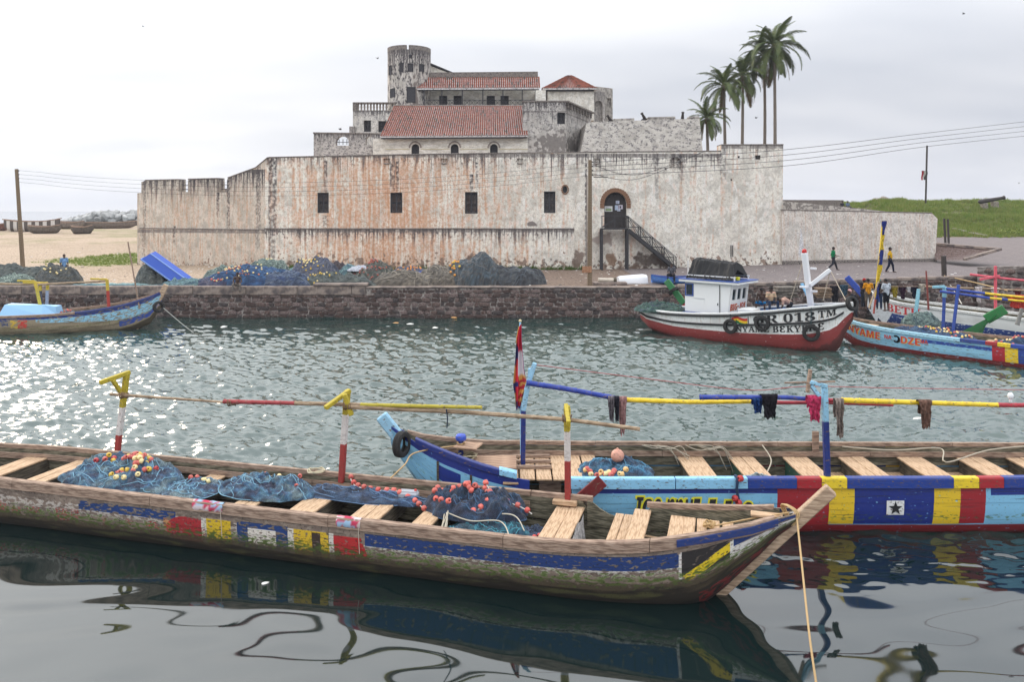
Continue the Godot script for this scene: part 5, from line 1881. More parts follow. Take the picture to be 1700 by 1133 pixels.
	g.beam(a, b, 0.16,0.23,0.02)
	part("stem_post", g, wood("stem", c8(136,112,92), c8(190,164,138)), boat, T(Vector3(0.0,0,0.0)))
	# thwarts
	var bw := bench_wood()
	for q in [[-12.35,0.56,0.83,2], [-11.0,0.5,0.82,2], [-8.9,0.42,0.8,1], [-7.3,0.42,0.8,2], [-5.65,0.5,0.8,2], [-4.3,0.6,0.82,2], [-2.9,0.62,0.83,2], [-1.7,0.42,0.82,1], [-0.45,0.42,0.72,1], [0.95,0.6,0.88,2], [2.42,0.34,0.98,1], [2.05,0.36,0.84,2]]:
		thwart(boat, h, q[0], q[1], q[2], q[3], bw)
		if q[0] < 0.0:      # knees under the bench
			for s in [-1,1]:
				plank("bench_knee", boat, Vector3(q[0] + s * (q[1] * 0.5 - 0.04), q[2] - 0.2,-0.2), Vector3(1.6,0.3,0.035), dark_wood(), PI / 2)
	for k in 5:          # short deck boards at the bow
		var x := 3.12 + k * 0.235
		var zz := h.pt(x + 0.1,0.15,1).z
		plank("bow_board", boat, Vector3(x, 1.02 + k * 0.018,-0.05), Vector3(zz * 1.72,0.04, [0.27,0.21,0.18,0.16,0.2][k]), bw, PI / 2 + rng.randf_range(-0.03,0.03))
	plank("bow_cap", boat, Vector3(4.72,1.5,0.0), Vector3(0.55,0.05,0.2), bw, 0.0)
	plank("loose_lath", boat, Vector3(2.85,0.72,-0.35), Vector3(1.1,0.03,0.06), bw, -0.2)
	# pole posts: red, white and yellow with crooked arms
	var red := paint(c8(150,52,48), 0.7)
	var white := paint(c8(206,200,196), 0.75)
	var yellow := paint(c8(176,158,40), 0.7)
	var inv := B.affine_inverse()
	var posts := [[at(195,748,19.5), at(211,620,19.4)], [at(567,792,17.6), at(577,648,17.5)], [at(943,832,16.3), at(941,674,16.3)]]
	for k in 3:
		var f: Vector3 = inv * posts[k][0]
		var t: Vector3 = inv * posts[k][1]
		var w: float = [0.12,0.12,0.115][k]
		var cuts2: Array = [[0.0,0.2,0.56,1.0], [0.0,0.38,0.72,1.0], [0.0,0.42,0.73,1.0]][k]
		for j in 3:
			g = Geo.new()
			g.beam(f.lerp(t, cuts2[j]) - Vector3(0,0.12 if j == 0 else 0.0,0), f.lerp(t, cuts2[j + 1]), w, w, 0.012, Vector3.BACK)
			part("net_post", g, [red, white, yellow][j], boat)
		g = Geo.new()
		if k == 0:
			var tip: Vector3 = inv * at(166,636,18.9)
			g.beam(t + (t - tip).normalized() * 0.08, tip, 0.1,0.1,0.012)
			g.beam(inv * at(188,632,19.1), f.lerp(t, 0.69), 0.08,0.09,0.01)
		elif k == 1:
			g.beam(t + Vector3(0.06,0,0), inv * at(540,678,17.0), 0.1,0.09,0.012)
			g.beam(inv * at(572,655,17.2), inv * at(584,690,17.2), 0.09,0.1,0.012)
		else:
			g.beam(t + Vector3(-0.02,0.01,0), inv * at(944,703,15.6), 0.08,0.09,0.012)
			g.bx(t.x + 0.05, t.y - 0.25, t.z + 0.02,0.05,0.4,0.1,0.01)
		part("pole_crutch", g, yellow, boat)
	plank("post_step", boat, inv * at(942,833,16.25) + Vector3(-0.05,-0.02,0.0), Vector3(0.5,0.1,0.16), bw, 0.0)
	# rags tied to the rail
	for q in [[322,372, "pink and white rag tied round the canoe rail beside the red disc"], [560,600, "pale blue and pink rag tied round the canoe rail above the red patch"]]:
		var x0 := hull_x(h, B, q[0]); var x1 := hull_x(h, B, q[1])
		var rag := thing("rag", q[2], "rag", B.origin, deg_to_rad(-15.35))
		g = Geo.new()
		var rr := []
		for k in 13:
			var row := PackedVector3Array()
			for j in 12:
				var an := TAU * j / 12.0
				var x := lerpf(x0, x1, k / 12.0)
				var c := h.pt(x, 0,1)
				var rad := 0.082 + 0.02 * net_noise.get_noise_2d(k * 0.9, j * 1.7)
				row.append(Vector3(x, c.y - 0.055 + sin(an) * (rad + 0.035), c.z - 0.02 + cos(an) * rad))
			rr.append(row)
		g.grid(rr, [], true)
		var fl := PackedColorArray()
		for k in g.v.size():
			var v := net_noise.get_noise_3d(g.v[k].x * 2.5, g.v[k].y * 5.0,3.0)
			fl.append((c8(214,198,200) if v > 0.05 else (c8(186,60,88) if v > -0.22 else c8(150,180,206))).srgb_to_linear())
		g.c = fl
		var cm := std(Color.WHITE, 0.95)
		cm.vertex_color_use_as_albedo = true
		part("cloth", g, cm, rag)
		rope_part("twine", rag, [h.pt(x1 - 0.03,0,1,0.07), h.pt(x1 - 0.03,0.2,1,0.04), h.pt(x1 - 0.02,0.42,1,0.04)], 0.006, paint(c8(196,184,170), 0.9, false))
	# nets
	var L := func(x: float, y: float, z: float) -> Transform3D: return Transform3D(B.basis, B * Vector3(x, y, z))
	var blues := [c8(44,54,84), c8(40,92,140), c8(86,140,168), c8(52,78,112), c8(120,150,160)]
	net_heap("net_pile", "heap of blue net with red and yellow floats amidships in the near canoe's left half", L.call(-9.15,0.8,0.0), 1.45,0.86,0.5, blues, 3, [[54,0.058, [CORAL, CREAM, YELLOW, Color8(176,60,62)], 0.1,0.62, PI * 0.9, PI * 2.1]], 0.35,0.16)
	net_heap("net_strip", "blue net trailing over two benches of the near canoe with cream floats", L.call(-7.2,0.82,0.0), 0.62,0.7,0.16, blues, 6, [[5,0.052, [CREAM, CORAL], 0.5,0.7, PI, PI * 1.8]], 0.4)
	net_heap("net_strip", "crumpled blue net heaped by a coil of rope in the near canoe", L.call(-5.6,0.84,-0.35), 1.15,0.62,0.3, blues, 7, [[6,0.05, [CORAL, CREAM], 0.3,0.8, PI, PI * 2.0]], 0.45)
	var navy := [c8(24,34,60), c8(34,60,104), c8(50,86,128), c8(30,42,70)]
	net_heap("net_strip", "dark blue net with a string of coral floats running along the near canoe's far side", L.call(-3.4,0.84,-0.55), 1.75,0.36,0.17, navy, 9, [], 0.4)
	net_heap("net_pile", "dark navy net heap hung with coral floats at the far side of the near canoe", L.call(-0.9,0.82,-0.45), 1.1,0.62,0.5, [c8(18,24,46), c8(30,44,78), c8(24,60,100), c8(22,30,54)], 12, [[20,0.06, [CORAL, Color8(214,104,92)], 0.1,0.95,0.0, TAU]], 0.4)
	net_heap("teal_net", "teal net spread over a bench in the near canoe", L.call(-0.35,0.64,0.28), 0.95,0.72,0.22, [c8(10,44,70), c8(14,84,110), c8(24,110,132), c8(14,56,84)], 14, [], 0.35)
	net_heap("net_pile", "small dark net heap beside the bench with the red and white post", L.call(0.35,0.5,0.1), 0.45,0.62,0.3, [c8(16,26,48), c8(26,46,78), c8(20,34,60)], 15, [[7,0.05, [Color8(190,70,66)], 0.4,0.9,-0.5,1.6]], 0.4)
	# strings of floats
	var fm := float_mesh(0.058,0.09)
	var string_rope := paint(c8(210,204,196), 0.9, false)
	var strings := [[[-4.0,1.06,-1.08], [-3.75,0.98,-0.8], [-3.2,0.98,-0.62], [-2.7,1.02,-0.6], [-2.2,0.92,-0.42], [-1.9,0.86,-0.2]], [[-1.72,1.1,-0.62], [-1.3,1.13,-0.55], [-0.95,1.16,-0.5]], [[-0.75,1.4,-0.62], [-0.55,1.2,-0.42], [-0.62,1.06,-0.2], [-0.8,1.0,0.0]], [[-0.3,1.08,-0.5], [0.05,1.0,-0.48], [0.3,0.92,-0.4]]]
	for k in 4:
		var pts := []
		for q in strings[k]: pts.append(Vector3(q[0], q[1], q[2]))
		var sn := thing("float_string", ["string of coral floats lying over the benches below the red post foot", "short string of coral floats on the dark net by the pale ropes", "coral floats strung down the front of the navy net heap", "coral floats strung along the back of the teal net"][k], "net floats", B.origin, deg_to_rad(-15.35))
		rope_part("line", sn, pts, 0.012, string_rope)
		var c := Curve3D.new()
		for q in pts: c.add_point(q)
		var len := c.get_baked_length()
		var s := 0.06
		while s < len:
			var q := c.sample_baked(s)
			var q2 := c.sample_baked(minf(len, s + 0.05))
			var dir := (q2 - q).normalized() if q2.distance_to(q) > 0.001 else Vector3.RIGHT
			var zz := dir.cross(Vector3.UP).normalized()
			part("net_float", fm, paint([CORAL, Color8(214,108,96), Color8(196,84,76)][rng.randi() % 3], 0.55, false), sn, Transform3D(Basis(dir, zz.cross(dir), zz), q + Vector3(0,0.02,0)))
			s += rng.randf_range(0.14,0.24)
	# pale ropes over a bench
	var pale := paint(c8(196,188,170), 0.9, false)
	var lines := thing("rope_tangle", "tangle of pale ropes spilling over a bench of the near canoe", "rope", B.origin, deg_to_rad(-15.35))
	for k in 9:
		var o := k * 0.03
		rope_part("rope_strand", lines, [Vector3(-1.85 + o, 0.9 + 0.02 * k, -0.55 + o * 0.4), Vector3(-1.6 + o * 0.8,0.92 + rng.randf() * 0.05,-0.3 - o * 0.3), Vector3(-1.35 + rng.randf_range(-0.06,0.06), 0.9 + 0.012 * k, 0.0), Vector3(-1.3 + rng.randf_range(-0.08,0.08), 0.7,0.35), Vector3(-1.38 + rng.randf_range(-0.05,0.05), 0.5,0.6)], 0.011, pale)
	rope_part("rope_strand", lines, [Vector3(-1.4,0.95,0.0), Vector3(-0.8,0.9,0.2), Vector3(-0.2,0.93,0.15), Vector3(0.1,0.8,0.55), Vector3(0.12,0.68,0.8)], 0.012, pale)
	rope_part("rope_strand", lines, [Vector3(-1.35,0.94,-0.1), Vector3(-0.7,0.96,0.0), Vector3(0.0,1.0,-0.05), Vector3(0.3,0.82,0.2)], 0.012, pale)
	var co := thing("rope_coil", "loose coil of pale rope on the far rail of the near canoe", "rope", B.origin, deg_to_rad(-15.35))
	rope_part("rope_strand", co, coil(Vector3(-4.8,1.12,-1.02), 0.2,3.0,5), 0.013, paint(c8(186,176,150), 0.9, false))
	# a small plastic canister and a white cloth
	var can := thing("canister", "small grey plastic canister standing on a bench by the coral floats", "canister", B * Vector3(-2.42,0.86,-0.62), deg_to_rad(-10.0))
	g = Geo.new()
	g.bx(0,0.09,0,0.42,0.17,0.2,0.03)
	g.bx(0,0.185,0,0.36,0.03,0.14,0.012)
	part("body", g, std(c8(168,172,180), 0.4), can)
	g = Geo.new()
	g.lathe(T(Vector3(0.15,0.2,0)), [Vector2(0.0,0.03), Vector2(0.03,0.03), Vector2(0.03,0.0)], 10)
	part("cap", g, std(c8(190,60,50), 0.5), can)
	var rags := thing("white_cloth", "white net cloth hanging from the bench with the red and white post", "cloth", B.origin, deg_to_rad(-15.35))
	g = Geo.new()
	rows = []
	for k in 12:
		var row := PackedVector3Array()
		for j in 16:
			var f := j / 15.0
			row.append(Vector3(1.27 + 0.06 * sin(f * 21.0) * (k / 11.0) + 0.12 * k / 11.0 * f, 0.9 - 0.5 * k / 11.0 - 0.05 * sin(f * 9.0), lerpf(-0.75,0.6, f) ))
		rows.append(row)
	g.grid(rows)
	part("cloth", g, cloth(c8(196,192,190)), rags)
	# bow line: down into the water, and its knot
	var hemp := rough_mat("hemp", [c8(150,122,86), c8(200,170,124), c8(176,146,104)], 0.1,8.0,0.9,0.2)
	var kn: Vector3 = B * Vector3(5.22,1.55,0.1)
	rope("mooring_rope", "tan mooring rope hanging from the near canoe's bow into the water", [kn, at(1330,930,13.2), at(1344,1060,12.0), on(1360,1170,-0.1)], 0.017, hemp)
	var bt := thing("bow_lashing", "tan rope lashed round the stem and the bow boards of the near canoe", "rope", B.origin, deg_to_rad(-15.35))
	for k in 3: rope_part("rope_turn", bt, [Vector3(5.1 + 0.03 * k, 1.4,0.12), Vector3(5.2 + 0.03 * k, 1.62,0.11), Vector3(5.0 + 0.03 * k, 1.72,0.0), Vector3(4.98 + 0.03 * k, 1.6,-0.12), Vector3(5.1 + 0.03 * k, 1.4,-0.12)], 0.014, hemp)
	rope_part("rope_run", bt, [Vector3(5.1,1.6,0.05), Vector3(4.5,1.42,0.0), Vector3(3.9,1.2,-0.1), Vector3(3.7,1.12,-0.15)], 0.014, hemp)
	rope_part("rope_knot", bt, coil(Vector3(3.72,1.12,-0.12), 0.1,4.0,8,0.12), 0.015, hemp)
	# bamboo lying in the crutches
	var bam := wood("bamboo", c8(112,92,74), c8(164,142,116))
	var pred := paint(c8(150,54,58), 0.7)
	pole("bamboo_pole", "thin bare bamboo pole in the crutch of the leftmost yellow topped post", "pole", [at(184,655,19.2), at(300,663,18.6), at(396,670,18.15)], 0.035, [[1.0, bam]], "poles of the near canoe")
	pole("bamboo_pole", "red, bare and yellow bamboo pole across the middle post of the near canoe", "pole", [at(372,667,18.2), at(575,672,17.25), at(800,677,16.4)], 0.05, [[0.3, pred], [0.26, bam], [0.44, paint(c8(170,156,50), 0.7)]], "poles of the near canoe")
	pole("bamboo_pole", "long grey bamboo pole reaching over the water past the rightmost post", "pole", [at(580,676,17.2), at(760,684,16.6), at(941,697,15.95), at(1062,713,15.5)], 0.052, [[1.0, bam]], "poles of the near canoe")
	var tie := paint(c8(120,96,72), 0.9, false)
	for q in [[385,669,18.15], [206,657,19.1], [577,675,17.2], [941,695,15.97]]:
		var c := at(q[0], q[1], q[2])
		var pts := []
		for k in 22: pts.append(c + Vector3(-0.09 + 0.009 * k, cos(k * 1.5) * 0.075, sin(k * 1.5) * 0.075))
		rope("rope_tie", ["cord binding the thin and the red poles together", "cord binding the pole to the leftmost post", "cord binding the poles to the middle post", "cord binding the pole to the right post of the near canoe"][[385,206,577,941].find(q[0])], pts, 0.012, tie)
	rope("dangling_cord", "thin dark blue cord dangling from the bamboo above the water", [at(741,680,16.6), at(743,695,16.6), at(742,711,16.6)], 0.014, paint(c8(30,44,66), 0.9, false))

func build_blue_canoe() -> void:
	rng.seed = 43
	var B := Transform3D(Basis(), Vector3(0,0,-18.15))
	var h := Hull.new()
	h.st = [[-2.75,0.06,0.06,2.05,2.05,1.6], [-2.3,0.2,0.2,1.78,1.78,0.9], [-1.6,0.46,0.46,1.55,1.6,0.1], [-0.6,0.78,0.78,1.3,1.42,-0.3], [0.4,0.98,0.98,1.14,1.36,-0.4], [1.5,1.05,1.05,1.12,1.32,-0.42], [5.0,1.08,1.08,1.14,1.3,-0.42], [11.0,1.08,1.08,1.16,1.28,-0.42], [15.0,0.9,0.9,1.22,1.3,-0.3], [17.0,0.3,0.3,1.4,1.4,0.1]]
	var boat := thing("blue_canoe", "light blue and navy wooden canoe with red, yellow and blue bands and a black star", "canoe", B.origin)
	var W := 2048
	var Hh := 192
	var r := hull_tex(W, Hh, c8(126,184,216))
	var p: Paint = r[0]
	var n1: PackedByteArray = r[1]; var n2: PackedByteArray = r[2]; var n4: PackedByteArray = r[4]
	var U := func(px: float) -> float: return (hull_x(h, B, px, 0.25) - h.lo()) / (h.hi() - h.lo()) * W
	var V := func(q: float) -> float: return q * Hh
	var navy := c8(24,46,128)
	var lb := c8(128,186,218)
	p.layer(n1,120,220, c8(104,160,196), 0.7)
	p.rect(U.call(965), V.call(0.04), U.call(1335), V.call(0.165), navy, n2,26)
	p.rect(0, V.call(0.0), U.call(880), V.call(0.15), navy, n2,26)
	p.rect(U.call(727), V.call(0.5), U.call(782), V.call(0.62), c8(222,182,36), n2,26)
	p.rect(U.call(727), V.call(0.2), U.call(765), V.call(0.42), navy, n2,26)
	p.rect(U.call(765), V.call(0.34), U.call(782), V.call(0.5), c8(176,206,222), n2,26)
	p.rect(U.call(1290), V.call(0.0), U.call(1378), V.call(0.62), c8(150,26,36), n2,26)
	p.rect(U.call(1376), V.call(0.0), U.call(1420), V.call(0.61), c8(222,186,40), n2,26)
	p.rect(U.call(1418), V.call(0.0), U.call(1552), V.call(0.61), c8(22,42,122), n2,26)
	p.rect(U.call(1550), V.call(0.0), U.call(1596), V.call(0.61), c8(222,186,40), n2,26)
	p.rect(U.call(1594), V.call(0.0), U.call(1636), V.call(0.6), c8(150,28,38), n2,26)
	p.rect(U.call(1636), V.call(0.0), W, V.call(0.6), lb, n2,26)
	p.rect(U.call(1644), V.call(0.0), W, V.call(0.2), navy, n2,26)
	var gate := PackedFloat32Array(); gate.resize(Hh)
	for y in Hh: gate[y] = 1.0 - absf(float(y) / Hh - 0.5) * 3.6
	p.layer(n2,128,180, c8(70,96,60), 0.6, gate)
	p.rect(U.call(940), V.call(0.62), W, V.call(0.76), c8(126,26,32), n2,30)
	p.rect(U.call(940), V.call(0.745), W, Hh, c8(86,26,28), n2,20)
	for y in Hh: gate[y] = clampf((float(y) / Hh - 0.55) * 3.0,0.0,0.9)
	p.layer(n1,130,190, c8(66,36,32), 0.7, gate)
	p.layer(n4,196,230, c8(70,60,54), 0.7)
	p.layer(nz(W, Hh, 0.4,312,60.0,1.0,2), 188,215, c8(36,32,34), 0.75)
	p.layer(n2,204,230, c8(110,96,84), 0.5)
	var side := hull_mat(p, 0.6,1.2)
	var gap0 := hull_x(h, B, 879,0.1)
	var gap1 := hull_x(h, B, 949,0.1)
	for s in [1,-1]:
		if s > 0:
			strake(h, s, 0.02,0.3, h.lo(), gap0, side, boat, "strake", 0.012)
			strake(h, s, 0.1,0.3, gap1 + 0.45, h.hi(), side, boat, "strake", 0.012)
		else: strake(h, s, 0.02,0.3, h.lo(), h.hi(), side, boat, "strake", 0.012)
		for e in [[h.lo(), 4.4], [4.41, h.hi()]]: strake(h, s, 0.305 if s < 0 else 0.302,0.62, e[0], e[1], side, boat, "strake", 0.0)
		strake(h, s, 0.622,1.0, h.lo(), h.hi(), side, boat, "hull_bottom", 0.01)
		var g := Geo.new()
		for band in [[0.03,0.29], [0.31,0.54], [0.56,0.95]]:
			var rows := []
			for k in 6:
				var row := PackedVector3Array()
				for j in 60:
					var x := lerpf(h.lo() + 0.2, h.hi() - 0.25, j / 59.0)
					var q: float = lerpf(band[0], band[1], k / 5.0)
					if s > 0 and band[0] < 0.1 and x > gap0 - 0.1 and x < gap1 + 0.6: q = 0.31
					row.append(h.pt(x, q, s, -0.06 - 0.01 * int(band[0] > 0.3)))
				rows.append(row)
			if s > 0: rows.reverse()
			g.grid(rows)
		part("inner_planking", g, inner_wood(), boat)
	strake(h, 1,0.02,0.3, gap1, gap1 + 0.46, side, boat, "strake", 0.012)
	var gf := Geo.new()
	var rows := []
	for z in [-0.8,0.8]:
		var row := PackedVector3Array()
		for j in 40:
			var x := lerpf(-1.4,16.0, j / 39.0)
			row.append(Vector3(x, -0.12, z * minf(1.0, h.val(x, 1))))
		rows.append(row)
	rows.reverse()
	gf.grid(rows)
	part("bottom_boards", gf, dark_wood(), boat)
	# rails, painted length by length
	var cols := {"lb": paint(c8(138,194,226), 0.55), "bl": paint(c8(28,58,136), 0.5), "rd": paint(c8(160,30,40), 0.55), "yl": paint(c8(226,196,40), 0.55), "nv": paint(c8(24,46,118), 0.5), "dk": old_wood()}
	for q in [[948,1120, "lb"], [1121,1240, "lb"], [1240,1321, "bl"], [1321,1362, "rd"], [1362,1404, "yl"], [1404,1580, "bl"], [1580,1622, "yl"], [1622,1663, "rd"], [1663,1760, "bl"], [1760,2050, "lb"]]:
		rail(h, 1, hull_x(h, B, q[0]), hull_x(h, B, q[1]) - 0.008,0.16,0.22,0.03, cols[q[2]], boat, "gunwale_rail", 0.0)
	rail(h, 1, hull_x(h, B, 690), hull_x(h, B, 856), 0.14,0.12,-0.03, cols.nv, boat, "gunwale_rail", 0.0)
	rail(h, 1, hull_x(h, B, 829), hull_x(h, B, 858), 0.2,0.13,-0.05, cols.lb, boat, "rail_end", 0.0)
	for e in [[-2.4,2.0], [2.01,6.4], [6.41,10.6], [10.61,16.6]]: rail(h, -1, e[0], e[1], 0.1,0.09,0.0, old_wood(), boat, "gunwale_rail", 0.0)
	for e in [[-1.6,3.6], [3.61,8.6], [8.61,16.0]]: rail(h, -1, e[0], e[1], 0.05,0.12,0.22, old_wood(), boat, "inner_rail", -0.09)
	plank("rail_cap", boat, Vector3(hull_x(h, B, 1400), 1.19,1.06), Vector3(2.4,0.05,0.2), cols.nv)
	var g := Geo.new()
	g.beam(Vector3(-1.0,-0.25,0), Vector3(-2.98,2.26,0), 0.15,0.28,0.03)
	part("stem_post", g, paint(c8(150,196,222), 0.6), boat)
	for px in [727,782]:
		var x := hull_x(h, B, px, 0.3)
		g = Geo.new()
		g.beam(h.pt(x, 0.14,1,0.035), h.pt(x, 0.66,1,0.03), 0.02,0.05,0.0, Vector3.RIGHT)
		part("iron_strap", g, dark_wood(), boat)
	# lettering below the navy line, most of it behind the near canoe
	var black := std(c8(24,24,26), 0.7)
	var yel := std(c8(214,206,40), 0.7)
	for q in [["I", 1055,1066,0.210], ["c", 1066,1080,0.235], ["o", 1084,1097,0.235], ["n", 1106,1118,0.235], ["n", 1120,1132,0.240], ["u", 1136,1148,0.245], ["l", 1150,1160,0.235], ["l", 1176,1186,0.245], ["l", 1202,1212,0.265], ["o", 1232,1248,0.285]]:
		lettering(boat, "letter_edge", q[0], h, B, q[1], q[2], q[3], 0.52, yel, 0.02,0.035, "Droid Sans", true, 0.06)
		lettering(boat, "letter", q[0], h, B, q[1], q[2], q[3], 0.52, black, 0.028,0.0, "Droid Sans", true, 0.06)
	# the black star on its white square
	var xs0 := hull_x(h, B, 1471,0.3); var xs1 := hull_x(h, B, 1500,0.3)
	g = Geo.new()
	var q0 := 0.265; var q1 := 0.465
	var rw := []
	for k in 4:
		var row := PackedVector3Array()
		for j in 4: row.append(h.pt(lerpf(xs0, xs1, j / 3.0), lerpf(q0, q1, k / 3.0), 1,0.018))
		rw.append(row)
	g.grid(rw)
	part("white_square", g, paint(c8(222,222,220), 0.6), boat)
	g = Geo.new()
	var mid := Vector2((xs0 + xs1) * 0.5,0.37)
	var ctr := h.pt(mid.x, mid.y, 1,0.026)
	var rad := (xs1 - xs0) * 0.42
	for k in 10:
		var a0 := -PI / 2 + TAU * k / 10.0
		var a1 := a0 + TAU / 10.0
		var r0 := rad if k % 2 == 0 else rad * 0.4
		var r1 := rad if k % 2 == 1 else rad * 0.4
		g.tri(ctr, ctr + Vector3(cos(a1) * r1, -sin(a1) * r1,0.003), ctr + Vector3(cos(a0) * r0, -sin(a0) * r0,0.003))
	part("black_star", g, black, boat)
	# benches
	var bw := bench_wood()
	for px in [1153,1240,1332,1427,1527,1628,1712,1800]:
		var c := on(px, 772,0.98)
		var x: float = c.x
		var n := 1 if px == 1153 else 2
		for k in n:
			var w := 0.62 / n
			plank("thwart", boat, Vector3(x + (k - (n - 1) * 0.5) * w, 0.98 + rng.randf_range(-0.01,0.01), 0.0), Vector3(2.06,0.05, w - 0.014), bw, PI / 2 + 0.0)
		plank("bench_knee", boat, Vector3(x - 0.22,0.7,-0.1), Vector3(1.8,0.5,0.04), paint(c8(38,82,66), 0.8) if px in [1240,1332] else dark_wood(), PI / 2)
	for px in [1385,1480,1580,1670]:
		plank("floor_board", boat, Vector3(on(px, 785,0.62).x, 0.62,-0.15), Vector3(1.7,0.04,0.4), bw, PI / 2)
	# fore deck boards
	for k in 6:
		var x: float = on(848 + k * 26,770,1.0).x
		plank("deck_board", boat, Vector3(x, 1.04 + rng.randf_range(-0.008,0.008), -0.12 if k > 0 else 0.0), Vector3(1.72 if k > 0 else 1.95,0.045,0.335), bw, PI / 2)
	for k in 3: plank("deck_beam", boat, Vector3(-0.1,1.1 + 0.0 * k, -0.75 + k * 0.4), Vector3(2.0,0.08,0.1), old_wood(), 0.0)
	plank("bow_plate", boat, Vector3(-1.0,1.56,-0.05), Vector3(0.55,0.04,0.5), wood("plate", c8(120,92,76), c8(168,138,114)), -0.3)
	plank("bow_board", boat, Vector3(-0.4,1.26,0.2), Vector3(1.0,0.04,0.9), wood("plate", c8(120,92,76), c8(168,138,114)), 0.0)
	plank("hatch_side", boat, Vector3(0.85,0.8,0.35), Vector3(0.5,0.42,0.05), old_wood(), 0.0)
	plank("hatch_front", boat, Vector3(1.35,0.9,0.15), Vector3(0.8,0.2,0.05), dark_wood(), 0.0)
	plank("upright_board", boat, Vector3(on(1322,745,1.2).x + 0.45,1.32,-1.0), Vector3(0.16,0.6,0.05), old_wood(), 0.0)
	plank("engine_board", boat, B.affine_inverse() * at(972,823,16.75), Vector3(0.95,0.28,0.06), paint(c8(110,30,32), 0.7), 0.0).transform.basis = Basis(Vector3(0,0,1), 0.72)
	# bollard with its blue cap
	var bol := thing("mooring_bollard", "stubby post with a bright blue cap wound with rope on the blue canoe's bow", "bollard", Vector3(-1.17,1.26,-18.25))
	g = Geo.new()
	g.lathe(Transform3D(), [Vector2(0.001,-0.1), Vector2(0.06,-0.1), Vector2(0.06,0.4), Vector2(0.001,0.4)], 10)
	part("post", g, cols.nv, bol)
	g = Geo.new()
	g.lathe(T(Vector3(0,0.4,0)), [Vector2(0.001,0), Vector2(0.1,0.0), Vector2(0.125,0.03), Vector2(0.125,0.1), Vector2(0.1,0.14), Vector2(0.001,0.15)], 8)
	part("cap", g, paint(c8(52,84,190), 0.4), bol)
	var hemp := rough_mat("hemp", [c8(150,122,86), c8(200,170,124), c8(176,146,104)], 0.1,8.0,0.9,0.2)
	for k in 3: rope_part("rope_turn", bol, coil(Vector3(0,0.2 + k * 0.06,0), 0.085,2.0,30 + k), 0.016, hemp)
	rope_part("rope_coil", bol, coil(Vector3(0.15,0.04,0.12), 0.24,4.0,40,0.1), 0.014, paint(c8(178,168,140), 0.9, false))
	rope("mooring_line", "tan rope running from the blue capped bollard over the bow to the near canoe", [Vector3(-1.25,1.56,-18.2), at(690,752,17.6), at(672,772,17.0), at(648,795,16.8)], 0.016, hemp)
	tyre("tyre", "black tyre with yellow scrawl hung on the blue canoe's prow", Transform3D(Basis(Vector3.UP, 1.15) * Basis(Vector3(0,0,1), 0.5), at(667,738,17.75)), 0.29,0.17)
	# tall blue mast post, its flag and the wooden fork
	var inv := B.affine_inverse()
	var f0: Vector3 = inv * at(868,776,18.3)
	var f1: Vector3 = inv * at(869,682,18.2)
	var f2: Vector3 = inv * at(875,645,18.15)
	g = Geo.new(); g.beam(f0 - Vector3(0,0.1,0), f1,0.11,0.11,0.012, Vector3.BACK)
	part("mast_post", g, cols.nv, boat)
	g = Geo.new(); g.beam(f1, f2,0.11,0.11,0.012, Vector3.BACK)
	g.beam(f2 - Vector3(0.02,0.05,0), inv * at(888,603,18.1), 0.09,0.1,0.012)
	g.beam(inv * at(876,650,18.2), inv * at(880,612,18.15), 0.08,0.09,0.01)
	part("mast_fork", g, paint(c8(150,196,222), 0.6), boat)
	var fs := thing("boat_flag", "red, navy and gold striped flag hanging limp on a pale blue staff above the canoe", "flag", at(863,690,18.35))
	g = Geo.new()
	g.tube(PackedVector3Array([Vector3(0.03,-0.9,0.0), at(863.5,534,18.35) - at(863,690,18.35)]), 0.022,8)
	part("staff", g, paint(c8(150,200,228), 0.5), fs)
	g = Geo.new()
	g.ball(at(863.5,533,18.35) - at(863,690,18.35), Vector3(0.035,0.035,0.035))
	part("finial", g, paint(c8(206,190,150), 0.6), fs)
	rows = []
	var prof := [[861,866,540], [857,866,560], [856,868,585], [854,870,610], [852,874,632], [852,876,641], [855,868,656], [856,864,672], [857,862,678]]
	var fl := PackedColorArray()
	var stripes := [c8(172,26,52), c8(38,44,106), c8(206,160,82), c8(206,40,56)]
	for k in 40:
		var f := k / 39.0 * (prof.size() - 1)
		var i0 := mini(int(f), prof.size() - 2)
		var w := f - i0
		var a: float = lerpf(prof[i0][0], prof[i0 + 1][0], w)
		var b: float = lerpf(prof[i0][1], prof[i0 + 1][1], w)
		var y: float = lerpf(prof[i0][2], prof[i0 + 1][2], w)
		var row := PackedVector3Array()
		for j in 24:
			var u := j / 23.0
			var px := lerpf(a, b, 0.5 - 0.5 * cos(u * PI * 1.0))
			row.append(at(px, y + 2.0 * sin(u * 7.0), 18.35) - at(863,690,18.35) + Vector3(0,0,0.08 + 0.05 * sin(u * 17.0 + k * 0.06) * minf(1.0, k / 8.0)))
			var c: Color = stripes[1] if u > 0.86 and k < 22 else stripes[0]
			if u < 0.22: c = stripes[2] if int(k / 7.0) % 2 == 0 else stripes[1]
			elif u < 0.4: c = stripes[3] if k % 12 < 8 else stripes[1]
			elif u > 0.45 and k > 17 and k < 33: c = stripes[2] if int((k + u * 4.0) / 2.4) % 2 == 0 else stripes[0]
			elif u > 0.35 and u < 0.8 and k > 9 and k < 18: c = c8(206,200,206)
			if k > 36: c = c8(40,90,160)
			fl.append(c.srgb_to_linear())
		rows.append(row)
	g = Geo.new()
	g.grid(rows)
	g.c = fl
	var fm := std(Color.WHITE, 0.9)
	fm.vertex_color_use_as_albedo = true
	fm.backlight_enabled = true; fm.backlight = Color(0.3,0.3,0.3)
	part("cloth", g, fm, fs)
	# second post at the near rail with its bracket
	f0 = inv * at(1373,792,17.15)
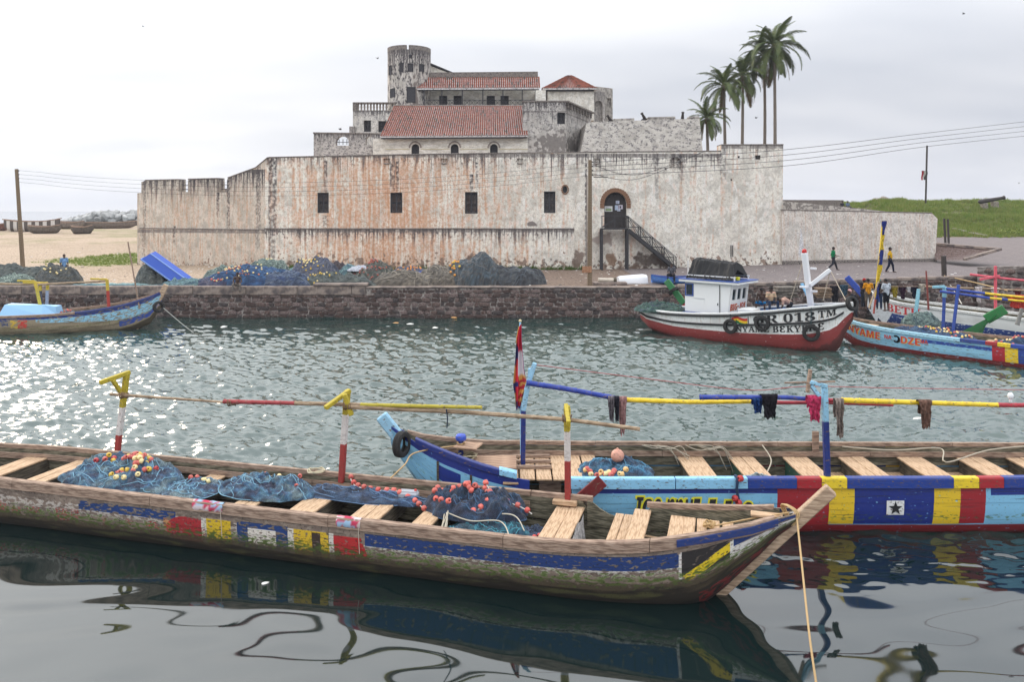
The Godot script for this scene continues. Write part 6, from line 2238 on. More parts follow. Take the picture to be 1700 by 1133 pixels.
	f1 = inv * at(1370,700,17.12)
	f2 = inv * at(1368,643,17.1)
	g = Geo.new(); g.beam(f0 - Vector3(0,0.05,0), f1,0.12,0.12,0.012, Vector3.BACK)
	part("mast_post", g, cols.nv, boat)
	g = Geo.new(); g.beam(f1, f2,0.12,0.12,0.012, Vector3.BACK)
	g.beam(f2 + Vector3(0.04,0.02,0), inv * at(1342,634,17.0), 0.13,0.08,0.012)
	g.beam(inv * at(1346,640,17.0), inv * at(1362,662,17.05), 0.07,0.08,0.01)
	part("mast_bracket", g, paint(c8(150,200,226), 0.6), boat)
	g = Geo.new()
	g.beam(inv * at(1340,652,17.0), inv * at(1345,614,17.0), 0.06,0.1,0.01)
	g.beam(inv * at(1302,636,17.0), inv * at(1386,634,17.0), 0.03,0.03,0.0)
	part("loose_sticks", g, old_wood(), boat)
	# the painted poles
	var pb := paint(c8(32,58,148), 0.5); var py := paint(c8(228,194,40), 0.5); var pr := paint(c8(170,44,58), 0.6)
	pole("painted_pole", "blue then yellow pole running right from the wooden fork of the flag post", "pole", [at(874,636,18.0), at(940,646,18.0), at(1035,664,18.0), at(1150,668,17.8), at(1252,667,17.6)], 0.062, [[0.43, pb], [0.57, py]], "painted poles of the blue canoe")
	pole("painted_pole", "blue pole with a red end lying across the second post's bracket", "pole", [at(1161,660,17.4), at(1300,660,17.3), at(1408,667,17.2)], 0.055, [[0.86, pb], [0.14, pr]], "painted poles of the blue canoe")
	pole("painted_pole", "thin red pole under the blue one beside the hung clothes", "pole", [at(1262,669,17.55), at(1380,669,17.4), at(1482,673,17.3)], 0.042, [[1.0, pr]], "painted poles of the blue canoe")
	pole("painted_pole", "yellow pole with a red tip leading out of the right edge", "pole", [at(1396,665,17.1), at(1530,669,17.1), at(1660,673,17.1), at(1790,674,17.1)], 0.058, [[0.66, py], [0.34, pr]], "painted poles of the blue canoe")
	# clothes on the poles
	hung("hung_cloth", "grey shirt with a twist of black cloth on the blue pole", 1009,1020,660,702,17.9, c8(112,106,112), 1)
	hung("hung_cloth", "black cloth strip hanging beside the grey shirt", 1019,1028,660,703,17.85, c8(40,40,50), 2)
	hung("hung_cloth", "dusty pink trouser leg hanging from the blue pole's end", 1026,1040,660,722,17.88, c8(160,122,120), 3)
	hung("hung_cloth", "black jersey slung over the pole near the second post", 1262,1290,657,697,17.25, c8(36,34,40), 4)
	hung("hung_cloth", "blue rag tied at the joint of the yellow pole", 1248,1264,664,688,17.3, c8(30,60,110), 5)
	hung("hung_cloth", "magenta patterned cloth hanging beside the pale blue bracket", 1339,1361,659,701,17.05, c8(196,62,100), 6)
	hung("hung_cloth", "long grey trousers hanging right of the second post", 1384,1399,663,727,17.0, c8(140,126,118), 7)
	hung("hung_cloth", "brown twisted cloth alone on the yellow pole", 1523,1544,666,712,17.0, c8(116,88,76), 8)
	# nets, buoy, ropes
	var L := func(x: float, y: float, z: float) -> Transform3D: return Transform3D(Basis(), B * Vector3(x, y, z))
	var blues := [c8(20,40,70), c8(32,84,130), c8(50,120,160), c8(24,56,96)]
	net_heap("net_pile", "blue net with cream floats and a round buoy on the blue canoe's deck", L.call(2.35,0.98,0.15), 0.85,0.8,0.3, blues, 21, [[16,0.06, [CREAM, CORAL, Color8(220,180,120)], 0.55,0.9,0.6,2.0]], 0.35)
	g = Geo.new()
	g.ball(Vector3.ZERO, Vector3.ONE * 0.15,18,12)
	g.ball(Vector3(0,0.15,0), Vector3(0.03,0.03,0.03), 8,5)
	solo("round_buoy", g, paint(c8(206,150,130), 0.5), "pinkish round buoy resting on the blue net", "buoy", T(at(1025,757,18.0)))
	net_heap("net_scrap", "grey green net scrap on the first bare bench of the blue canoe", L.call(4.35,1.0,0.72), 0.5,0.24,0.09, [c8(80,96,100), c8(110,130,128), c8(60,80,90)], 22, [[2,0.05, [CORAL], 0.3,0.8,0.0,3.0]], 0.4)
	net_heap("net_scrap", "grey green net scrap with a dark strap on the second bare bench", L.call(5.35,1.0,0.72), 0.5,0.26,0.14, [c8(84,96,104), c8(120,138,140), c8(70,86,100)], 23, [], 0.4)
	var pale := paint(c8(168,160,144), 0.9, false)
	var tg := thing("rope_tangle", "grey rope tangle along the far rail of the blue canoe", "rope", B.origin)
	for k in 10:
		var x0 := 2.9 + rng.randf_range(0,1.6)
		rope_part("rope_strand", tg, [Vector3(x0,1.3,-0.95), Vector3(x0 + 0.3,1.2 + rng.randf() * 0.12,-0.86), Vector3(x0 + 0.6,1.26,-0.9 + rng.randf() * 0.2), Vector3(x0 + 0.8 + rng.randf() * 0.3,1.1 - rng.randf() * 0.5,-0.8)], 0.011, pale)
	rope("loose_line", "thin grey rope looping down beside the second bare bench", [Vector3(6.0,1.3,-19.1), Vector3(6.05,1.1,-18.6), Vector3(5.75,0.95,-18.0), Vector3(5.9,1.0,-17.8), Vector3(5.4,0.98,-17.6)], 0.016, pale)
	rope("loose_line", "thin grey rope lying along the benches at the right", [at(1398,742,18.9), at(1480,748,18.7), at(1560,745,18.8), at(1570,768,18.2), at(1640,748,18.9), at(1720,740,19.0)], 0.016, pale)
	rope("rail_strap", "dark blue strap with red floats hung over the pale blue rail", [at(1220,790,17.1), at(1224,795,16.95), at(1223,815,16.95), at(1226,830,16.95)], 0.03, paint(c8(28,50,80), 0.8, false))
	var fm2 := float_mesh(0.07,0.1)
	for q in [[1229,795, "red float on top of the pale blue rail"], [1220,828, "upper red float hanging on the dark strap"], [1226,835, "lower red float hanging on the dark strap"]]:
		solo("net_float", fm2, paint(c8(176,48,48), 0.55, false), q[2], "net float", T(at(q[0], q[1], 16.93), 0.4))
	rope("red_line", "thin red line strung from the wooden fork over the water to the right", [at(888,606,18.1), at(1080,630,18.6), at(1240,648,18.4), at(1340,642,17.4), at(1500,645,18.0), at(1720,648,19.0)], 0.009, paint(c8(170,90,92), 0.9, false))
	g = Geo.new()
	g.ball(Vector3(0,0.08,0), Vector3(0.06,0.08,0.06), 12,8)
	g.lathe(Transform3D(), [Vector2(0.001,-0.06), Vector2(0.03,-0.05), Vector2(0.03,0.03)], 10)
	solo("white_float", g, std(c8(226,228,230), 0.3), "small white bulb shaped float on the yellow pole at the right", "float", T(at(1677,664,17.1)))

func hung(called: String, label: String, px0: float, px1: float, py0: float, py1: float, d: float, col: Color, sd: int) -> void:     # cloth folded over a pole
	var o := at((px0 + px1) * 0.5, py0, d)
	var w := (px1 - px0) / LENS * d
	var h := (py1 - py0) / LENS * d
	var rows := []
	for k in 22:
		var f := k / 21.0
		var row := PackedVector3Array()
		for j in 14:
			var u := j / 13.0 - 0.5
			var back := f < 0.36            # the short fall behind the pole
			var s := (f - 0.36) / 0.64 if not back else (0.36 - f) / 0.36 * 0.55
			var pinch := 1.0 - 0.35 * s + 0.18 * net_noise.get_noise_2d(s * 2.0, sd * 5.0)
			var fold := sin(u * 15.0 + sd + s * 1.5) * 0.025 + net_noise.get_noise_3d(u * 3.0, s * 4.0, sd * 2.0) * 0.07
			var hang := 1.0 + 0.22 * net_noise.get_noise_2d(u * 3.0 + sd, 7.0)
			row.append(Vector3(u * w * pinch, 0.05 - s * h * hang - pow(s, 8.0) * 0.0, (-0.07 if back else 0.07) * minf(1.0, s * 8.0 + 0.2) + fold * minf(1.0, s * 4.0)))
		rows.append(row)
	var g := Geo.new()
	g.grid(rows)
	solo(called, g, cloth(col), label, "laundry", T(o), "clothes hung on the boat poles")

# ------------------------------------------------------------------ the far boats
func simple_hull(h: Hull, boat: Node3D, tex_m: Material, splits: Array, inside: Material, floor_y: float, deck_x: Array) -> void:
	for s in [1,-1]:
		for e in splits: strake(h, s, e[0], e[1], h.lo(), h.hi(), tex_m, boat, "strake", e[2])
		var g := Geo.new()
		var rows := []
		for k in 9:
			var row := PackedVector3Array()
			for j in 40: row.append(h.pt(lerpf(h.lo() + 0.15, h.hi() - 0.2, j / 39.0), lerpf(0.02,0.9, k / 8.0), s, -0.06))
			rows.append(row)
		if s > 0: rows.reverse()
		g.grid(rows)
		part("inner_planking", g, inside, boat)
	var gf := Geo.new()
	var rr := []
	for z in [-1.0,1.0]:
		var row := PackedVector3Array()
		for j in 30:
			var x := lerpf(deck_x[0], deck_x[1], j / 29.0)
			row.append(Vector3(x, floor_y, (h.val(x, 1) if z > 0 else h.val(x, 2)) * h.beam(clampf(h.qy(x, floor_y, 1), 0.0,0.95)) * z * 0.93))
		rr.append(row)
	rr.reverse()
	gf.grid(rr)
	part("deck", gf, inside, boat)

func build_trawler() -> void:
	rng.seed = 47
	var B := Transform3D(Basis(Vector3.UP, deg_to_rad(-42.7)), Vector3(12.0,0,-42.3))
	var h := Hull.new()
	h.bb = [1.0,0.97,0.93,0.9,0.82,0.68,0.42,0.22,0.0]
	h.st = [[-5.7,0.75,0.75,1.25,1.25,0.35], [-5.0,1.15,1.15,1.25,1.25,-0.1], [-3.0,1.5,1.5,1.28,1.28,-0.5], [0.0,1.62,1.62,1.5,1.5,-0.55], [2.5,1.5,1.5,1.85,1.85,-0.55], [4.2,1.05,1.05,2.12,2.12,-0.5], [5.2,0.5,0.5,2.26,2.26,0.0], [5.95,0.06,0.06,2.4,2.4,1.6]]
	var boat := thing("cabin_boat", "white and dark red wooden fishing boat with a white wheelhouse and big painted letters", "fishing boat", B.origin, deg_to_rad(-42.7))
	var W := 1024
	var r := hull_tex(W, 192, c8(236,236,233))
	var p: Paint = r[0]
	p.layer(r[3], 120,230, c8(190,188,184), 0.6)
	p.layer(nz(W, 192,0.12,305,1.0,10.0,3), 170,230, c8(168,140,116), 0.55)
	var red := []
	for k in 41:
		var x := lerpf(h.lo(), h.hi(), k / 40.0)
		red.append(Vector2(k / 40.0 * W, lerpf(0.4,0.485, smoothstep(-5.0,4.0, x)) * 192))
	red.append(Vector2(W, 192)); red.append(Vector2(0,192))
	p.shape(red, c8(140,56,54), r[2], 20)
	var gate := PackedFloat32Array(); gate.resize(192)
	for y in 192: gate[y] = clampf((y / 192.0 - 0.42) * 3.0,0.0,1.0)
	p.layer(r[1], 120,200, c8(104,44,44), 0.6, gate)
	for y in 192: gate[y] = clampf((y / 192.0 - 0.66) * 9.0,0.0,1.4)
	p.layer(r[2], 60,140, c8(70,40,36), 0.7, gate)
	p.layer(r[4], 186,220, c8(120,100,86), 0.6)
	var side := hull_mat(p, 0.5,0.5)
	var white := paint(c8(226,226,224), 0.5, false)
	var black := std(c8(26,26,28), 0.6)
	var bl := paint(c8(32,74,150), 0.5)
	simple_hull(h, boat, side, [[0.0,0.28,0.0], [0.285,0.62,0.0], [0.622,1.0,0.012]], paint(c8(60,104,160), 0.7), 0.85, [-5.2,5.2])
	var g := Geo.new()     # transom
	var fan := PackedVector3Array()
	for s in [1,-1]:
		for k in 12:
			var q := k / 11.0 if s > 0 else 1.0 - k / 11.0
			fan.append(h.pt(h.lo() + 0.005, q, s))
	for k in range(1, fan.size() - 1): g.tri(fan[0], fan[k], fan[k + 1])
	part("transom", g, white, boat)
	for s in [1,-1]:
		rail(h, s, -5.65,5.9,0.16,0.07,-0.03, white, boat, "gunwale_rail", 0.0)
		rail(h, s, -5.65,5.9,0.1,0.09,0.1, black, boat, "rub_rail", 0.03)
		rail(h, s, -5.65,5.6,0.1,0.1,0.0, black, boat, "rub_rail", 0.04,0.275)
	g = Geo.new()
	g.beam(Vector3(4.8,-0.5,0), Vector3(6.02,2.42,0), 0.12,0.2,0.02)
	part("stem_post", g, white, boat)
	lettering(boat, "registration_letters", "GR 018", h, B, 1250,1353,0.075,0.25, black, 0.02)
	lettering(boat, "registration_letters", "TM", h, B, 1358,1389,0.075,0.21, black, 0.02)
	for q in [["NYAME", 1221,1276,0], ["B", 1282,1292,0], ["3", 1294,1303,1], ["KYER", 1305,1355,0], ["3", 1357,1368,1]]: lettering(boat, "name_letters", q[0], h, B, q[1], q[2], 0.31,0.44, black, 0.02,0.0, "Droid Serif", true, 0.0, q[3] == 1)
	# the painted flag
	var x0 := hull_x(h, B, 1214); var x1 := hull_x(h, B, 1240)
	for k in 3:
		g = Geo.new()
		var rows := []
		for e in 2:
			var row := PackedVector3Array()
			for j in 13:
				var f := j / 12.0
				row.append(h.pt(lerpf(x0, x1, f), 0.08 + (k + e) * 0.057 + 0.022 * sin(f * TAU * 1.0 + 2.4) + (0.03 if f > 0.48 else 0.0), 1,0.016))
			rows.append(row)
		g.grid(rows)
		part("flag_stripe", g, paint([c8(196,44,40), c8(232,190,44), c8(36,116,66)][k], 0.5, false), boat)
	g = Geo.new()
	var ctr := h.pt(lerpf(x0, x1,0.3), 0.162,1,0.026)
	for k in 10:
		var a0 := -PI / 2 + TAU * k / 10.0
		var r0 := 0.055 if k % 2 == 0 else 0.022
		var r1 := 0.022 if k % 2 == 0 else 0.055
		g.tri(ctr, ctr + Vector3(cos(a0 + TAU / 10) * r1, -sin(a0 + TAU / 10) * r1,0), ctr + Vector3(cos(a0) * r0, -sin(a0) * r0,0))
	part("flag_star", g, black, boat)
	g = Geo.new()
	g.beam(h.pt(x1 + 0.05,0.09,1,0.02), h.pt(x1 + 0.05,0.27,1,0.02), 0.03,0.02)
	part("flag_staff", g, black, boat)
	# wheelhouse
	var sx := func(px: float, y: float, z: float) -> float:
		var a := -8.0
		var b := 8.0
		for k in 40:
			var m := (a + b) * 0.5
			if px_of(B, Vector3(m, y, z)) < px: a = m
			else: b = m
		return (a + b) * 0.5
	var zn := 0.98
	var zf := -0.95
	var ca = sx.call(1137.0,2.0, zn); var cb = sx.call(1208.0,2.0, zn)
	var y0 := 0.85
	var y1 := 2.98
	var poly := PackedVector2Array([Vector2(ca, y0), Vector2(cb - 0.02, y0), Vector2(cb + 0.22, y1), Vector2(ca, y1)])
	var wx0 = sx.call(1139.0,2.6, zn); var wx1 = sx.call(1149.5,2.6, zn)
	var win := PackedVector2Array([Vector2(wx0,2.28), Vector2(wx1,2.28), Vector2(wx1,2.84), Vector2(wx0,2.84)])
	for s in [zn, zf]: part("cabin_side", carve(poly, 0.06, [[win, 0.0]]), white, boat, T(Vector3(0,0, s if s > 0 else s + 0.06)))
	g = Geo.new()
	g.bx((wx0 + wx1) * 0.5,2.56, zn - 0.04, wx1 - wx0,0.56,0.01)
	var glass := std(Color(0.1,0.16,0.2), 0.08)
	part("side_window", g, glass, boat)
	g = Geo.new()
	for q in [[wx0 - 0.03,2.56,0.06,0.68], [wx1 + 0.03,2.56,0.06,0.68]]: g.bx(q[0], q[1], zn + 0.015, q[2], q[3], 0.03)
	for y in [2.25,2.87]: g.bx((wx0 + wx1) * 0.5, y, zn + 0.016, wx1 - wx0,0.06,0.03)
	part("window_frame", g, bl, boat)
	var dx = sx.call(1195.0,2.0, zn)
	plank("cabin_panel", boat, Vector3(wx1 + 0.55,2.5, zn + 0.02), Vector3(0.9,0.75,0.03), white)
	plank("door", boat, Vector3(dx - 0.46,1.98, zn + 0.02), Vector3(0.86,1.8,0.035), white)
	plank("door_gap", boat, Vector3(dx, 2.0, zn + 0.02), Vector3(0.03,1.85,0.02), black)
	plank("door_handle", boat, Vector3(dx - 0.1,1.9, zn + 0.06), Vector3(0.05,0.12,0.04), black)
	g = Geo.new()
	g.bx((ca + cb) * 0.5, y0 + 0.38, zn + 0.012, cb - ca, 0.3,0.03)
	part("blue_band", g, bl, boat)
	# raked front with three windows
	var tilt := atan2(0.24, y1 - y0)
	var F := Transform3D(Basis(Vector3.UP, PI / 2) , Vector3(cb + 0.1, (y0 + y1) * 0.5,0)) * Transform3D(Basis(Vector3.RIGHT, tilt), Vector3.ZERO)
	var fh := (y1 - y0) * 0.5
	var fw := PackedVector2Array([Vector2(-zn, -fh), Vector2(-zf, -fh), Vector2(-zf, fh), Vector2(-zn, fh)])
	var holes := []
	for k in 3:
		var a := -zn + 0.17 + k * 0.57
		holes.append([PackedVector2Array([Vector2(a, 0.22), Vector2(a + 0.4,0.22), Vector2(a + 0.4,0.8), Vector2(a, 0.8)]), 0.0])
	part("cabin_front", carve(fw, 0.06, holes), white, boat, F * T(Vector3(0,0,0.02)))
	for k in 3:
		g = Geo.new()
		g.bx(-zn + 0.37 + k * 0.57,0.51,-0.04,0.4,0.58,0.01)
		part("front_window", g, glass, boat, F)
	for q in [["BIG", -0.9,-0.2], ["JOE", 0.08,0.76], ["-", -0.14,0.0]]:
		for e in 2:
			var tm := TextMesh.new()
			var f := SystemFont.new()
			f.font_names = PackedStringArray(["Droid Sans"]); f.font_weight = 700
			tm.font = f; tm.text = q[0]; tm.font_size = 64; tm.pixel_size = 0.01; tm.depth = 0.02
			var bb := tm.get_aabb()
			var s := Vector3((q[2] - q[1]) / bb.size.x, (0.34 if q[0] != "-" else 0.06) / bb.size.y, 0.5)
			part("name_letters" if e else "letter_shadow", tm, std(c8(176,48,30) if e else c8(226,170,40), 0.6), boat, F * Transform3D(Basis.from_scale(s), Vector3((q[1] + q[2]) * 0.5 + (0.0 if e else 0.025), -0.14 - (0.0 if e else 0.02), 0.03 if e else 0.024) - bb.get_center() * s * Vector3(1,1,0)))
	g = Geo.new()
	g.bx(ca + 0.03, (y0 + y1) * 0.5,0.015,0.06, y1 - y0, zn - zf - 0.12)
	part("cabin_back", g, white, boat)
	g = Geo.new()
	g.bx((ca + cb) * 0.5 + 0.2, y1 + 0.07,0.02, cb - ca + 0.95,0.14, zn - zf + 0.44,0.03)
	part("cabin_roof", g, white, boat)
	g = Geo.new()
	g.bx((ca + cb) * 0.5 + 0.2, y1 + 0.15,0.02, cb - ca + 0.99,0.04, zn - zf + 0.48,0.015)
	part("roof_edge", g, bl, boat)
	g = Geo.new()
	for x in [ca + 0.1, cb + 0.3]:
		for z in [zn - 0.15, zf + 0.2]: g.bx(x, y1 + 0.25, z, 0.06,0.2,0.06)
	for z in [zn - 0.15, zf + 0.2]: g.bx((ca + cb) * 0.5 + 0.2, y1 + 0.36, z, cb - ca + 0.3,0.05,0.07)
	part("roof_rail", g, white, boat)
	plank("yellow_box", boat, Vector3(cb + 0.15, y1 + 0.27,0.3), Vector3(0.3,0.16,0.2), paint(c8(214,210,40), 0.5))
	# tarpaulin over a frame on the roof
	var tp := thing("tarpaulin", "black wrinkled tarpaulin stretched over the wheelhouse roof", "tarpaulin", B.origin, deg_to_rad(-42.7))
	var rows := []
	var pr := [[0.95,0.4], [0.8,0.55], [0.42,1.04], [0.05,1.12], [-0.4,1.0], [-0.9,0.42]]
	for k in 40:
		var f := k / 39.0
		var row := PackedVector3Array()
		for j in 31:
			var u := j / 30.0 * 5.0
			var i0 := mini(int(u), 4)
			var q := Vector2(lerpf(pr[i0][0], pr[i0 + 1][0], u - i0), lerpf(pr[i0][1], pr[i0 + 1][1], u - i0))
			var wr := 0.2 * (absf(net_noise.get_noise_2d(f * 7.0 + j * 0.02, j * 0.03)) - 0.2) + 0.07 * net_noise.get_noise_2d(f * 22.0, j * 0.12)
			row.append(Vector3(lerpf(ca + 0.12 * 0, cb + 0.25, f) + (0.5 - f) * 0.9 * (q.y - 0.42) * 0.6, y1 + 0.14 + (q.y - 0.42) * lerpf(1.5,1.25, f) + 0.1 + wr * 0.5, q.x + wr))
		rows.append(row)
	g = Geo.new()
	g.grid(rows)
	for row in [rows[39]]:
		var c := Vector3.ZERO
		for v in row: c += v / 31.0
		for j in 30: g.tri(c, row[j], row[j + 1])
	var tarp := std(c8(13,13,16), 0.7)
	part("sheet", g, tarp, tp)
	# mast with its boom, pennant and stays
	var inv := B.affine_inverse()
	var m0 := inv * at(1347,505,40.4)
	var m1 := inv * at(1335,420,40.2)
	var mw := paint(c8(224,224,226), 0.5, false)
	g = Geo.new(); g.beam(m0 - Vector3(0,0.4,0), m1,0.26,0.26,0.03, Vector3.BACK)
	part("mast", g, mw, boat)
	g = Geo.new(); g.beam(inv * at(1345,474,40.1), inv * at(1378,448,39.8), 0.2,0.2,0.02)
	part("boom", g, mw, boat)
	for q in [[1334,477,14], [1350,446,10], [1352,484,9]]:
		plank("mast_step", boat, inv * at(q[0], q[1], 40.2), Vector3(q[2] * 0.03,0.1,0.1), mw)
	g = Geo.new(); g.lathe(T(m1), [Vector2(0.001,0.2), Vector2(0.1,0.17), Vector2(0.13,0.0), Vector2(0.001,-0.02)], 10)
	part("mast_lamp", g, paint(c8(196,44,44), 0.4, false), boat)
	var pn := thing("pennant", "slim white pennant flag standing up behind the mast", "flag", at(1329,424,41.5))
	g = Geo.new()
	g.tube(PackedVector3Array([Vector3(-0.05,-0.1,0), Vector3(0.0,1.4,0)]), 0.02,6)
	g.prism(PackedVector2Array([Vector2(0.02,1.4), Vector2(0.17,0.2), Vector2(0.12,-0.05), Vector2(-0.13,0.05)]), T(Vector3(0,0,0.02)), 0.02)
	part("cloth", g, cloth(c8(226,222,224)), pn)
	var line := paint(c8(170,158,140), 0.9, false)
	for q in [[at(1378,449,39.8), at(1404,500,38.3)], [at(1378,449,39.8), at(1366,500,40.0)], [at(1378,449,39.8), at(1410,510,38.2)], [at(1336,424,40.2), at(1310,505,41.0)]]:
		rope_part("stay", boat, [inv * q[0], inv * ((q[0] + q[1]) * 0.5), inv * q[1]], 0.018, line)
	# deck clutter
	plank("hatch", boat, Vector3(cb + 0.95,1.45,0.5), Vector3(0.8,0.62,0.9), white)
	plank("hatch", boat, Vector3(cb + 2.0,1.4,0.4), Vector3(0.9,0.5,1.0), paint(c8(214,196,164), 0.7))
	for k in 3: plank("blue_bench", boat, Vector3(cb + 3.0 + k * 0.9,1.62 + k * 0.16,0.6 - k * 0.2), Vector3(0.8,0.1,0.6), bl)
	plank("blue_oar", boat, inv * at(1340,490,40.9), Vector3(1.3,0.06,0.3), paint(c8(120,176,214), 0.6)).transform.basis = Basis(Vector3(0,0,1), -1.1)
	var rp := rough_mat("hemp", [c8(150,122,86), c8(200,170,124), c8(176,146,104)], 0.1,8.0,0.9,0.2)
	# tyres along the side
	for q in [[1213,542,0.33, "tyre hung by the painted flag on the cabin boat"], [1266,537,0.34, "tyre hung in front of the first big letters of the cabin boat"], [1347,553,0.36, "tyre hung lowest, below the mast on the cabin boat"]]:
		var x := hull_x(h, B, q[0])
		var z := h.pt(x, 0.4,1).z
		var y: float = 7.0 - (q[1] - 345.0) / LENS * -(B * Vector3(x, 1.0, z + 0.1)).z
		var dq := h.qy(x, y, 1)
		var c := h.pt(x, dq, 1,0.14)
		var lean := atan2(h.pt(x + 0.3, dq, 1).z - h.pt(x - 0.3, dq, 1).z, 0.6)
		tyre("tyre", q[3], B * Transform3D(Basis(Vector3.UP, -lean), c), q[2] * 1.15,0.2, "tyres of the cabin boat")
		rope("tyre_rope", "rope holding the " + q[3].replace("tyre hung", "tyre"), [B * h.pt(x, -0.01,1,0.05), B * (c + Vector3(0, q[2] * 0.7,0.02))], 0.02, paint(c8(40,66,70), 0.9, false))
	tyre("tyre", "tyre hung on the very stem of the cabin boat", Transform3D(Basis(Vector3.UP, 0.5) * Basis(Vector3.RIGHT, -0.25), at(1414,504,37.7)), 0.36,0.22, "tyres of the cabin boat")
	net_heap("stern_net", "green and teal net draped over the stern of the cabin boat", B * T(Vector3(-4.7,1.18,0.2)), 1.35,1.5,0.45, [c8(20,44,44), c8(34,70,58), c8(46,92,74), c8(30,54,70)], 31, [], 0.5)

func build_right_boats() -> void:
	rng.seed = 53
	var blues := [c8(18,34,66), c8(24,62,116), c8(20,50,96), c8(40,80,120)]
	# the light blue canoe with the red lettering
	var B := Transform3D(Basis(Vector3.UP, deg_to_rad(-46.5)), Vector3(17.6,0,-41.0))
	var h := Hull.new()
	h.st = [[-0.9,0.1,0.1,1.35,1.35,0.4], [0.4,0.55,0.55,1.15,1.15,-0.3], [2.0,0.95,0.95,1.05,1.05,-0.4], [5.0,1.1,1.1,0.98,0.98,-0.4], [10.0,1.1,1.1,0.98,0.98,-0.4], [15.0,0.8,0.8,1.1,1.1,-0.3], [17.0,0.1,0.1,1.3,1.3,0.1]]
	var boat := thing("lettered_canoe", "light blue canoe with orange red lettering and dark red bottom, right of the cabin boat", "canoe", B.origin, deg_to_rad(-46.5))
	var W := 1024
	var r := hull_tex(W, 160, c8(140,190,214))
	var p: Paint = r[0]
	var U := func(px: float) -> float: return (hull_x(h, B, px, 0.3) - h.lo()) / (h.hi() - h.lo()) * W
	p.layer(r[1], 120,210, c8(112,160,186), 0.7)
	p.rect(U.call(1530), 24, U.call(1646), 42, c8(28,62,140), r[2], 60)
	p.rect(U.call(1646), 0, U.call(1670), 92, c8(170,30,40), r[2], 40)
	p.rect(U.call(1668), 0, U.call(1692), 90, c8(226,190,40), r[2], 50)
	p.rect(U.call(1690), 0, W, 92, c8(30,60,140), r[2], 50)
	p.rect(0,90, W, 160, c8(128,38,38), r[2], 40)
	p.rect(U.call(1540), 103, W, 107, c8(170,120,112), r[2], 130)
	p.layer(r[2], 170,200, c8(90,80,70), 0.6)
	simple_hull(h, boat, hull_mat(p, 0.6,0.8), [[0.0,0.3,0.01], [0.302,0.56,0.0], [0.562,1.0,0.01]], inner_wood(), 0.05, [0.6,15.5])
	for q in [[1402,1594, c8(160,204,222)], [1594,1636, c8(40,64,130)], [1636,1656, c8(160,40,44)], [1656,1678, c8(226,196,40)], [1678,1800, c8(40,70,150)]]:
		rail(h, 1, hull_x(h, B, q[0]), hull_x(h, B, q[1]) - 0.01,0.16,0.16,0.02, paint(q[2], 0.6), boat, "gunwale_rail", 0.0)
	rail(h, -1,-0.8,15.0,0.12,0.12,0.0, old_wood(), boat, "gunwale_rail", 0.0)
	var red := std(c8(186,52,36), 0.7)
	var yel := std(c8(224,180,60), 0.7)
	for q in [["NYAME", 1408,1460,0.14,0.38], ["NA", 1468,1480,0.18,0.31], ["C", 1483,1493,0.15,0.38], ["DZE", 1495,1527,0.15,0.38], ["MA", 1528,1540,0.17,0.3]]:
		if q[0].length() != 2: lettering(boat, "letter_shadow", q[0], h, B, q[1] + 1.0, q[2] + 1.0, q[3] + 0.012, q[4] + 0.015, yel, 0.018,0.0, "Droid Sans", true, 0.0, q[0] == "C")
		lettering(boat, "name_letters", q[0], h, B, q[1], q[2], q[3], q[4], red, 0.024,0.0, "Droid Sans", true, 0.0, q[0] == "C")
	for q in [1.2,4.6,6.1,9.2]: thwart(boat, h, q, 0.45,0.78,1, bench_wood())
	plank("bow_deck", boat, Vector3(0.6,1.02,0.1), Vector3(1.0,0.05,1.0), bench_wood())
	var inv := B.affine_inverse()
	var bl := paint(c8(36,70,150), 0.6)
	var lb := paint(c8(136,190,206), 0.6)
	for q in [[1565,536,1568,476,38.6,0.3], [1581,541,1591,473,38.0,0.0], [1519,524,1525,480,41.5,1.0]]:
		var g := Geo.new()
		var a := inv * at(q[0], q[1], q[4]); var b := inv * at(q[2], q[3], q[4])
		g.beam(a - Vector3(0,0.4,0), a.lerp(b, 1.0 - q[5]), 0.13,0.13,0.02, Vector3.BACK)
		if q[5] < 1.0: part("net_post", g, bl, boat)
		if q[5] > 0.0:
			g = Geo.new()
			g.beam(a.lerp(b, 1.0 - q[5]), b, 0.16,0.16,0.02, Vector3.BACK)
			if q[5] < 1.0: g.beam(b, inv * at(1548,477,38.6), 0.12,0.12,0.01)
			part("net_post", g, lb, boat)
	net_heap("net_pile", "navy net with yellow and coral floats in the front of the lettered canoe", B * T(Vector3(3.6,0.75,-0.1)), 2.1,0.95,0.42, blues, 41, [[70,0.055, [CORAL, YELLOW, CREAM], 0.05,0.9, PI, TAU]], 0.3)
	net_heap("net_pile", "navy net with clusters of coral and cream floats nearest the right edge", B * T(Vector3(8.4,0.7,-0.05)), 2.2,1.0,0.5, blues, 42, [[80,0.058, [CORAL, CREAM], 0.05,0.9, PI * 0.8, TAU]], 0.3)
	net_heap("net_pile", "pale grey green net heap behind the two blue posts", T(at(1528,526,40.5) - Vector3(0,0.5,0)), 1.0,0.7,0.75, [c8(70,96,92), c8(120,146,134), c8(90,116,112), c8(50,76,84)], 43, [], 0.3)
	# the canoe behind it with red lettering
	B = Transform3D(Basis(Vector3.UP, deg_to_rad(-60.0)), Vector3(22.9,0,-49.4))
	h = Hull.new()
	h.st = [[-1.4,0.1,0.1,2.0,2.0,0.8], [0.3,0.6,0.6,1.5,1.5,-0.2], [2.0,0.95,0.95,1.3,1.3,-0.4], [12.0,1.05,1.05,1.2,1.2,-0.4], [15.0,0.4,0.4,1.3,1.3,-0.1]]
	var b2 := thing("white_canoe", "white and blue canoe with red letters moored behind the lettered canoe", "canoe", B.origin, deg_to_rad(-60.0))
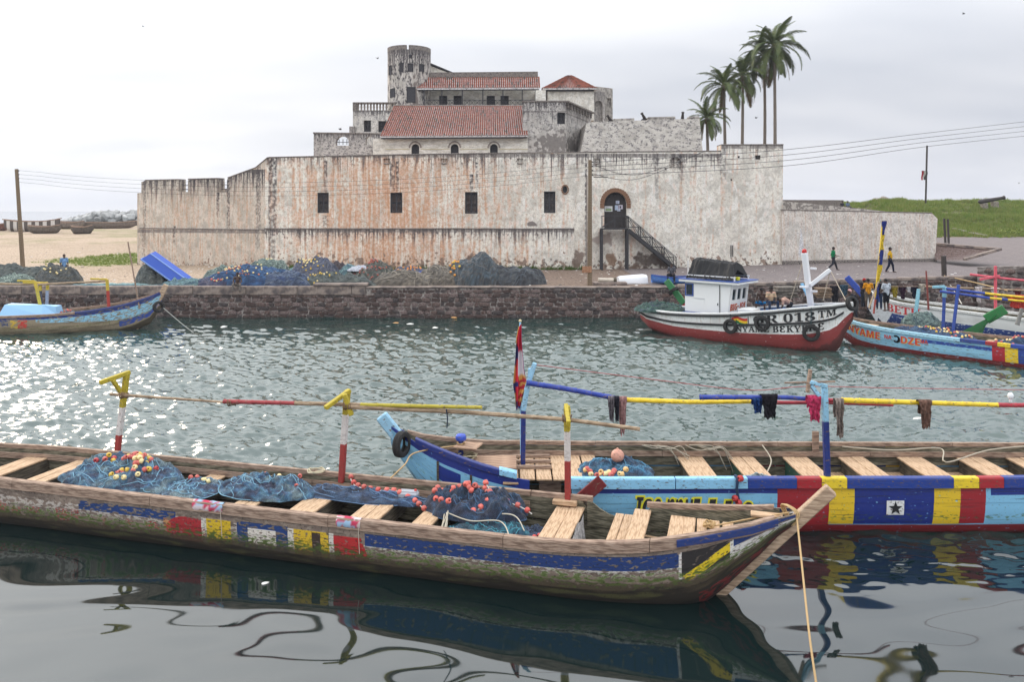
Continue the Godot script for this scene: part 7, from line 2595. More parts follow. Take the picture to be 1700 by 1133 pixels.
	r = hull_tex(W, 128, c8(206,208,208))
	p = r[0]
	p.layer(r[1], 110,210, c8(170,170,168), 0.6)
	p.rect(0,0,120,24, c8(36,80,160), r[2], 60)
	p.rect(0,52, W, 128, c8(30,56,120), r[2], 60)
	p.rect(700,0,800,52, c8(180,40,44), r[2], 60)
	simple_hull(h, b2, hull_mat(p, 0.6,0.8), [[0.0,0.3,0.01], [0.302,1.0,0.0]], inner_wood(), 0.1, [0.5,14.0])
	for s in [1,-1]: rail(h, s, -1.0,14.5,0.16,0.14,0.0, paint(c8(206,208,206), 0.6), b2)
	lettering(b2, "name_letters", "BETH", h, B, 1472,1528,0.1,0.36, std(c8(176,40,44), 0.7), 0.025)
	for q in [2.0,3.6,5.2,6.8,8.4,10.0]: thwart(b2, h, q, 0.6,0.98,2, wood("greybench", c8(128,118,108), c8(176,164,150)))
	# prows of other boats
	var prow := func(called: String, label: String, a: Vector3, b: Vector3, w: float, m: Material, m2: Material) -> void:
		var o := thing(called, label, "boat prow", a)
		var g := Geo.new()
		g.beam(Vector3.ZERO, b - a, 0.14, w, 0.03)
		part("stem", g, m, o)
		g = Geo.new()
		for s in [-1,1]:
			var q := (b - a) * 0.7
			g.tri(Vector3(0,-0.3,0), q, Vector3(-(b - a).x * 1.6,-0.9, s * 0.7)); g.tri(Vector3(0,-0.3,0), Vector3(-(b - a).x * 1.6,-0.9, s * 0.7), Vector3(-(b - a).x * 1.2,-1.6, s * 0.5))
		part("bow_sides", g, m2, o)
	prow.call("boat_prow", "red and green prow sticking up behind the cabin boat's stern", at(1135,504,48.6), at(1106,466,49.2), 0.4, paint(c8(44,120,70), 0.6), paint(c8(166,44,48), 0.6))
	tyre("tyre", "tyre on the red and green prow behind the cabin boat", Transform3D(Basis(Vector3.UP, 0.9) * Basis(Vector3.RIGHT, 0.9), at(1118,483,48.7)), 0.36,0.2)
	prow.call("boat_prow", "dark blue prow pointing up behind the people on the boats", at(1434,492,46.0), at(1405,460,46.5), 0.34, paint(c8(36,70,160), 0.6), paint(c8(206,208,210), 0.6))
	prow.call("boat_prow", "green wedge shaped prow between the right hand canoes", at(1636,531,41.0), at(1668,513,40.6), 0.5, paint(c8(36,120,60), 0.6), paint(c8(40,110,60), 0.6))
	# poles and posts on the right
	var pk := paint(c8(206,84,100), 0.6)
	var py := paint(c8(226,192,40), 0.5); var pb := paint(c8(36,66,150), 0.6)
	pole("painted_pole", "blue and yellow pole on the lettered canoe's posts", "pole", [at(1566,479,38.6), at(1630,487,38.0), at(1760,500,37.0)], 0.065, [[0.36, pb], [0.64, py]], "poles at the right edge")
	pole("painted_pole", "lower dark blue pole with yellow bands on the lettered canoe", "pole", [at(1560,484,38.4), at(1640,495,37.8), at(1760,506,37.0)], 0.065, [[0.42, pb], [0.1, py], [0.05, pb], [0.43, py]], "poles at the right edge")
	pole("painted_pole", "pinkish red pole high at the right edge before the stone wall", "pole", [at(1610,456,45.0), at(1660,462,44.6), at(1760,472,44.0)], 0.07, [[1.0, pk]], "poles at the right edge")
	var fk := thing("pole_fork", "pink painted fork post carrying the pinkish red pole", "post", at(1652,516,44.6))
	var g := Geo.new()
	g.bx(0,1.0,0,0.13,3.0,0.13,0.02)
	g.beam(Vector3(-0.9,1.75,0.05), Vector3(0.2,1.95,0.05), 0.1,0.12)
	part("post", g, pk, fk)
	pole("bare_pole", "long bare pole hung with laundry before the quay wall", "pole", [at(1535,476,46.5), at(1640,480,45.5), at(1780,486,44.5)], 0.06, [[1.0, wood("bamboo", c8(112,92,74), c8(164,142,116))]])
	pole("red_post", "thin rusty red upright pole behind the lettered canoe", "pole", [at(1541,515,43.0), at(1537,450,43.0)], 0.055, [[1.0, paint(c8(130,60,54), 0.7)]])
	pole("grey_post", "grey slanting post at the right edge", "pole", [at(1688,540,38.5), at(1700,498,38.5)], 0.1, [[1.0, paint(c8(130,130,126), 0.7)]])
	# striped flag pole
	var fl := thing("striped_pole", "tall pole wound with a blue and yellow flag among the people", "flag pole", at(1450,521,40.5))
	var base := at(1450,521,40.5)
	var pts := [at(1450,521,40.5), at(1453,497,40.6), at(1455,470,40.7), at(1458,440,40.8), at(1461,415,40.9), at(1463,390,41.0), at(1465,367,41.1)]
	for k in 6:
		g = Geo.new()
		g.tube(PackedVector3Array([pts[k] - base, pts[k + 1] - base]), 0.05,8)
		part("pole_length", g, paint(c8(150,60,50), 0.6) if k < 1 else py, fl)
		if k > 0:
			var rows := []
			for e in 7:
				var row := PackedVector3Array()
				for j in 7:
					var u := j / 6.0
					var w := 0.09 + 0.03 * sin(k * 2.2 + e * 0.6)
					row.append(pts[k].lerp(pts[k + 1], e / 6.0) - base + Vector3((u - 0.5) * w * 2.0 + 0.05,0,0.07 + 0.04 * sin(u * 9.0 + e)))
				rows.append(row)
			g = Geo.new(); g.grid(rows)
			part("flag_cloth", g, cloth(c8(48,62,130) if k % 2 else c8(222,190,60)), fl)
	pole("leaning_pole", "pale bare pole leaning beside the striped one", "pole", [at(1442,512,40.0), at(1458,468,40.6)], 0.05, [[1.0, wood("bamboo", c8(112,92,74), c8(164,142,116))]])
	# laundry before the wall
	for q in [[1378,1392,475,505,46.6, c8(40,38,44), "black cloth hung behind the mast of the cabin boat"], [1393,1407,474,492,46.6, c8(60,84,100), "grey blue jeans on the line behind the people"], [1479,1490,476,496,46.8, c8(150,132,44), "mustard towel on the line right of the man in grey"], [1492,1503,476,498,46.8, c8(60,40,56), "dark plum cloth on the line"], [1504,1511,477,487,46.8, c8(210,208,210), "small white cloth between two dark ones"], [1511,1523,477,496,46.8, c8(30,32,50), "dark navy cloth on the line"], [1617,1629,477,502,45.6, c8(214,206,204), "white and red shirt hanging on the bare pole"], [1643,1658,479,489,45.5, c8(220,216,220), "short white cloth on the bare pole by the pink post"], [1671,1704,491,513,37.7, c8(206,72,62), "big coral red cloth over the yellow pole at the right edge"], [1682,1694,481,492,45.3, c8(110,34,46), "maroon cloth at the end of the bare pole"], [1524,1534,473,487,41.5, c8(180,170,156), "grey rag knotted on the pale blue post"]]:
		hung("hung_cloth", q[6], q[0], q[1], q[2], q[3], q[4], q[5], int(q[0]))
	rope("laundry_line", "sagging line with laundry in front of the quay wall", [at(1370,474,46.7), at(1450,476,46.7), at(1535,476,46.7)], 0.02, old_wood())
	var hemp := rough_mat("hemp", [c8(150,122,86), c8(200,170,124), c8(176,146,104)], 0.1,8.0,0.9,0.2)
	rope("quay_rope", "tan rope from the wooden bollard down to the canoes at the right", [at(1566,458,52.0), at(1620,470,48.0), at(1672,483,45.0)], 0.035, hemp)
	rope("quay_rope", "pale rope hanging from the bollard to the white canoe", [at(1566,460,52.0), at(1580,478,50.0), at(1596,505,46.5)], 0.035, paint(c8(186,180,170), 0.9, false))
	for q in [[1303,478,44.5,1.3, c8(120,112,104), "stack of grey boards on the boats behind the cabin boat"], [1366,480,46.8,0.9, c8(134,112,92), "brown sacking bundle behind the mast"]]:
		var o := thing("deck_bundle", q[5], "bundle", at(q[0], q[1], q[2]))
		for k in 4:
			g = Geo.new()
			g.bx(0,0,0, q[3] * rng.randf_range(0.8,1.1), 0.14,0.7,0.03)
			part("board", g, rough_mat("bundle%d" % q[0], [q[4].darkened(0.3), q[4]], 0.02,1.0,0.9,1.0), o, T(Vector3(0,-0.45 + k * 0.15,0), rng.randf_range(-0.2,0.2)))

func build_left_canoe() -> void:
	rng.seed = 59
	var B := Transform3D(Basis(Vector3.UP, deg_to_rad(13.0)), Vector3(-25.0,0,-45.4))
	var h := Hull.new()
	h.st = [[-12.0,0.8,0.8,1.1,1.1,-0.3], [-6.0,1.1,1.1,1.0,1.0,-0.4], [-1.0,1.15,1.15,1.02,1.02,-0.4], [1.2,1.0,1.0,1.18,1.22,-0.38], [2.8,0.62,0.62,1.42,1.5,-0.25], [4.1,0.22,0.22,1.78,1.85,0.25], [4.7,0.06,0.06,2.05,2.1,1.2]]
	var boat := thing("moored_canoe", "worn pale blue and brown canoe with an upswept prow moored at the left", "canoe", B.origin, deg_to_rad(13.0))
	var W := 1024
	var r := hull_tex(W, 160, c8(150,136,112))
	var p: Paint = r[0]
	var U := func(px: float) -> float: return (hull_x(h, B, px, 0.3) - h.lo()) / (h.hi() - h.lo()) * W
	p.layer(r[1], 100,200, c8(110,98,78), 0.8)
	p.shape([Vector2(U.call(60), 14), Vector2(W, 14), Vector2(W, 84), Vector2(U.call(210), 76), Vector2(U.call(120), 52), Vector2(U.call(60), 40)], c8(140,190,214), r[2], 92)
	p.rect(U.call(0), 0, W, 22, c8(44,62,130), r[2], 84)
	p.rect(U.call(198), 80, W, 112, c8(44,74,160), r[2], 90)
	p.rect(U.call(18), 20, U.call(30), 74, c8(206,170,60), r[2], 110)
	p.rect(U.call(30), 20, U.call(46), 74, c8(196,60,50), r[2], 100)
	p.rect(U.call(0), 20, U.call(14), 60, c8(44,66,120), r[2], 120)
	var gate := PackedFloat32Array(); gate.resize(160)
	for y in 160: gate[y] = clampf((y / 160.0 - 0.6) * 6.0,0.0,1.3)
	p.layer(r[1], 60,150, c8(64,56,42), 0.8, gate)
	for y in 160: gate[y] = 1.0 - absf(y / 160.0 - 0.5) * 3.0
	p.layer(r[2], 110,170, c8(104,108,62), 0.6, gate)
	p.layer(r[4], 176,210, c8(50,44,40), 0.6)
	simple_hull(h, boat, hull_mat(p, 0.75,1.0), [[0.0,0.3,0.012], [0.302,0.56,0.0], [0.562,1.0,-0.01]], inner_wood(), 0.5, [-11.0,2.8])
	for e in [[-11.8,-4.2], [-4.19,0.4], [0.41,4.6]]:
		rail(h, 1, e[0], e[1], 0.14,0.13,-0.01, old_wood() if e[0] < 0.0 else paint(c8(50,64,120), 0.7), boat, "gunwale_rail", 0.0)
		rail(h, -1, e[0], e[1], 0.12,0.13,-0.01, old_wood(), boat, "gunwale_rail", 0.0)
	var g := Geo.new()
	g.beam(Vector3(3.0,-0.35,0), Vector3(4.35,1.2,0), 0.16,0.26,0.03)
	g.beam(Vector3(4.3,1.1,0), Vector3(4.95,2.5,0), 0.16,0.3,0.03)
	part("stem_post", g, wood("stem", c8(136,112,92), c8(190,164,138)), boat)
	for q in [-6.0,-3.0,0.0,1.4]: thwart(boat, h, q, 0.5,0.86,1, old_wood())
	var inv := B.affine_inverse()
	var yel := paint(c8(196,170,60), 0.7)
	for q in [[69,505,67,470,45.8, c8(70,74,90)], [78,502,80,470,46.0, c8(150,160,180)], [182,514,178,464,45.6, c8(170,60,50)], [203 - 135,502,58,467,45.2, c8(190,172,66)]]:
		g = Geo.new()
		var a := inv * at(q[0], q[1], q[4]); var b := inv * at(q[2], q[3], q[4])
		g.beam(a - Vector3(0,0.3,0), a.lerp(b, 0.62), 0.15,0.15,0.02, Vector3.BACK)
		part("net_post", g, paint(q[5], 0.7), boat)
		g = Geo.new()
		g.beam(a.lerp(b, 0.62), b, 0.15,0.15,0.02, Vector3.BACK)
		g.beam(b, b + Vector3(-0.85,0.05,0.1), 0.1,0.1,0.01)
		part("pole_crutch", g, yel, boat)
	g = Geo.new()
	g.beam(inv * at(232,512,45.8), inv * at(213,402,45.9), 0.07,0.07,0.01)
	part("thin_mast", g, old_wood(), boat)
	pole("bamboo_pole", "bare pole laid along the crutches of the left canoe", "pole", [at(-30,471,45.6), at(60,473,45.7), at(175,467,45.8)], 0.07, [[1.0, wood("bamboo", c8(112,92,74), c8(164,142,116))]])
	tyre("tyre", "tyre on the prow of the left canoe", Transform3D(Basis(Vector3.UP, 0.9) * Basis(Vector3.RIGHT, -0.2), at(264,510,45.6)), 0.34,0.2)
	# the upturned pale blue dinghy lying in it
	var dg := thing("dinghy", "upturned pale blue dinghy lying on the left canoe", "dinghy", at(54,522,44.9), deg_to_rad(8.0))
	var rows := []
	for q in [[-1.45,0.0,0.62], [-1.4,0.42,0.5], [-1.3,0.52,0.42]]: rows.append(q)
	g = Geo.new()
	var lo := [Vector3(-1.5,0,0.62), Vector3(0.75,0,0.72), Vector3(1.42,0,0.35), Vector3(1.42,0,-0.6), Vector3(-1.5,0,-0.62)]
	var hi := [Vector3(-1.25,0.6,0.42), Vector3(0.75,0.56,0.45), Vector3(1.36,0.44,0.3), Vector3(1.36,0.44,-0.45), Vector3(-1.25,0.6,-0.42)]
	for k in 5:
		g.face(PackedVector3Array([lo[k], lo[(k + 1) % 5], hi[(k + 1) % 5], hi[k]]), Vector3(0,0.3,0))
	g.face(PackedVector3Array(hi), Vector3(0,0.2,0))
	part("hull", g, paint(c8(150,196,232), 0.5, false), dg)
	g = Geo.new()
	for k in 5: g.beam(lo[k], lo[(k + 1) % 5], 0.07,0.05)
	part("rim", g, paint(c8(176,206,232), 0.5, false), dg)
	net_heap("net_pile", "blue net with coral floats in the left canoe beside the dinghy", B * T(Vector3(-1.2,0.75,-0.2)), 2.2,0.8,0.35, [c8(40,56,84), c8(50,90,130), c8(90,110,130), c8(120,130,136)], 51, [[26,0.055, [CORAL, YELLOW], 0.1,0.9,0.0, TAU]], 0.3)
	rope("mooring_rope", "grey mooring rope from the left canoe's prow into the water", [at(272,512,45.4), at(300,536,45.0), at(324,555,44.3)], 0.025, paint(c8(150,150,144), 0.9, false))

# ------------------------------------------------------------------ heaps of net on the quay
func build_nets() -> void:
	var q := func(label: String, px: float, py: float, d: float, rx: float, rz: float, h: float, cols: Array, sd: int, floats: Array = []) -> void:
		var p := at(px, py, d)
		p.y = land(p.x, d) - 0.05
		net_heap("net_heap", label, T(p), rx, rz, h * 0.88, cols, sd, floats, 0.28,0.0, "nets heaped on the quay")
	var grey := [c8(58,66,64), c8(86,96,90), c8(70,78,78), c8(104,110,100)]
	var green := [c8(70,92,88), c8(110,136,126), c8(140,158,144), c8(84,106,104)]
	var blue := [c8(24,44,84), c8(34,74,136), c8(44,96,150), c8(30,56,104)]
	var mix := [c8(70,76,100), c8(104,110,128), c8(84,84,96), c8(60,72,110)]
	var brown := [c8(84,76,66), c8(120,108,92), c8(140,128,110), c8(96,88,80)]
	var dark := [c8(36,38,44), c8(58,60,64), c8(50,60,72), c8(78,80,80)]
	var teal := [c8(60,100,116), c8(96,140,148), c8(120,160,160), c8(70,110,130)]
	q.call("grey green net dome with a few floats under the tilted blue skiff", 262,470,53.0,1.4,1.2,1.9, grey, 101, [[24,0.06, [CREAM, YELLOW], 0.1,0.9, PI, TAU]])
	q.call("small pale teal net heap by the seated man's left", 310,476,51.7,1.6,0.6,0.65, teal, 102)
	q.call("long blue net heap garlanded with orange floats", 420,476,52.0,3.4,1.0,1.5, blue, 103, [[80,0.06, [Color8(190,120,90), CREAM, Color8(150,96,84)], 0.25,0.75,0.3, PI - 0.3]])
	q.call("low purple blue net heap beside the seated man", 365,477,51.6,1.7,0.6,0.8, [c8(54,52,84), c8(60,76,120), c8(86,80,96), c8(44,56,100)], 104, [[40,0.065, [CORAL, CREAM], 0.2,0.8,0.0, PI]])
	q.call("pale green net heap behind the blue one", 382,465,54.5,1.9,0.9,1.25, green, 105)
	q.call("rounded pale green net dome behind the orange garland", 446,470,54.0,1.75,1.0,2.1, green, 106, [[12,0.06, [CREAM], 0.1,0.8,0.0, PI]])
	q.call("dusty blue net heap draped at the quay edge", 476,477,51.7,2.2,0.7,1.2, [c8(50,64,96), c8(72,92,128), c8(96,110,130), c8(40,60,110)], 107)
	q.call("teal net heap further back near the wall", 484,462,55.0,1.6,0.9,1.1, teal, 108)
	q.call("lilac grey net mound studded with yellow floats", 523,474,52.6,1.75,1.0,2.15, mix, 109, [[70,0.058, [YELLOW, CREAM, Color8(150,120,110)], 0.05,0.95,0.0, PI]])
	q.call("dark maroon net heap behind the studded mound", 567,462,54.6,1.9,0.9,1.7, [c8(40,30,36), c8(62,46,50), c8(50,40,48), c8(76,62,62)], 110)
	q.call("grey net with yellow floats lying at the quay edge", 560,477,51.8,2.6,0.7,1.0, grey, 111, [[36,0.058, [YELLOW, CREAM], 0.3,0.9,1.2, PI]])
	q.call("pale blue green net heap right of the maroon one", 582,468,53.4,1.7,0.8,1.4, teal, 112)
	q.call("net mound covered with small red floats", 622,472,52.8,1.7,1.0,1.75, [c8(60,70,62), c8(84,88,78), c8(104,96,84), c8(70,62,60)], 113, [[85,0.055, [Color8(170,88,72), Color8(150,80,70)], 0.1,0.95,0.0, PI]])
	q.call("brown net heap trailing along the edge", 676,476,52.2,2.3,0.9,1.35, brown, 114)
	q.call("second brown net heap, the rounder of the two", 727,475,52.6,2.0,1.0,1.55, brown, 115)
	q.call("blue grey net heap back at the wall behind the brown ones", 672,458,56.0,2.2,0.8,1.1, mix, 116, [[26,0.07, [Color8(214,140,70)], 0.2,0.9,0.0, PI]])
	q.call("tallest net mound, teal and brown with a few yellow floats", 790,475,52.6,2.0,1.1,2.2, [c8(60,72,80), c8(70,92,108), c8(96,90,84), c8(56,66,76)], 117, [[22,0.08, [YELLOW, Color8(220,150,60)], 0.4,0.9,1.8, PI]])
	q.call("dark grey net mound at the right end of the heaps", 848,476,52.6,2.3,1.1,1.75, dark, 118)
	q.call("dark net heap behind the leftmost pole post", 36,472,53.0,2.6,1.0,1.6, grey, 119)
	q.call("low pale teal net heap at the left edge of the picture", 18,477,51.7,2.0,0.7,0.95, green, 120)
	q.call("brown dome shaped net heap by the man in the blue shirt", 97,473,52.4,1.7,1.0,1.55, [c8(66,66,58), c8(92,88,74), c8(74,80,80), c8(56,62,64)], 121, [[14,0.06, [CREAM], 0.3,0.8,0.2, PI - 0.2]])
	q.call("flat teal nets spread on the sand at the quay edge", 195,477,51.9,3.8,0.5,0.18, teal, 122)
	# skiff tilted over the dome, tarpaulins
	var sk := thing("blue_skiff", "bright blue upturned skiff propped on a net dome", "skiff", at(290,452,52.2))
	sk.basis = Basis(Vector3(0,0,1), -0.62) * Basis(Vector3.RIGHT, 0.25)
	var g := Geo.new()
	var top := [Vector3(-1.9,0.22,0.25), Vector3(1.9,0.22,0.3), Vector3(1.9,0.22,-0.35), Vector3(-1.9,0.22,-0.35)]
	var bot := [Vector3(-2.1,-0.3,0.6), Vector3(2.0,-0.3,0.65), Vector3(2.0,-0.3,-0.65), Vector3(-2.1,-0.3,-0.65)]
	for k in 4: g.face(PackedVector3Array([bot[k], bot[(k + 1) % 4], top[(k + 1) % 4], top[k]]), Vector3.ZERO)
	g.face(PackedVector3Array(top), Vector3(0,-0.2,0))
	part("hull", g, paint(c8(44,84,178), 0.5, false), sk)
	g = Geo.new()
	g.beam(top[0] + Vector3(0,0.01,0), top[1] + Vector3(0,0.01,0), 0.08,0.06,0.01)
	for k in 4: g.beam(bot[k], bot[(k + 1) % 4], 0.08,0.07)
	part("gunwale", g, paint(c8(120,150,206), 0.5, false), sk)
	for t in [[605,461,53.0,1.1,0.7,0.35, c8(196,200,210), "white plastic sheet lying between two net heaps", 201], [752,462,53.6,1.3,0.8,0.75, c8(40,70,150), "blue tarpaulin bundle beside the tallest net mound", 202], [700,455,55.0,1.2,0.6,0.35, c8(50,90,190), "small blue tarpaulin at the foot of the fort wall", 203]]:
		var p := at(t[0], t[1], t[2])
		p.y = land(p.x, t[2]) + (0.85 if t[8] == 201 else 0.3)
		solo("tarpaulin", net_geo(t[3], t[4], t[5], [t[6], t[6]], t[8], 0.2)[0], cloth(t[6]), t[7], "tarpaulin", T(p))

# ------------------------------------------------------------------ the street at the right, the hill and the far beach
func build_ramp() -> void:
	rng.seed = 61
	var D := 65.0
	var a := at(1298,0, D).x; var b := at(1553,0, D).x
	var yt0 := at(0,349, D).y; var yt1 := at(0,354.5, D).y
	var w := thing("low_fort_wall", "lower whitewashed wall running right from the fort to the road", "wall", Vector3(0,0, -D))
	var t := plaster("lowwall", 1024,320, c8(226,220,212), {"white": 0.7, "orange": 0.3, "orange_in": PackedFloat32Array([0.45,0.5,0.45,0.4]), "black": 0.55, "blotch": 0.14, "peel": 0.2, "ledges": [[0.0,0.18,0.8]]})
	var m := wall_mat(t, a, yt0, b - a, yt0 - 1.6)
	var poly := PackedVector2Array([Vector2(a, 1.6), Vector2(b - 0.1,1.6), Vector2(b + 0.15, yt1 - 0.45), Vector2(b - 0.3, yt1), Vector2(at(1470,0, D).x, at(0,353, D).y), Vector2(a, yt0)])
	part("wall", carve(poly, 1.0, []), m, w)
	var g := Geo.new()
	var sooty: Material = mats.sooty
	g.beam(Vector3(a, yt0 + 0.03,-0.5), Vector3(b - 0.3, yt1 + 0.03,-0.5), 1.06,0.08,0.02)
	part("coping", g, sooty, w)
	g = Geo.new()
	var y0 := land(a, D)
	g.beam(Vector3(a, y0 + 0.1,0.1), Vector3(b, land(b, D) + 0.05,0.1), 0.25,0.5,0.04)
	part("footing", g, sooty, w)
	g = Geo.new()
	for k in 5:
		var x := at(1140 + k * 32,0, D - 0.5).x
		g.bx(x, land(x, D) + 0.3,0.55,1.5,0.75,0.12,0.03)
	part("rear_parapet", carve(PackedVector2Array([Vector2(a - 1,3), Vector2(at(1480,0,71).x, 3), Vector2(at(1476,0,71).x, at(0,352,71).y), Vector2(at(1400,0,71).x, at(0,343.5,71).y), Vector2(at(1297,0,71).x, at(0,334,71).y), Vector2(a - 1, at(0,334,71).y)]), 0.6, []), S_mat(), w, T(Vector3(0,0,-6)))
	var r2 := thing("far_rampart", "low grey rampart behind the fort's lower wall", "wall", Vector3(0,0,-104))
	part("wall", carve(outline([[1290,350], [1400,350], [1400,332.5], [1290,332]], 104), 1.0, []), sooty, r2)
	# ditch wall and its kerb beyond the wall's end
	var dw := thing("ditch_wall", "rough dark stone retaining wall beside the end of the whitewashed wall", "wall", Vector3(0,0,0))
	var stonem: Material = rough_mat("qs1", [], 0.03)
	g = Geo.new()
	var p0 := at(1552,405,66.5); var p1 := at(1658,414,60.0); var p2 := at(1552,432,64.0); var p3 := at(1600,432,59.8)
	g.quad(p2, p0, p1, p3)
	g.quad(p0, p0 + Vector3(0,0,-0.6), p1 + Vector3(0.2,0,-0.6), p1)
	part("stone_face", g, stonem, dw)
	g = Geo.new()
	g.beam(p0, p1,0.5,0.2,0.03)
	g.beam(p3 + Vector3(0,0.05,0), p1 + Vector3(0,0.03,0.2), 0.4,0.2,0.03)
	part("kerb", g, mats.capping, dw)
	# stone wall of the ramp at the right edge
	var rw := thing("ramp_wall", "wall of rounded dark stones at the right edge above the canoes", "wall", at(1622,500,50.2))
	var o := at(1622,500,50.2)
	var dirx := (at(1760,500,47.5) - o)
	var L := Vector2(dirx.x, dirx.z).length()
	var bas := Basis(Vector3.UP, -atan2(dirx.z, dirx.x))
	g = Geo.new()
	var topy := func(x: float) -> float: return at(0,444,50.2).y - o.y + x * 0.075
	g.prism(PackedVector2Array([Vector2(0,-3.5), Vector2(L, -3.5), Vector2(L, topy.call(L)), Vector2(0, topy.call(0.0))]), Transform3D(bas, Vector3.ZERO), 0.7)
	part("mortar_bed", g, mats.mortar, rw)
	var rs := Geo.new()
	rs.ball(Vector3.ZERO, Vector3(0.5,0.5,0.5), 9,6)
	for j in rs.v.size(): rs.v[j] += Vector3(sin(rs.v[j].y * 7.0), cos(rs.v[j].x * 6.0), 0) * 0.05
	var rm := rs.done()
	var y := -2.4
	while y < 2.6:
		var x := 0.2 + rng.randf() * 0.2
		while x < L - 0.2:
			var ww := rng.randf_range(0.3,0.62)
			var hh := rng.randf_range(0.24,0.36)
			if y + hh * 0.5 < topy.call(x): part("stone", rm, mats[["qs0", "qs1", "qs2", "qs3"][rng.randi() % 4]], rw, Transform3D(bas, Vector3.ZERO) * Transform3D(Basis(Vector3(0,0,1), rng.randf_range(-0.2,0.2)).scaled(Vector3(ww, hh, 0.24)), Vector3(x + ww * 0.5, y, 0.0)))
			x += ww + 0.05
		y += 0.36

func S_mat() -> StandardMaterial3D:
	return rough_mat("paleplaster", [c8(150,144,138), c8(196,190,182), c8(120,114,110), c8(206,200,192)], 0.012,0.3,0.9,3.0)

func build_street() -> void:
	rng.seed = 67
	build_street_stairs()
	var pw := wood("polewood", c8(78,66,52), c8(122,104,82))
	var iron: Material = mats.iron
	# poles and wires
	var up := Basis(Vector3(0,0,1), PI / 2)
	for q in [[979,475,979.5,266,51.6, "tall wooden utility pole in front of the fort's arched door", 0.14], [40,447,28,281,57.5, "leaning wooden utility pole on the beach at the left", 0.14]]:
		var b := at(q[0], q[1], q[4])
		b.y = land(b.x, q[4]) - 0.3
		var t := at(q[2], q[3], q[4])
		var o := thing("utility_pole", q[5], "utility pole", b)
		var g := Geo.new()
		g.tube(PackedVector3Array([Vector3.ZERO, t - b]), [q[6] * 1.15, q[6] * 0.85], 10)
		part("shaft", g, pw, o)
		for k in 4:
			g = Geo.new()
			g.lathe(Transform3D(up, t - b + Vector3(0.12,-0.12 - k * 0.28,0)), [Vector2(0.001,0.1), Vector2(0.05,0.08), Vector2(0.06,0.0), Vector2(0.03,-0.08)], 8)
			part("insulator", g, iron, o)
		if q[0] > 900.0:
			g = Geo.new()
			g.bx(0.7, t.y - b.y - 1.1,0.05,0.9,0.06,0.06)
			part("bracket", g, iron, o)
			g = Geo.new()
			g.bx(0.0,1.35,0.16,0.62,0.42,0.03,0.01)
			part("rusty_plate", g, rough_mat("rust", [c8(140,96,70), c8(176,136,106)], 0.03,1.0,0.9,0.5), o, T(Vector3(-0.2,0,0)))
	var wire := std(c8(44,42,44), 0.6)
	var pl := at(30,283,57.5); var pm := at(980,270,51.6)
	for k in 4:
		rope("power_wire", "overhead power wire %s at the left pole" % ["topmost", "second from the top", "third from the top", "lowest"][k], [pl - Vector3(0,0.28 * k, 0), (pl + pm) * 0.5 - Vector3(0,0.3 * k, 0), pm - Vector3(0,0.28 * k, 0)], 0.009, wire, "wire", "wires to the beach", 1.1)
		rope("power_wire", "overhead power wire %s leaving over the right end of the fort" % ["topmost", "second", "third", "lowest"][k], [pm - Vector3(0,0.28 * k, 0), at(1300,249 + k * 9,58), at(1530,222 + k * 7.5,68), at(1720,200 + k * 8,80)], 0.02, wire, "wire", "wires to the hill")
	for k in 2: rope("service_wire", ["upper", "lower"][k] + " slack wire from the door pole to the niche on the fort", [pm - Vector3(0,0.1 + 0.6 * k, 0), at(1060,290 + k * 7,58), at(1168,252,65.0)], 0.018, wire, "wire")
	# upturned white boat, its slab, small blue boat
	var p := at(1049,466,53.2); p.y = land(p.x, 53.2)
	var ub := thing("white_skiff", "small white skiff lying upside down on the quay", "skiff", p, 0.06)
	var g := Geo.new()
	var rows := []
	for k in 9:
		var f := k / 8.0
		var x := lerpf(-0.95,0.95, f)
		var row := PackedVector3Array()
		for j in 9:
			var an := PI * j / 8.0
			row.append(Vector3(x, 0.06 + pow(sin(an), 0.5) * (0.42 + 0.14 * f) * (0.9 if absf(x) > 0.8 else 1.0), cos(an) * (0.55 + 0.1 * sin(f * PI))))
		rows.append(row)
	g.grid(rows)
	for e in [0,8]:
		for j in 8: g.tri(Vector3(rows[e][0].x, 0.06,0), rows[e][j], rows[e][j + 1])
	part("hull", g, paint(c8(222,224,228), 0.5, false), ub)
	g = Geo.new()
	g.beam(Vector3(-1.0,0.03,0.6), Vector3(1.0,0.03,0.6), 0.08,0.06)
	part("rim", g, paint(c8(190,192,196), 0.6, false), ub)
	p = at(1012,471,52.0); p.y = land(p.x, 52.0)
	var sl := thing("concrete_slab", "low pale concrete slab beside the upturned white skiff", "slab", p)
	g = Geo.new(); g.bx(0,0.1,0,2.2,0.2,0.8,0.03)
	part("slab", g, mats.capping, sl)
	var lg := thing("pale_log", "short pale log with a dark end lying on the slab", "log", p + Vector3(-0.1,0.32,0))
	g = Geo.new(); g.tube(PackedVector3Array([Vector3(-0.65,0.02,0), Vector3(0.35,0,0)]), 0.13,10)
	part("shaft", g, wood("palelog", c8(180,170,154), c8(210,200,186)), lg)
	g = Geo.new(); g.tube(PackedVector3Array([Vector3(0.352,0,0), Vector3(0.55,0,0)]), 0.15,10)
	part("dark_end", g, dark_wood(), lg)
	var h := Hull.new()
	h.st = [[-1.6,0.25,0.25,0.62,0.62,0.1], [-0.8,0.45,0.45,0.5,0.5,0.02], [0.8,0.45,0.45,0.5,0.5,0.02], [1.6,0.25,0.25,0.62,0.62,0.1]]
	p = at(1122,475,52.2); p.y = land(p.x, 52.2)
	var bb := thing("small_boat", "little blue and white boat standing on the quay behind the cabin boat", "boat", p, 0.05)
	simple_hull(h, bb, paint(c8(70,120,190), 0.6), [[0.0,0.35,0.0], [0.36,1.0,0.006]], inner_wood(), 0.2, [-1.3,1.3])
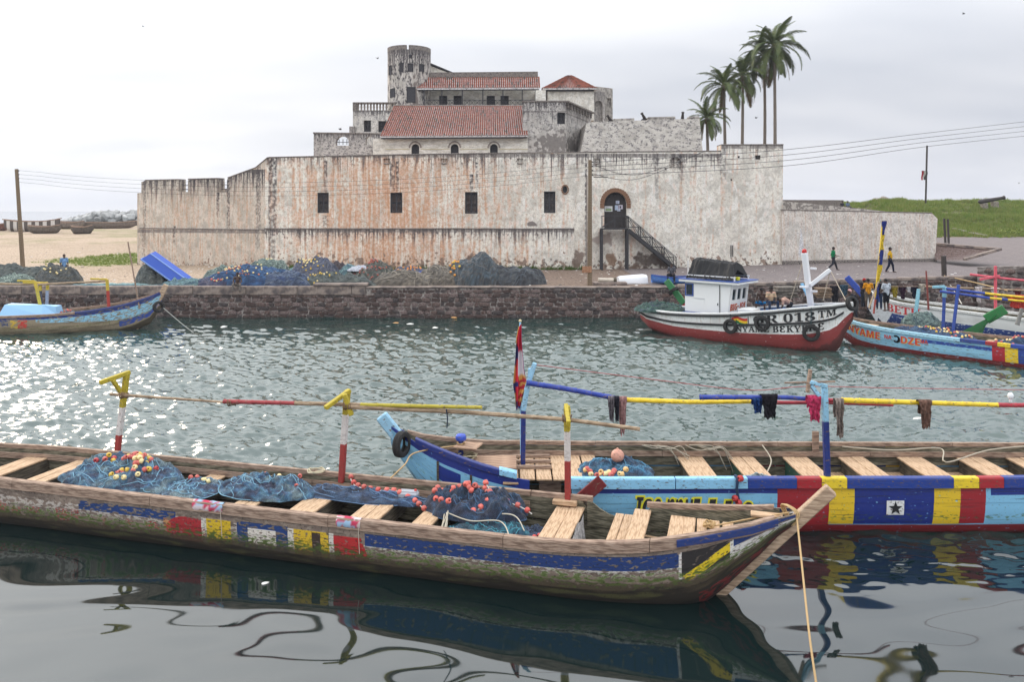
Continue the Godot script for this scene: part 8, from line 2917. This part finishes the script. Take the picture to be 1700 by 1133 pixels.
	for s in [1,-1]: rail(h, s, -1.55,1.55,0.08,0.06,0.0, paint(c8(44,84,170), 0.6), bb)
	# wooden bollard post and the black sign posts
	for q in [[1567,461,1566,425,52.0,0.12, "dark square mooring post at the kerb of the road", "mooring_post", iron], [1570,402,1567,363,70.0,0.08, "tall black wooden post, left one of the pair by the road", "black_post", iron], [1575,402,1573,364,71.5,0.08, "tall black wooden post, right one of the pair by the road", "black_post", iron]]:
		var b := at(q[0], q[1], q[4]); b.y = land(b.x, q[4]) - 0.1
		var t := at(q[2], q[3], q[4])
		g = Geo.new(); g.beam(Vector3.ZERO, t - b, q[5] * 2.0, q[5] * 2.0,0.02, Vector3.BACK)
		solo(q[7], g, q[8], q[6], "post", T(b))
	g = Geo.new()
	var wp := at(1142,440,60.0); wp.y = land(wp.x, 60.0)
	g.bx(0,0.5,0,0.1,1.0,0.1,0.015)
	solo("white_post", g, paint(c8(214,214,212), 0.6), "short white post on the road behind the cabin boat", "post", T(wp))
	# hill: flagpole, cannon, rocks
	var fp := at(1536,334,113.0); fp.y = land(fp.x, 113.0)
	var fo := thing("hill_flagpole", "thin flagpole with a drooping red, white and green flag on the hill", "flag pole", fp)
	g = Geo.new(); g.tube(PackedVector3Array([Vector3(0,-0.3,0), at(1538.5,242,113.0) - fp]), 0.13,8)
	part("pole", g, iron, fo)
	for k in 3:
		rows = []
		for e in 7:
			var row := PackedVector3Array()
			for j in 4:
				var u := (k + j / 3.0) / 3.0
				row.append(at(1538,281,113.0) - fp + Vector3(-u * 0.75 + 0.1 * sin(e * 0.9), -e * 0.22 - (1.0 - u) * 0.2 - 0.25 * u, 0.12 * sin(e * 0.8 + u * 3.0)))
			rows.append(row)
		g = Geo.new(); g.grid(rows)
		part("flag_stripe", g, cloth([c8(50,60,60), c8(214,210,206), c8(180,40,56)][k]), fo)
	var cp := at(1648,334,106.0); cp.y = land(cp.x, 106.0)
	var cn := thing("hill_cannon", "long old cannon pointing right on a stone block on the grassy hill", "cannon", cp)
	g = Geo.new()
	g.lathe(Transform3D(Basis(Vector3(0,0,1), -1.4), Vector3(-0.3,1.15,0)), [Vector2(0.001,-1.75), Vector2(0.12,-1.7), Vector2(0.3,-1.45), Vector2(0.3,-0.6), Vector2(0.25,0.0), Vector2(0.2,1.6), Vector2(0.27,1.68), Vector2(0.27,1.85), Vector2(0.1,1.87), Vector2(0.1,1.4)], 14)
	part("barrel", g, iron, cn)
	for x in [-1.2,0.25]:
		g = Geo.new(); g.box(Transform3D(Basis(Vector3(0,0,1), 0.1), Vector3(x, 0.3,0)), Vector3(0.7,1.3 if x > 0 else 0.8,0.8), 0.06)
		part("stone_block", g, stone_m(), cn)
	rng.seed = 71
	for q in [[1453,334,116,0.8, "broad pale boulder, left one of the pile on the hill crest"], [1466,331,117,0.85, "dark rounded boulder in the middle of the pile on the hill crest"], [1477,334,116,0.7, "small grey boulder, right one of the pile on the hill crest"]]:
		g = Geo.new(); g.ball(Vector3.ZERO, Vector3(q[3], q[3] * 0.7, q[3] * 0.8), 14,9)
		for j in g.v.size(): g.v[j] *= 1.0 + 0.35 * net_noise.get_noise_3d(g.v[j].x + q[0], g.v[j].y, g.v[j].z)
		solo("boulder", g, stone_m(), q[4], "boulder", T(at(q[0], q[1] + 2, q[2])), "boulders on the hill crest")
	for q in [[1660,387,88.0, "left yellow green shrub at the lower edge of the hill"], [1681,387,88.5, "right yellow green shrub at the lower edge of the hill"]]:
		g = Geo.new()
		for k in 90:
			var v := Vector3(rng.randf_range(-1,1), rng.randf_range(0,1), rng.randf_range(-1,1)) * 0.7
			var d := Vector3(rng.randf_range(-1,1), 0.5, rng.randf_range(-1,1)) * 0.22
			g.tri(v - d.cross(Vector3.UP) * 0.4, v + d, v + d.cross(Vector3.UP) * 0.4)
		var b := at(q[0], q[1], q[2]); b.y = land(b.x, q[2])
		solo("shrub", g, std(c8(112,124,40), 0.9), q[3], "shrub", T(b), "shrubs below the hill")
	g = Geo.new()
	for k in 26:
		var f := k / 25.0
		var b := at(lerpf(1580,1635, f), lerpf(372,396, f), 92.0 - 5.0 * f); b.y = land(b.x, -b.z) + 0.1
		g.box(T(b, rng.randf() * 3.0), Vector3(0.5,0.3,0.4) * rng.randf_range(0.6,1.3), 0.08)
	var ed := solo("edging_stones", g, stone_m(), "line of pale edging stones down the side of the hill", "stones", Transform3D())
	ed.set_meta("kind", "stuff")

func stone_m() -> StandardMaterial3D:
	return rough_mat("boulder", [c8(92,86,80), c8(130,122,112), c8(160,150,136), c8(84,80,78)], 0.03,0.6,0.9,3.0)

func build_far() -> void:
	rng.seed = 73
	# breakwater of pale rock beyond the beach
	var g := Geo.new()
	for k in 900:
		var x := rng.randf_range(0.0,1.0)
		var px := lerpf(98.0,300.0, x)
		var hgt := minf(1.0, x * 3.2)
		var d := 215.0 + rng.randf_range(-8,8)
		var yy := lerpf(378.0, lerpf(372.0,354.5, hgt), rng.randf())
		g.col = Color(1,1,1) * rng.randf_range(0.6,1.0)
		g.box(Transform3D(Basis.from_euler(Vector3(rng.randf() * 3, rng.randf() * 3, rng.randf() * 3)), at(px, yy, d)), Vector3(1.7,1.3,1.5) * rng.randf_range(0.5,1.1), 0.2)
	var m := std(c8(186,186,184), 0.9)
	m.vertex_color_use_as_albedo = true
	var bw := solo("breakwater", g, m, "long mound of pale grey rocks beyond the beach", "breakwater")
	bw.set_meta("kind", "stuff")
	# beached canoes
	for q in [[8,100,386,126.0,0.35, c8(206,202,198), "striped black and white canoe lying on the beach at the left", 22.0,10], [45,103,389,120.0,-0.1, c8(96,86,76), "dark low canoe in front of the striped one", 9.0,0], [100,230,380,138.0,0.05, c8(110,98,88), "long brown canoe on the beach near the fort's corner", 13.0,0], [118,156,389,118.0,0.05, c8(84,76,68), "small dark dugout in front of the long brown canoe", 4.0,0], [-40,20,388,128.0,-0.2, c8(110,72,60), "reddish canoe cut by the left edge of the picture", 8.0,0], [75,140,381,136.0,0.12, c8(120,108,98), "grey brown canoe behind the striped one", 9.0,0]]:
		var a := at(q[0], q[2], q[3]); var b := at(q[1], q[2], q[3])
		var len := b.x - a.x
		var h := Hull.new()
		var s: float = 1.9 if q[8] > 0 else 1.25
		h.st = [[-len * 0.5,0.05,0.05, s * 1.08, s * 1.08, s * 0.6], [-len * 0.38,0.6,0.6, s * 1.0, s, 0.15], [-len * 0.15,0.95,0.95, s * 0.92, s * 0.92,0.0], [len * 0.2,0.95,0.95, s * 0.92, s * 0.92,0.0], [len * 0.4,0.55,0.55, s * 1.05, s * 1.05,0.2], [len * 0.5,0.05,0.05, s * 1.16, s * 1.16, s * 0.6]]
		var c := (a + b) * 0.5
		c.y = land(c.x, q[3]) - 0.1
		var o := thing("beached_canoe", q[6], "canoe", c, q[4] * 0.5, "canoes drawn up on the beach")
		if q[8] > 0:
			for k in 15:
				var x0 := lerpf(-len * 0.46, len * 0.46, k / 15.0); var x1 := lerpf(-len * 0.46, len * 0.46, (k + 1) / 15.0)
				for sd in [1,-1]: strake(h, sd, 0.0,0.95, x0, x1, paint(c8(206,202,198) if k % 2 else c8(84,76,72), 0.8), o, "striped_planking", 0.0,0.4)
		else:
			for sd in [1,-1]: strake(h, sd, 0.0,1.0, h.lo(), h.hi(), rough_mat("beach%d" % q[0], [q[5].darkened(0.3), q[5], q[5].lightened(0.15)], 0.03,0.5,0.9,1.0), o, "planking", 0.0,0.5)
		for sd in [1,-1]: rail(h, sd, h.lo() + 0.1, h.hi() - 0.1,0.12,0.14,0.0, old_wood(), o)
		for k in 4: thwart(o, h, lerpf(-len * 0.3, len * 0.3, k / 3.0), 0.35, s * 0.8,1, old_wood())

# ------------------------------------------------------------------ palms
func build_palms() -> void:
	rng.seed = 79
	var fronds := []
	for v in 7:       # from upright to hanging
		var g := Geo.new()
		var pts := []
		var p := Vector3.ZERO
		var ang: float = [1.35,1.05,0.75,0.45,0.1,-0.3,-0.85][v]
		var sag: float = [0.07,0.1,0.125,0.135,0.135,0.11,0.05][v]
		for k in 15:
			pts.append(p)
			p += Vector3(cos(ang), sin(ang), 0.02 * sin(k * 0.5 + v)) * 0.265
			ang -= sag
		var rr := []
		for k in 15: rr.append(lerpf(0.035,0.006, k / 14.0))
		g.col = Color(0.13,0.14,0.05)
		g.tube(PackedVector3Array(pts), rr, 5, false)
		for k in 74:
			var f := 0.1 + 0.9 * k / 73.0
			var i := mini(int(f * 14.0), 13)
			var a: Vector3 = pts[i].lerp(pts[i + 1], f * 14.0 - i)
			var dir: Vector3 = (pts[i + 1] - pts[i]).normalized()
			var up := Vector3(0,0,1).cross(dir).normalized()
			var l := 0.76 * sin(PI * clampf(0.14 + f * 0.8,0,1)) * rng.randf_range(0.75,1.1)
			g.col = Color(0.05,0.085,0.025).lerp(Color(0.11,0.13,0.035), rng.randf()) if v < 6 else Color(0.16,0.11,0.05).lerp(Color(0.1,0.07,0.04), rng.randf())
			for s in [-1,1]:
				var q := (Vector3(0,0, s) * 0.8 + dir * 0.75 + up * (0.25 - 0.3 * rng.randf())).normalized()
				var mid := a + q * l * 0.55
				var tip := a + q * l + Vector3(0,-0.32 * l, 0)
				var w := dir * 0.028
				g.tri(a - w, mid + w, a + w); g.tri(a - w, mid - w, mid + w); g.tri(mid - w, tip, mid + w)
		fronds.append(g.done())
	var lm := std(Color.WHITE, 0.55,0.0,0.4)
	lm.vertex_color_use_as_albedo = true
	lm.backlight_enabled = true; lm.backlight = Color(0.35,0.4,0.12)
	var bark := rough_mat("palmbark", [c8(92,84,76), c8(128,118,106), c8(110,100,90)], 0.06,1.5,0.9,1.5)
	for q in [[1175,252,1173,196,82.0,0.72, "shortest coconut palm beside the gun battery"], [1203,245,1201,142,84.0,0.9, "second coconut palm from the gun battery, with a wide drooping crown"], [1226,245,1233,126,86.0,0.86, "middle coconut palm with a thin loose crown"], [1259,245,1268,92,87.0,1.0, "coconut palm with a curved trunk and browned lower fronds"], [1284,245,1285,76,85.0,1.12, "tallest coconut palm, straight trunk, rightmost of the group"]]:
		var top := at(q[2], q[3], q[4])
		var foot := at(q[0], q[1], q[4])
		var b := Vector3(foot.x, 2.0, foot.z)
		var o := thing("coconut_palm", q[6], "palm tree", b, 0.0, "coconut palms behind the fort")
		var path := PackedVector3Array()
		var rad := []
		for k in 25:
			var f := k / 24.0
			var bend := sin(f * PI) * (0.35 if q[0] == 1259 else 0.12)
			path.append(Vector3((top.x - b.x) * f + bend, (top.y - b.y) * f, 0))
			rad.append(lerpf(0.21,0.13, f) * (1.06 if k % 2 else 1.0))
		var g := Geo.new()
		g.tube(path, rad, 10)
		part("trunk", g, bark, o)
		g = Geo.new()
		for k in 7: g.ball(top - b + Vector3(cos(k * 0.9) * 0.25,-0.28 - 0.08 * (k % 3), sin(k * 0.9) * 0.25), Vector3(0.13,0.16,0.13), 8,6)
		part("coconuts", g, paint(c8(104,84,50), 0.6, false), o)
		for k in 27:
			var v := mini(6, int(k / 27.0 * 7.0))
			var a := k * 2.4 + rng.randf_range(-0.3,0.3)
			part("frond", fronds[v], lm, o, Transform3D(Basis(Vector3.UP, a).scaled(Vector3.ONE * q[5] * rng.randf_range(0.85,1.12)) * Basis(Vector3.RIGHT, rng.randf_range(-0.35,0.35)), top - b + Vector3(0,-0.1,0)))

# ------------------------------------------------------------------ people
func blob(bones: Array, cell: float, soft: float) -> Geo:      # one skin over tapered capsules [a, b, ra, rb]
	var lo := Vector3.ONE * 1e9
	var hi := -lo
	for b in bones:
		var r := maxf(b[2], b[3]) + cell * 2.5
		for p in [b[0], b[1]]:
			lo = lo.min(p - Vector3.ONE * r); hi = hi.max(p + Vector3.ONE * r)
	var n := Vector3i((hi - lo) / cell) + Vector3i.ONE * 2
	var f := PackedFloat32Array(); f.resize(n.x * n.y * n.z); f.fill(1.0)
	for b in bones:
		var a: Vector3 = b[0]
		var e: Vector3 = b[1] - b[0]
		var l2 := maxf(e.length_squared(), 1e-8)
		var r := maxf(b[2], b[3]) + soft + cell * 2.0
		var i0 := Vector3i((a.min(b[1]) - Vector3.ONE * r - lo) / cell).clamp(Vector3i.ZERO, n - Vector3i.ONE)
		var i1 := Vector3i((a.max(b[1]) + Vector3.ONE * r - lo) / cell).clamp(Vector3i.ZERO, n - Vector3i.ONE)
		for z in range(i0.z, i1.z + 1):
			for y in range(i0.y, i1.y + 1):
				var o := (z * n.y + y) * n.x
				for x in range(i0.x, i1.x + 1):
					var p := lo + Vector3(x, y, z) * cell - a
					var t := clampf(p.dot(e) / l2,0.0,1.0)
					var d: float = (p - e * t).length() - lerpf(b[2], b[3], t)
					var c := f[o + x]
					var h := maxf(soft - absf(c - d), 0.0) / soft
					f[o + x] = minf(c, d) - h * h * soft * 0.25
	var g := Geo.new()
	var id := PackedInt32Array(); id.resize(f.size()); id.fill(-1)
	var sx := n.x
	var sy := n.x * n.y
	var corner := [0,1, sx, sx + 1, sy, sy + 1, sy + sx, sy + sx + 1]
	for z in n.z - 1:
		for y in n.y - 1:
			var o := (z * n.y + y) * n.x
			for x in n.x - 1:
				var k := o + x
				var s0 := f[k] < 0.0
				if (f[k + 1] < 0.0) == s0 and (f[k + sx] < 0.0) == s0 and (f[k + sy] < 0.0) == s0 and (f[k + sx + 1] < 0.0) == s0 and (f[k + sy + 1] < 0.0) == s0 and (f[k + sy + sx] < 0.0) == s0 and (f[k + sy + sx + 1] < 0.0) == s0: continue
				var sum := Vector3.ZERO
				var m := 0
				for q in 8:
					for ax in [1,2,4]:
						if q & ax: continue
						var va := f[k + corner[q]]
						var vb := f[k + corner[q | ax]]
						if (va < 0.0) != (vb < 0.0):
							var t := va / (va - vb)
							sum += Vector3((q & 1) + (t if ax == 1 else 0.0), ((q >> 1) & 1) + (t if ax == 2 else 0.0), ((q >> 2) & 1) + (t if ax == 4 else 0.0))
							m += 1
				id[k] = g.v.size()
				g.v.append(lo + (Vector3(x, y, z) + sum / m) * cell)
				g.n.append(Vector3(f[k + 1] - f[k] + f[k + sx + 1] - f[k + sx] + f[k + sy + 1] - f[k + sy], f[k + sx] - f[k] + f[k + sx + 1] - f[k + 1] + f[k + sy + sx] - f[k + sy], f[k + sy] - f[k] + f[k + sy + 1] - f[k + 1] + f[k + sy + sx] - f[k + sx]).normalized())
				g.t.append(Vector2.ZERO); g.c.append(g.col)
	for z in range(1, n.z - 1):
		for y in range(1, n.y - 1):
			for x in range(1, n.x - 1):
				var k := (z * n.y + y) * n.x + x
				var ins := f[k] < 0.0
				for ax in 3:
					var st: int = [1, sx, sy][ax]
					if (f[k + st] < 0.0) == ins: continue
					var u: int = [sx, sy, 1][ax]
					var w: int = [sy, 1, sx][ax]
					var q := [id[k], id[k - u], id[k - u - w], id[k - w]]
					if q.min() < 0: continue
					if not ins: q.reverse()
					for j in [0,2,1,0,3,2]: g.i.append(q[j])
	return g

var hand_mesh: Array
var head_mesh: Array
var hair_mesh: ArrayMesh
func person(label: String, where: Vector3, turn: float, size: float, pose: Dictionary, shirt: Material, legs: Material, opt := {}) -> Node3D:
	if hand_mesh.is_empty():
		var hb := [[Vector3(-0.028,0,0), Vector3(-0.026,-0.085,0), 0.013,0.012], [Vector3(0,0.01,0), Vector3(0,-0.09,0), 0.018,0.013], [Vector3(0.026,0,0), Vector3(0.026,-0.08,0), 0.014,0.012]]
		for k in 4:
			var x := -0.03 + k * 0.02
			var l: float = [0.062,0.078,0.072,0.055][k]
			hb.append([Vector3(x, -0.085,0), Vector3(x * 1.06,-0.085 - l * 0.55,0.01), 0.0095,0.009])
			hb.append([Vector3(x * 1.06,-0.085 - l * 0.55,0.01), Vector3(x * 1.06,-0.085 - l, 0.034), 0.009,0.0075])
		hb.append([Vector3(-0.03,-0.02,0.008), Vector3(-0.058,-0.06,0.026), 0.012,0.01])
		hb.append([Vector3(-0.058,-0.06,0.026), Vector3(-0.056,-0.092,0.038), 0.01,0.008])
		hand_mesh = blob(hb, 0.005,0.006).done().surface_get_arrays(0)
		var fb := [[Vector3(0,0.03,-0.02), Vector3(0,0.04,0.015), 0.082,0.078], [Vector3(0,-0.03,0.02), Vector3(0,-0.075,0.05), 0.06,0.034], [Vector3(0,0.005,0.088), Vector3(0,-0.022,0.108), 0.01,0.016], [Vector3(-0.02,-0.056,0.082), Vector3(0.02,-0.056,0.082), 0.01,0.01], [Vector3(0,-0.05,-0.03), Vector3(0,-0.15,-0.03), 0.056,0.055], [Vector3(-0.03,0.02,0.082), Vector3(0.03,0.02,0.082), 0.012,0.012]]
		for s in [-1,1]: fb.append([Vector3(s * 0.076,0.015,-0.01), Vector3(s * 0.086,-0.025,-0.005), 0.014,0.01])
		head_mesh = blob(fb, 0.009,0.02).done().surface_get_arrays(0)
		hair_mesh = blob([[Vector3(0,0.045,-0.03), Vector3(0,0.055,0.005), 0.087,0.08], [Vector3(0,-0.02,-0.06), Vector3(0,0.03,-0.05), 0.05,0.06]], 0.011,0.02).done()
	var o := thing("person", label, "person", where, turn)
	o.scale = Vector3.ONE * size / 1.7
	var j := {"hip": Vector3(0,0.93,0), "chest": Vector3(0,1.24,0), "neck": Vector3(0,1.42,0), "head": Vector3(0,1.6,0.02), "shl": Vector3(0.175,1.39,0), "ell": Vector3(0.23,1.11,-0.02), "wrl": Vector3(0.24,0.86,0.07), "shr": Vector3(-0.175,1.39,0), "elr": Vector3(-0.23,1.11,-0.02), "wrr": Vector3(-0.24,0.86,0.07),
		"hpl": Vector3(0.09,0.9,0), "knl": Vector3(0.1,0.49,0.02), "anl": Vector3(0.1,0.08,-0.02), "hpr": Vector3(-0.09,0.9,0), "knr": Vector3(-0.1,0.49,0.02), "anr": Vector3(-0.1,0.08,-0.02), "face": Vector3(0,0,1)}
	for k in pose: j[k] = pose[k]
	var skin: Material = rough_mat("skin", [c8(58,40,32), c8(76,54,43), c8(66,46,37)], 0.05,2.0,0.55,0.1)
	var body := [[j.hip, j.chest, 0.125,0.13], [j.chest, j.neck, 0.125,0.06], [j.neck, j.head, 0.055,0.06], [j.shl, j.shr, 0.06,0.06], [j.hpl, j.hpr, 0.1,0.1]]
	var sh := [[j.hip, j.chest, 0.145,0.15], [j.chest, j.chest.lerp(j.neck, 0.8), 0.145,0.075], [j.shl, j.shr, 0.077,0.077]]
	var tr := [[j.hpl, j.hpr, 0.122,0.122], [j.hip, j.hip + (j.chest - j.hip) * 0.15,0.135,0.14]]
	var low: float = opt.get("legs", 1.0)
	for s in ["l", "r"]:
		body.append([j["sh" + s], j["el" + s], 0.05,0.038]); body.append([j["el" + s], j["wr" + s], 0.038,0.026])
		body.append([j["hp" + s], j["kn" + s], 0.082,0.055]); body.append([j["kn" + s], j["an" + s], 0.055,0.036])
		var toe: Vector3 = j.get("to" + s, j["an" + s] + Vector3(0,-0.05,0.15))
		body.append([j["an" + s] + Vector3(0,-0.04,-0.03), toe, 0.036,0.028])
		sh.append([j["sh" + s], j["sh" + s].lerp(j["el" + s], 0.7), 0.068,0.06])
		tr.append([j["hp" + s], j["kn" + s], 0.1,0.075])
		if low > 0.5: tr.append([j["kn" + s], j["kn" + s].lerp(j["an" + s], 0.9), 0.075,0.06])
	var g := blob(body, 0.017,0.05)
	var face: Vector3 = j.face.normalized()
	var fb := Basis.looking_at(-face, Vector3.UP if absf(face.y) < 0.9 else Vector3.BACK)
	g.add(head_mesh, Transform3D(fb, j.head))
	for s in ["l", "r"]:
		var dir: Vector3 = (j["wr" + s] - j["el" + s]).normalized()
		var hx := Vector3.RIGHT if absf(dir.x) < 0.9 else Vector3.BACK
		var hz := hx.cross(-dir).normalized()
		hx = (-dir).cross(hz).normalized()
		g.add(hand_mesh, Transform3D(Basis(hx * (1.0 if s == "l" else -1.0), -dir, hz), j["wr" + s] + dir * 0.015))
	part("body", g, skin, o)
	if shirt: part("shirt", blob(sh, 0.022,0.04), shirt, o)
	part("trousers" if low > 0.5 else "shorts", blob(tr, 0.022,0.03), legs, o)
	part("hair" if not opt.has("cap") else "cap", hair_mesh, opt.get("cap", paint(c8(20,18,18), 0.9, false)), o, Transform3D(fb, j.head))
	return o

func build_people() -> void:
	var V := func(x: float, y: float, z: float) -> Vector3: return Vector3(x, y, z)
	var put := func(px: float, d: float) -> Vector3:
		var p := at(px, 400, d)
		p.y = land(p.x, d) + 0.02
		return p
	var dark := cloth(c8(52,54,62))
	var denim := cloth(c8(52,66,92))
	var walk := {"ell": V.call(0.22,1.12,-0.1), "wrl": V.call(0.2,1.0,0.16), "elr": V.call(-0.23,1.12,0.06), "wrr": V.call(-0.2,1.06,0.3), "knl": V.call(0.1,0.5,0.17), "anl": V.call(0.1,0.09,0.3), "knr": V.call(-0.1,0.48,-0.06), "anr": V.call(-0.1,0.14,-0.4)}
	person("person in a green t-shirt and dark trousers striding along the road", put.call(1383,58.5), 1.45,1.7, walk, cloth(c8(30,140,90)), dark)
	var w2 := walk.duplicate()
	w2.wrl = V.call(0.22,0.86,0.1); w2.wrr = V.call(-0.25,0.87,0.02); w2.elr = V.call(-0.24,1.12,-0.05)
	w2.anl = V.call(0.1,0.09,0.22); w2.anr = V.call(-0.1,0.11,-0.24)
	person("person in a bright yellow t-shirt and navy trousers walking on the road", put.call(1477,55.5), 1.1,1.74, w2, cloth(c8(232,184,40)), cloth(c8(36,42,64)))
	person("person in a light blue shirt standing on the sand behind the net domes", put.call(107,55.5), 0.7,1.72, {}, cloth(c8(120,160,206)), denim)
	var sit := {"hip": V.call(0,0.1,0), "chest": V.call(0,0.4,0.06), "neck": V.call(0,0.57,0.1), "head": V.call(0,0.75,0.14), "shl": V.call(0.18,0.54,0.1), "ell": V.call(0.25,0.28,0.14), "wrl": V.call(0.16,0.2,0.36), "shr": V.call(-0.18,0.54,0.1), "elr": V.call(-0.25,0.28,0.14), "wrr": V.call(-0.16,0.2,0.36),
		"hpl": V.call(0.09,0.1,0.02), "knl": V.call(0.2,0.13,0.44), "anl": V.call(0.22,-0.28,0.46), "hpr": V.call(-0.09,0.1,0.02), "knr": V.call(-0.2,0.13,0.44), "anr": V.call(-0.22,-0.28,0.46), "face": V.call(0,-0.2,1)}
	var p := at(395,478,50.35)
	p.y = 2.04
	person("shirtless person in grey trousers sitting on the quay edge, legs hanging down", p, 0.15,1.72, sit, null, cloth(c8(132,124,118)))
	p = put.call(1115,52.1)
	p.y += 0.52
	person("person in a dark patterned top sitting on the little boat behind the cabin boat", p, -0.3,1.7, sit, rough_mat("pattern", [c8(24,24,30), c8(40,40,50), c8(190,190,196)], 0.09,3.0,0.9,0.1), dark)
	for k in 2:
		p = at(1397 + k * 9,342,96.0)
		p.y = at(0,346,96.0).y
		person(["dark clothed person sitting left on the far rampart slope", "person in a pale top sitting right on the far rampart slope"][k], p, 0.2,1.7, sit, [dark, cloth(c8(120,140,170))][k], dark)
	# on the boats
	var bend := {"hip": V.call(0,0.88,-0.1), "chest": V.call(0,1.05,0.2), "neck": V.call(0,1.08,0.4), "head": V.call(0,1.06,0.56), "shl": V.call(0.18,1.05,0.35), "ell": V.call(0.2,0.78,0.42), "wrl": V.call(0.14,0.56,0.5), "shr": V.call(-0.18,1.05,0.35), "elr": V.call(-0.2,0.78,0.42), "wrr": V.call(-0.14,0.56,0.5), "hpl": V.call(0.09,0.86,-0.1), "hpr": V.call(-0.09,0.86,-0.1), "face": V.call(0,-0.7,0.7)}
	var striped := std(Color.WHITE, 0.9)
	var s := Paint.new(16,64, c8(206,200,180))
	var ones := PackedByteArray(); ones.resize(1024); ones.fill(255)
	for k in 4:
		s.rect(0, k * 16,16, k * 16 + 3, c8(176,52,48), ones, 0)
		s.rect(0, k * 16 + 5,16, k * 16 + 8, c8(44,110,80), ones, 0)
		s.rect(0, k * 16 + 10,16, k * 16 + 13, c8(216,150,60), ones, 0)
	striped.albedo_texture = s.texture()
	tri(striped, Vector3(2,2.6,2))
	var stoop := sit.duplicate()
	stoop.face = V.call(0.1,-0.6,0.8)
	p = at(1278,512,41.2); p.y = at(0,505,41.2).y
	person("person in a striped many coloured shirt bowed over work on the cabin boat", p, 0.1,1.75, stoop, striped, denim)
	p = at(1265,508,42.6); p.y = at(0,506,42.6).y
	person("shirtless person in blue shorts beside the striped shirt on the cabin boat", p, -0.5,1.75, stoop, null, cloth(c8(40,130,190)), {"legs": 0.3})
	p = at(1308,520,41.3); p.y = at(0,532,41.3).y
	person("person in a red and white checked top bent double on the cabin boat", p, -1.4,1.7, bend, rough_mat("check", [c8(150,96,84), c8(206,180,160), c8(120,70,66)], 0.12,4.0,0.9,0.1), dark)
	var stand := {"ell": V.call(0.25,1.12,0.05), "wrl": V.call(0.16,1.02,0.28), "elr": V.call(-0.25,1.12,0.05), "wrr": V.call(-0.16,1.02,0.28), "face": V.call(0,-0.4,1), "head": V.call(0,1.58,0.06)}
	p = at(1441,514,43.2)
	person("person in an orange t-shirt standing with back turned among the canoes", p, PI - 0.2,1.66, stand, cloth(c8(226,152,36)), cloth(c8(120,108,98)), {"legs": 0.3, "cap": paint(c8(24,20,20), 0.9, false)})
	p = at(1471,517,42.4)
	person("person in a pale grey t-shirt and black shorts standing with back turned", p, PI + 0.25,1.72, stand, cloth(c8(196,204,214)), cloth(c8(32,34,42)), {"legs": 0.3})
	person("person in a red cap and dark top half hidden behind the orange t-shirt", at(1433,512,44.4), 0.4,1.66, stand, cloth(c8(54,48,56)), dark, {"cap": cloth(c8(176,40,40))})
	person("person in a teal cap and black top behind the pale grey t-shirt", at(1459,514,44.0), -0.5,1.66, stand, cloth(c8(30,30,36)), denim, {"cap": cloth(c8(40,130,120))})
	p = at(1421,521,42.0); p.y -= 0.35
	person("person in a black jersey and pink cap leaning by the cabin boat's stem", p, -1.9,1.7, {"chest": V.call(0,1.2,0.12), "neck": V.call(0,1.34,0.24), "head": V.call(0,1.5,0.33), "shl": V.call(0.18,1.32,0.22), "shr": V.call(-0.18,1.32,0.22), "ell": V.call(0.24,1.08,0.32), "elr": V.call(-0.24,1.08,0.32), "wrl": V.call(0.16,0.98,0.5), "wrr": V.call(-0.16,0.98,0.5)}, cloth(c8(30,32,44)), dark, {"cap": cloth(c8(220,170,170))})

func build_small() -> void:
	rng.seed = 83
	# birds over the lagoon
	for q in [[1255,196,90, "small dark bird flying between the palms and the fort tower"], [1691,304,90, "small dark bird above the grassy hill at the right edge"], [627,97,95, "small pale bird left of the round tower"], [1599,23,90, "tiny bird high in the sky at the right"], [238,44,110, "tiny bird high in the sky at the left"], [565,215,76, "dark bird perched by the arched screen wall"]]:
		var g := Geo.new()
		g.ball(Vector3.ZERO, Vector3(0.16,0.06,0.06), 8,5)
		for s in [-1,1]:
			g.tri(Vector3(-0.06,0.02,0), Vector3(0.0,0.16, s * 0.3), Vector3(0.08,0.02,0)); g.tri(Vector3(0.0,0.16, s * 0.3), Vector3(-0.05,0.1, s * 0.5), Vector3(0.05,0.14, s * 0.3))
		solo("bird", g, std(c8(60,58,58), 0.8), q[3], "bird", T(at(q[0], q[1], q[2]), rng.randf() * 6.0))
	# scraps floating on the water
	for q in [[657,537, "tan scrap floating near the quay"], [681,537, "white crumpled bag floating near the quay"], [723,544, "thin pale stick floating near the quay"], [441,967, "small white bottle cap floating in front of the near canoe"], [372,543, "white foam scrap floating below the seated person"], [754,529, "orange scrap floating at the foot of the quay"], [1122,554, "white scrap floating beside the cabin boat"], [1526,695, "pale scrap floating beyond the blue canoe"]]:
		var g := Geo.new()
		var b: float = 0.16 if q[1] < 700 else 0.05
		g.ball(Vector3.ZERO, Vector3(b * 1.5, b * 0.35, b), 8,5)
		for j in g.v.size(): g.v[j] *= 1.0 + 0.4 * net_noise.get_noise_3d(g.v[j].x * 9.0 + q[0], g.v[j].y * 9.0, g.v[j].z * 9.0)
		var p := on(q[0], q[1], 0.02)
		p.y = wave(p.x, -p.z) + 0.01
		solo("floating_scrap", g, std(c8(216,214,208) if not "tan" in q[2] and not "orange" in q[2] else c8(200,150,96), 0.6), q[2], "litter", T(p, rng.randf() * 3.0))
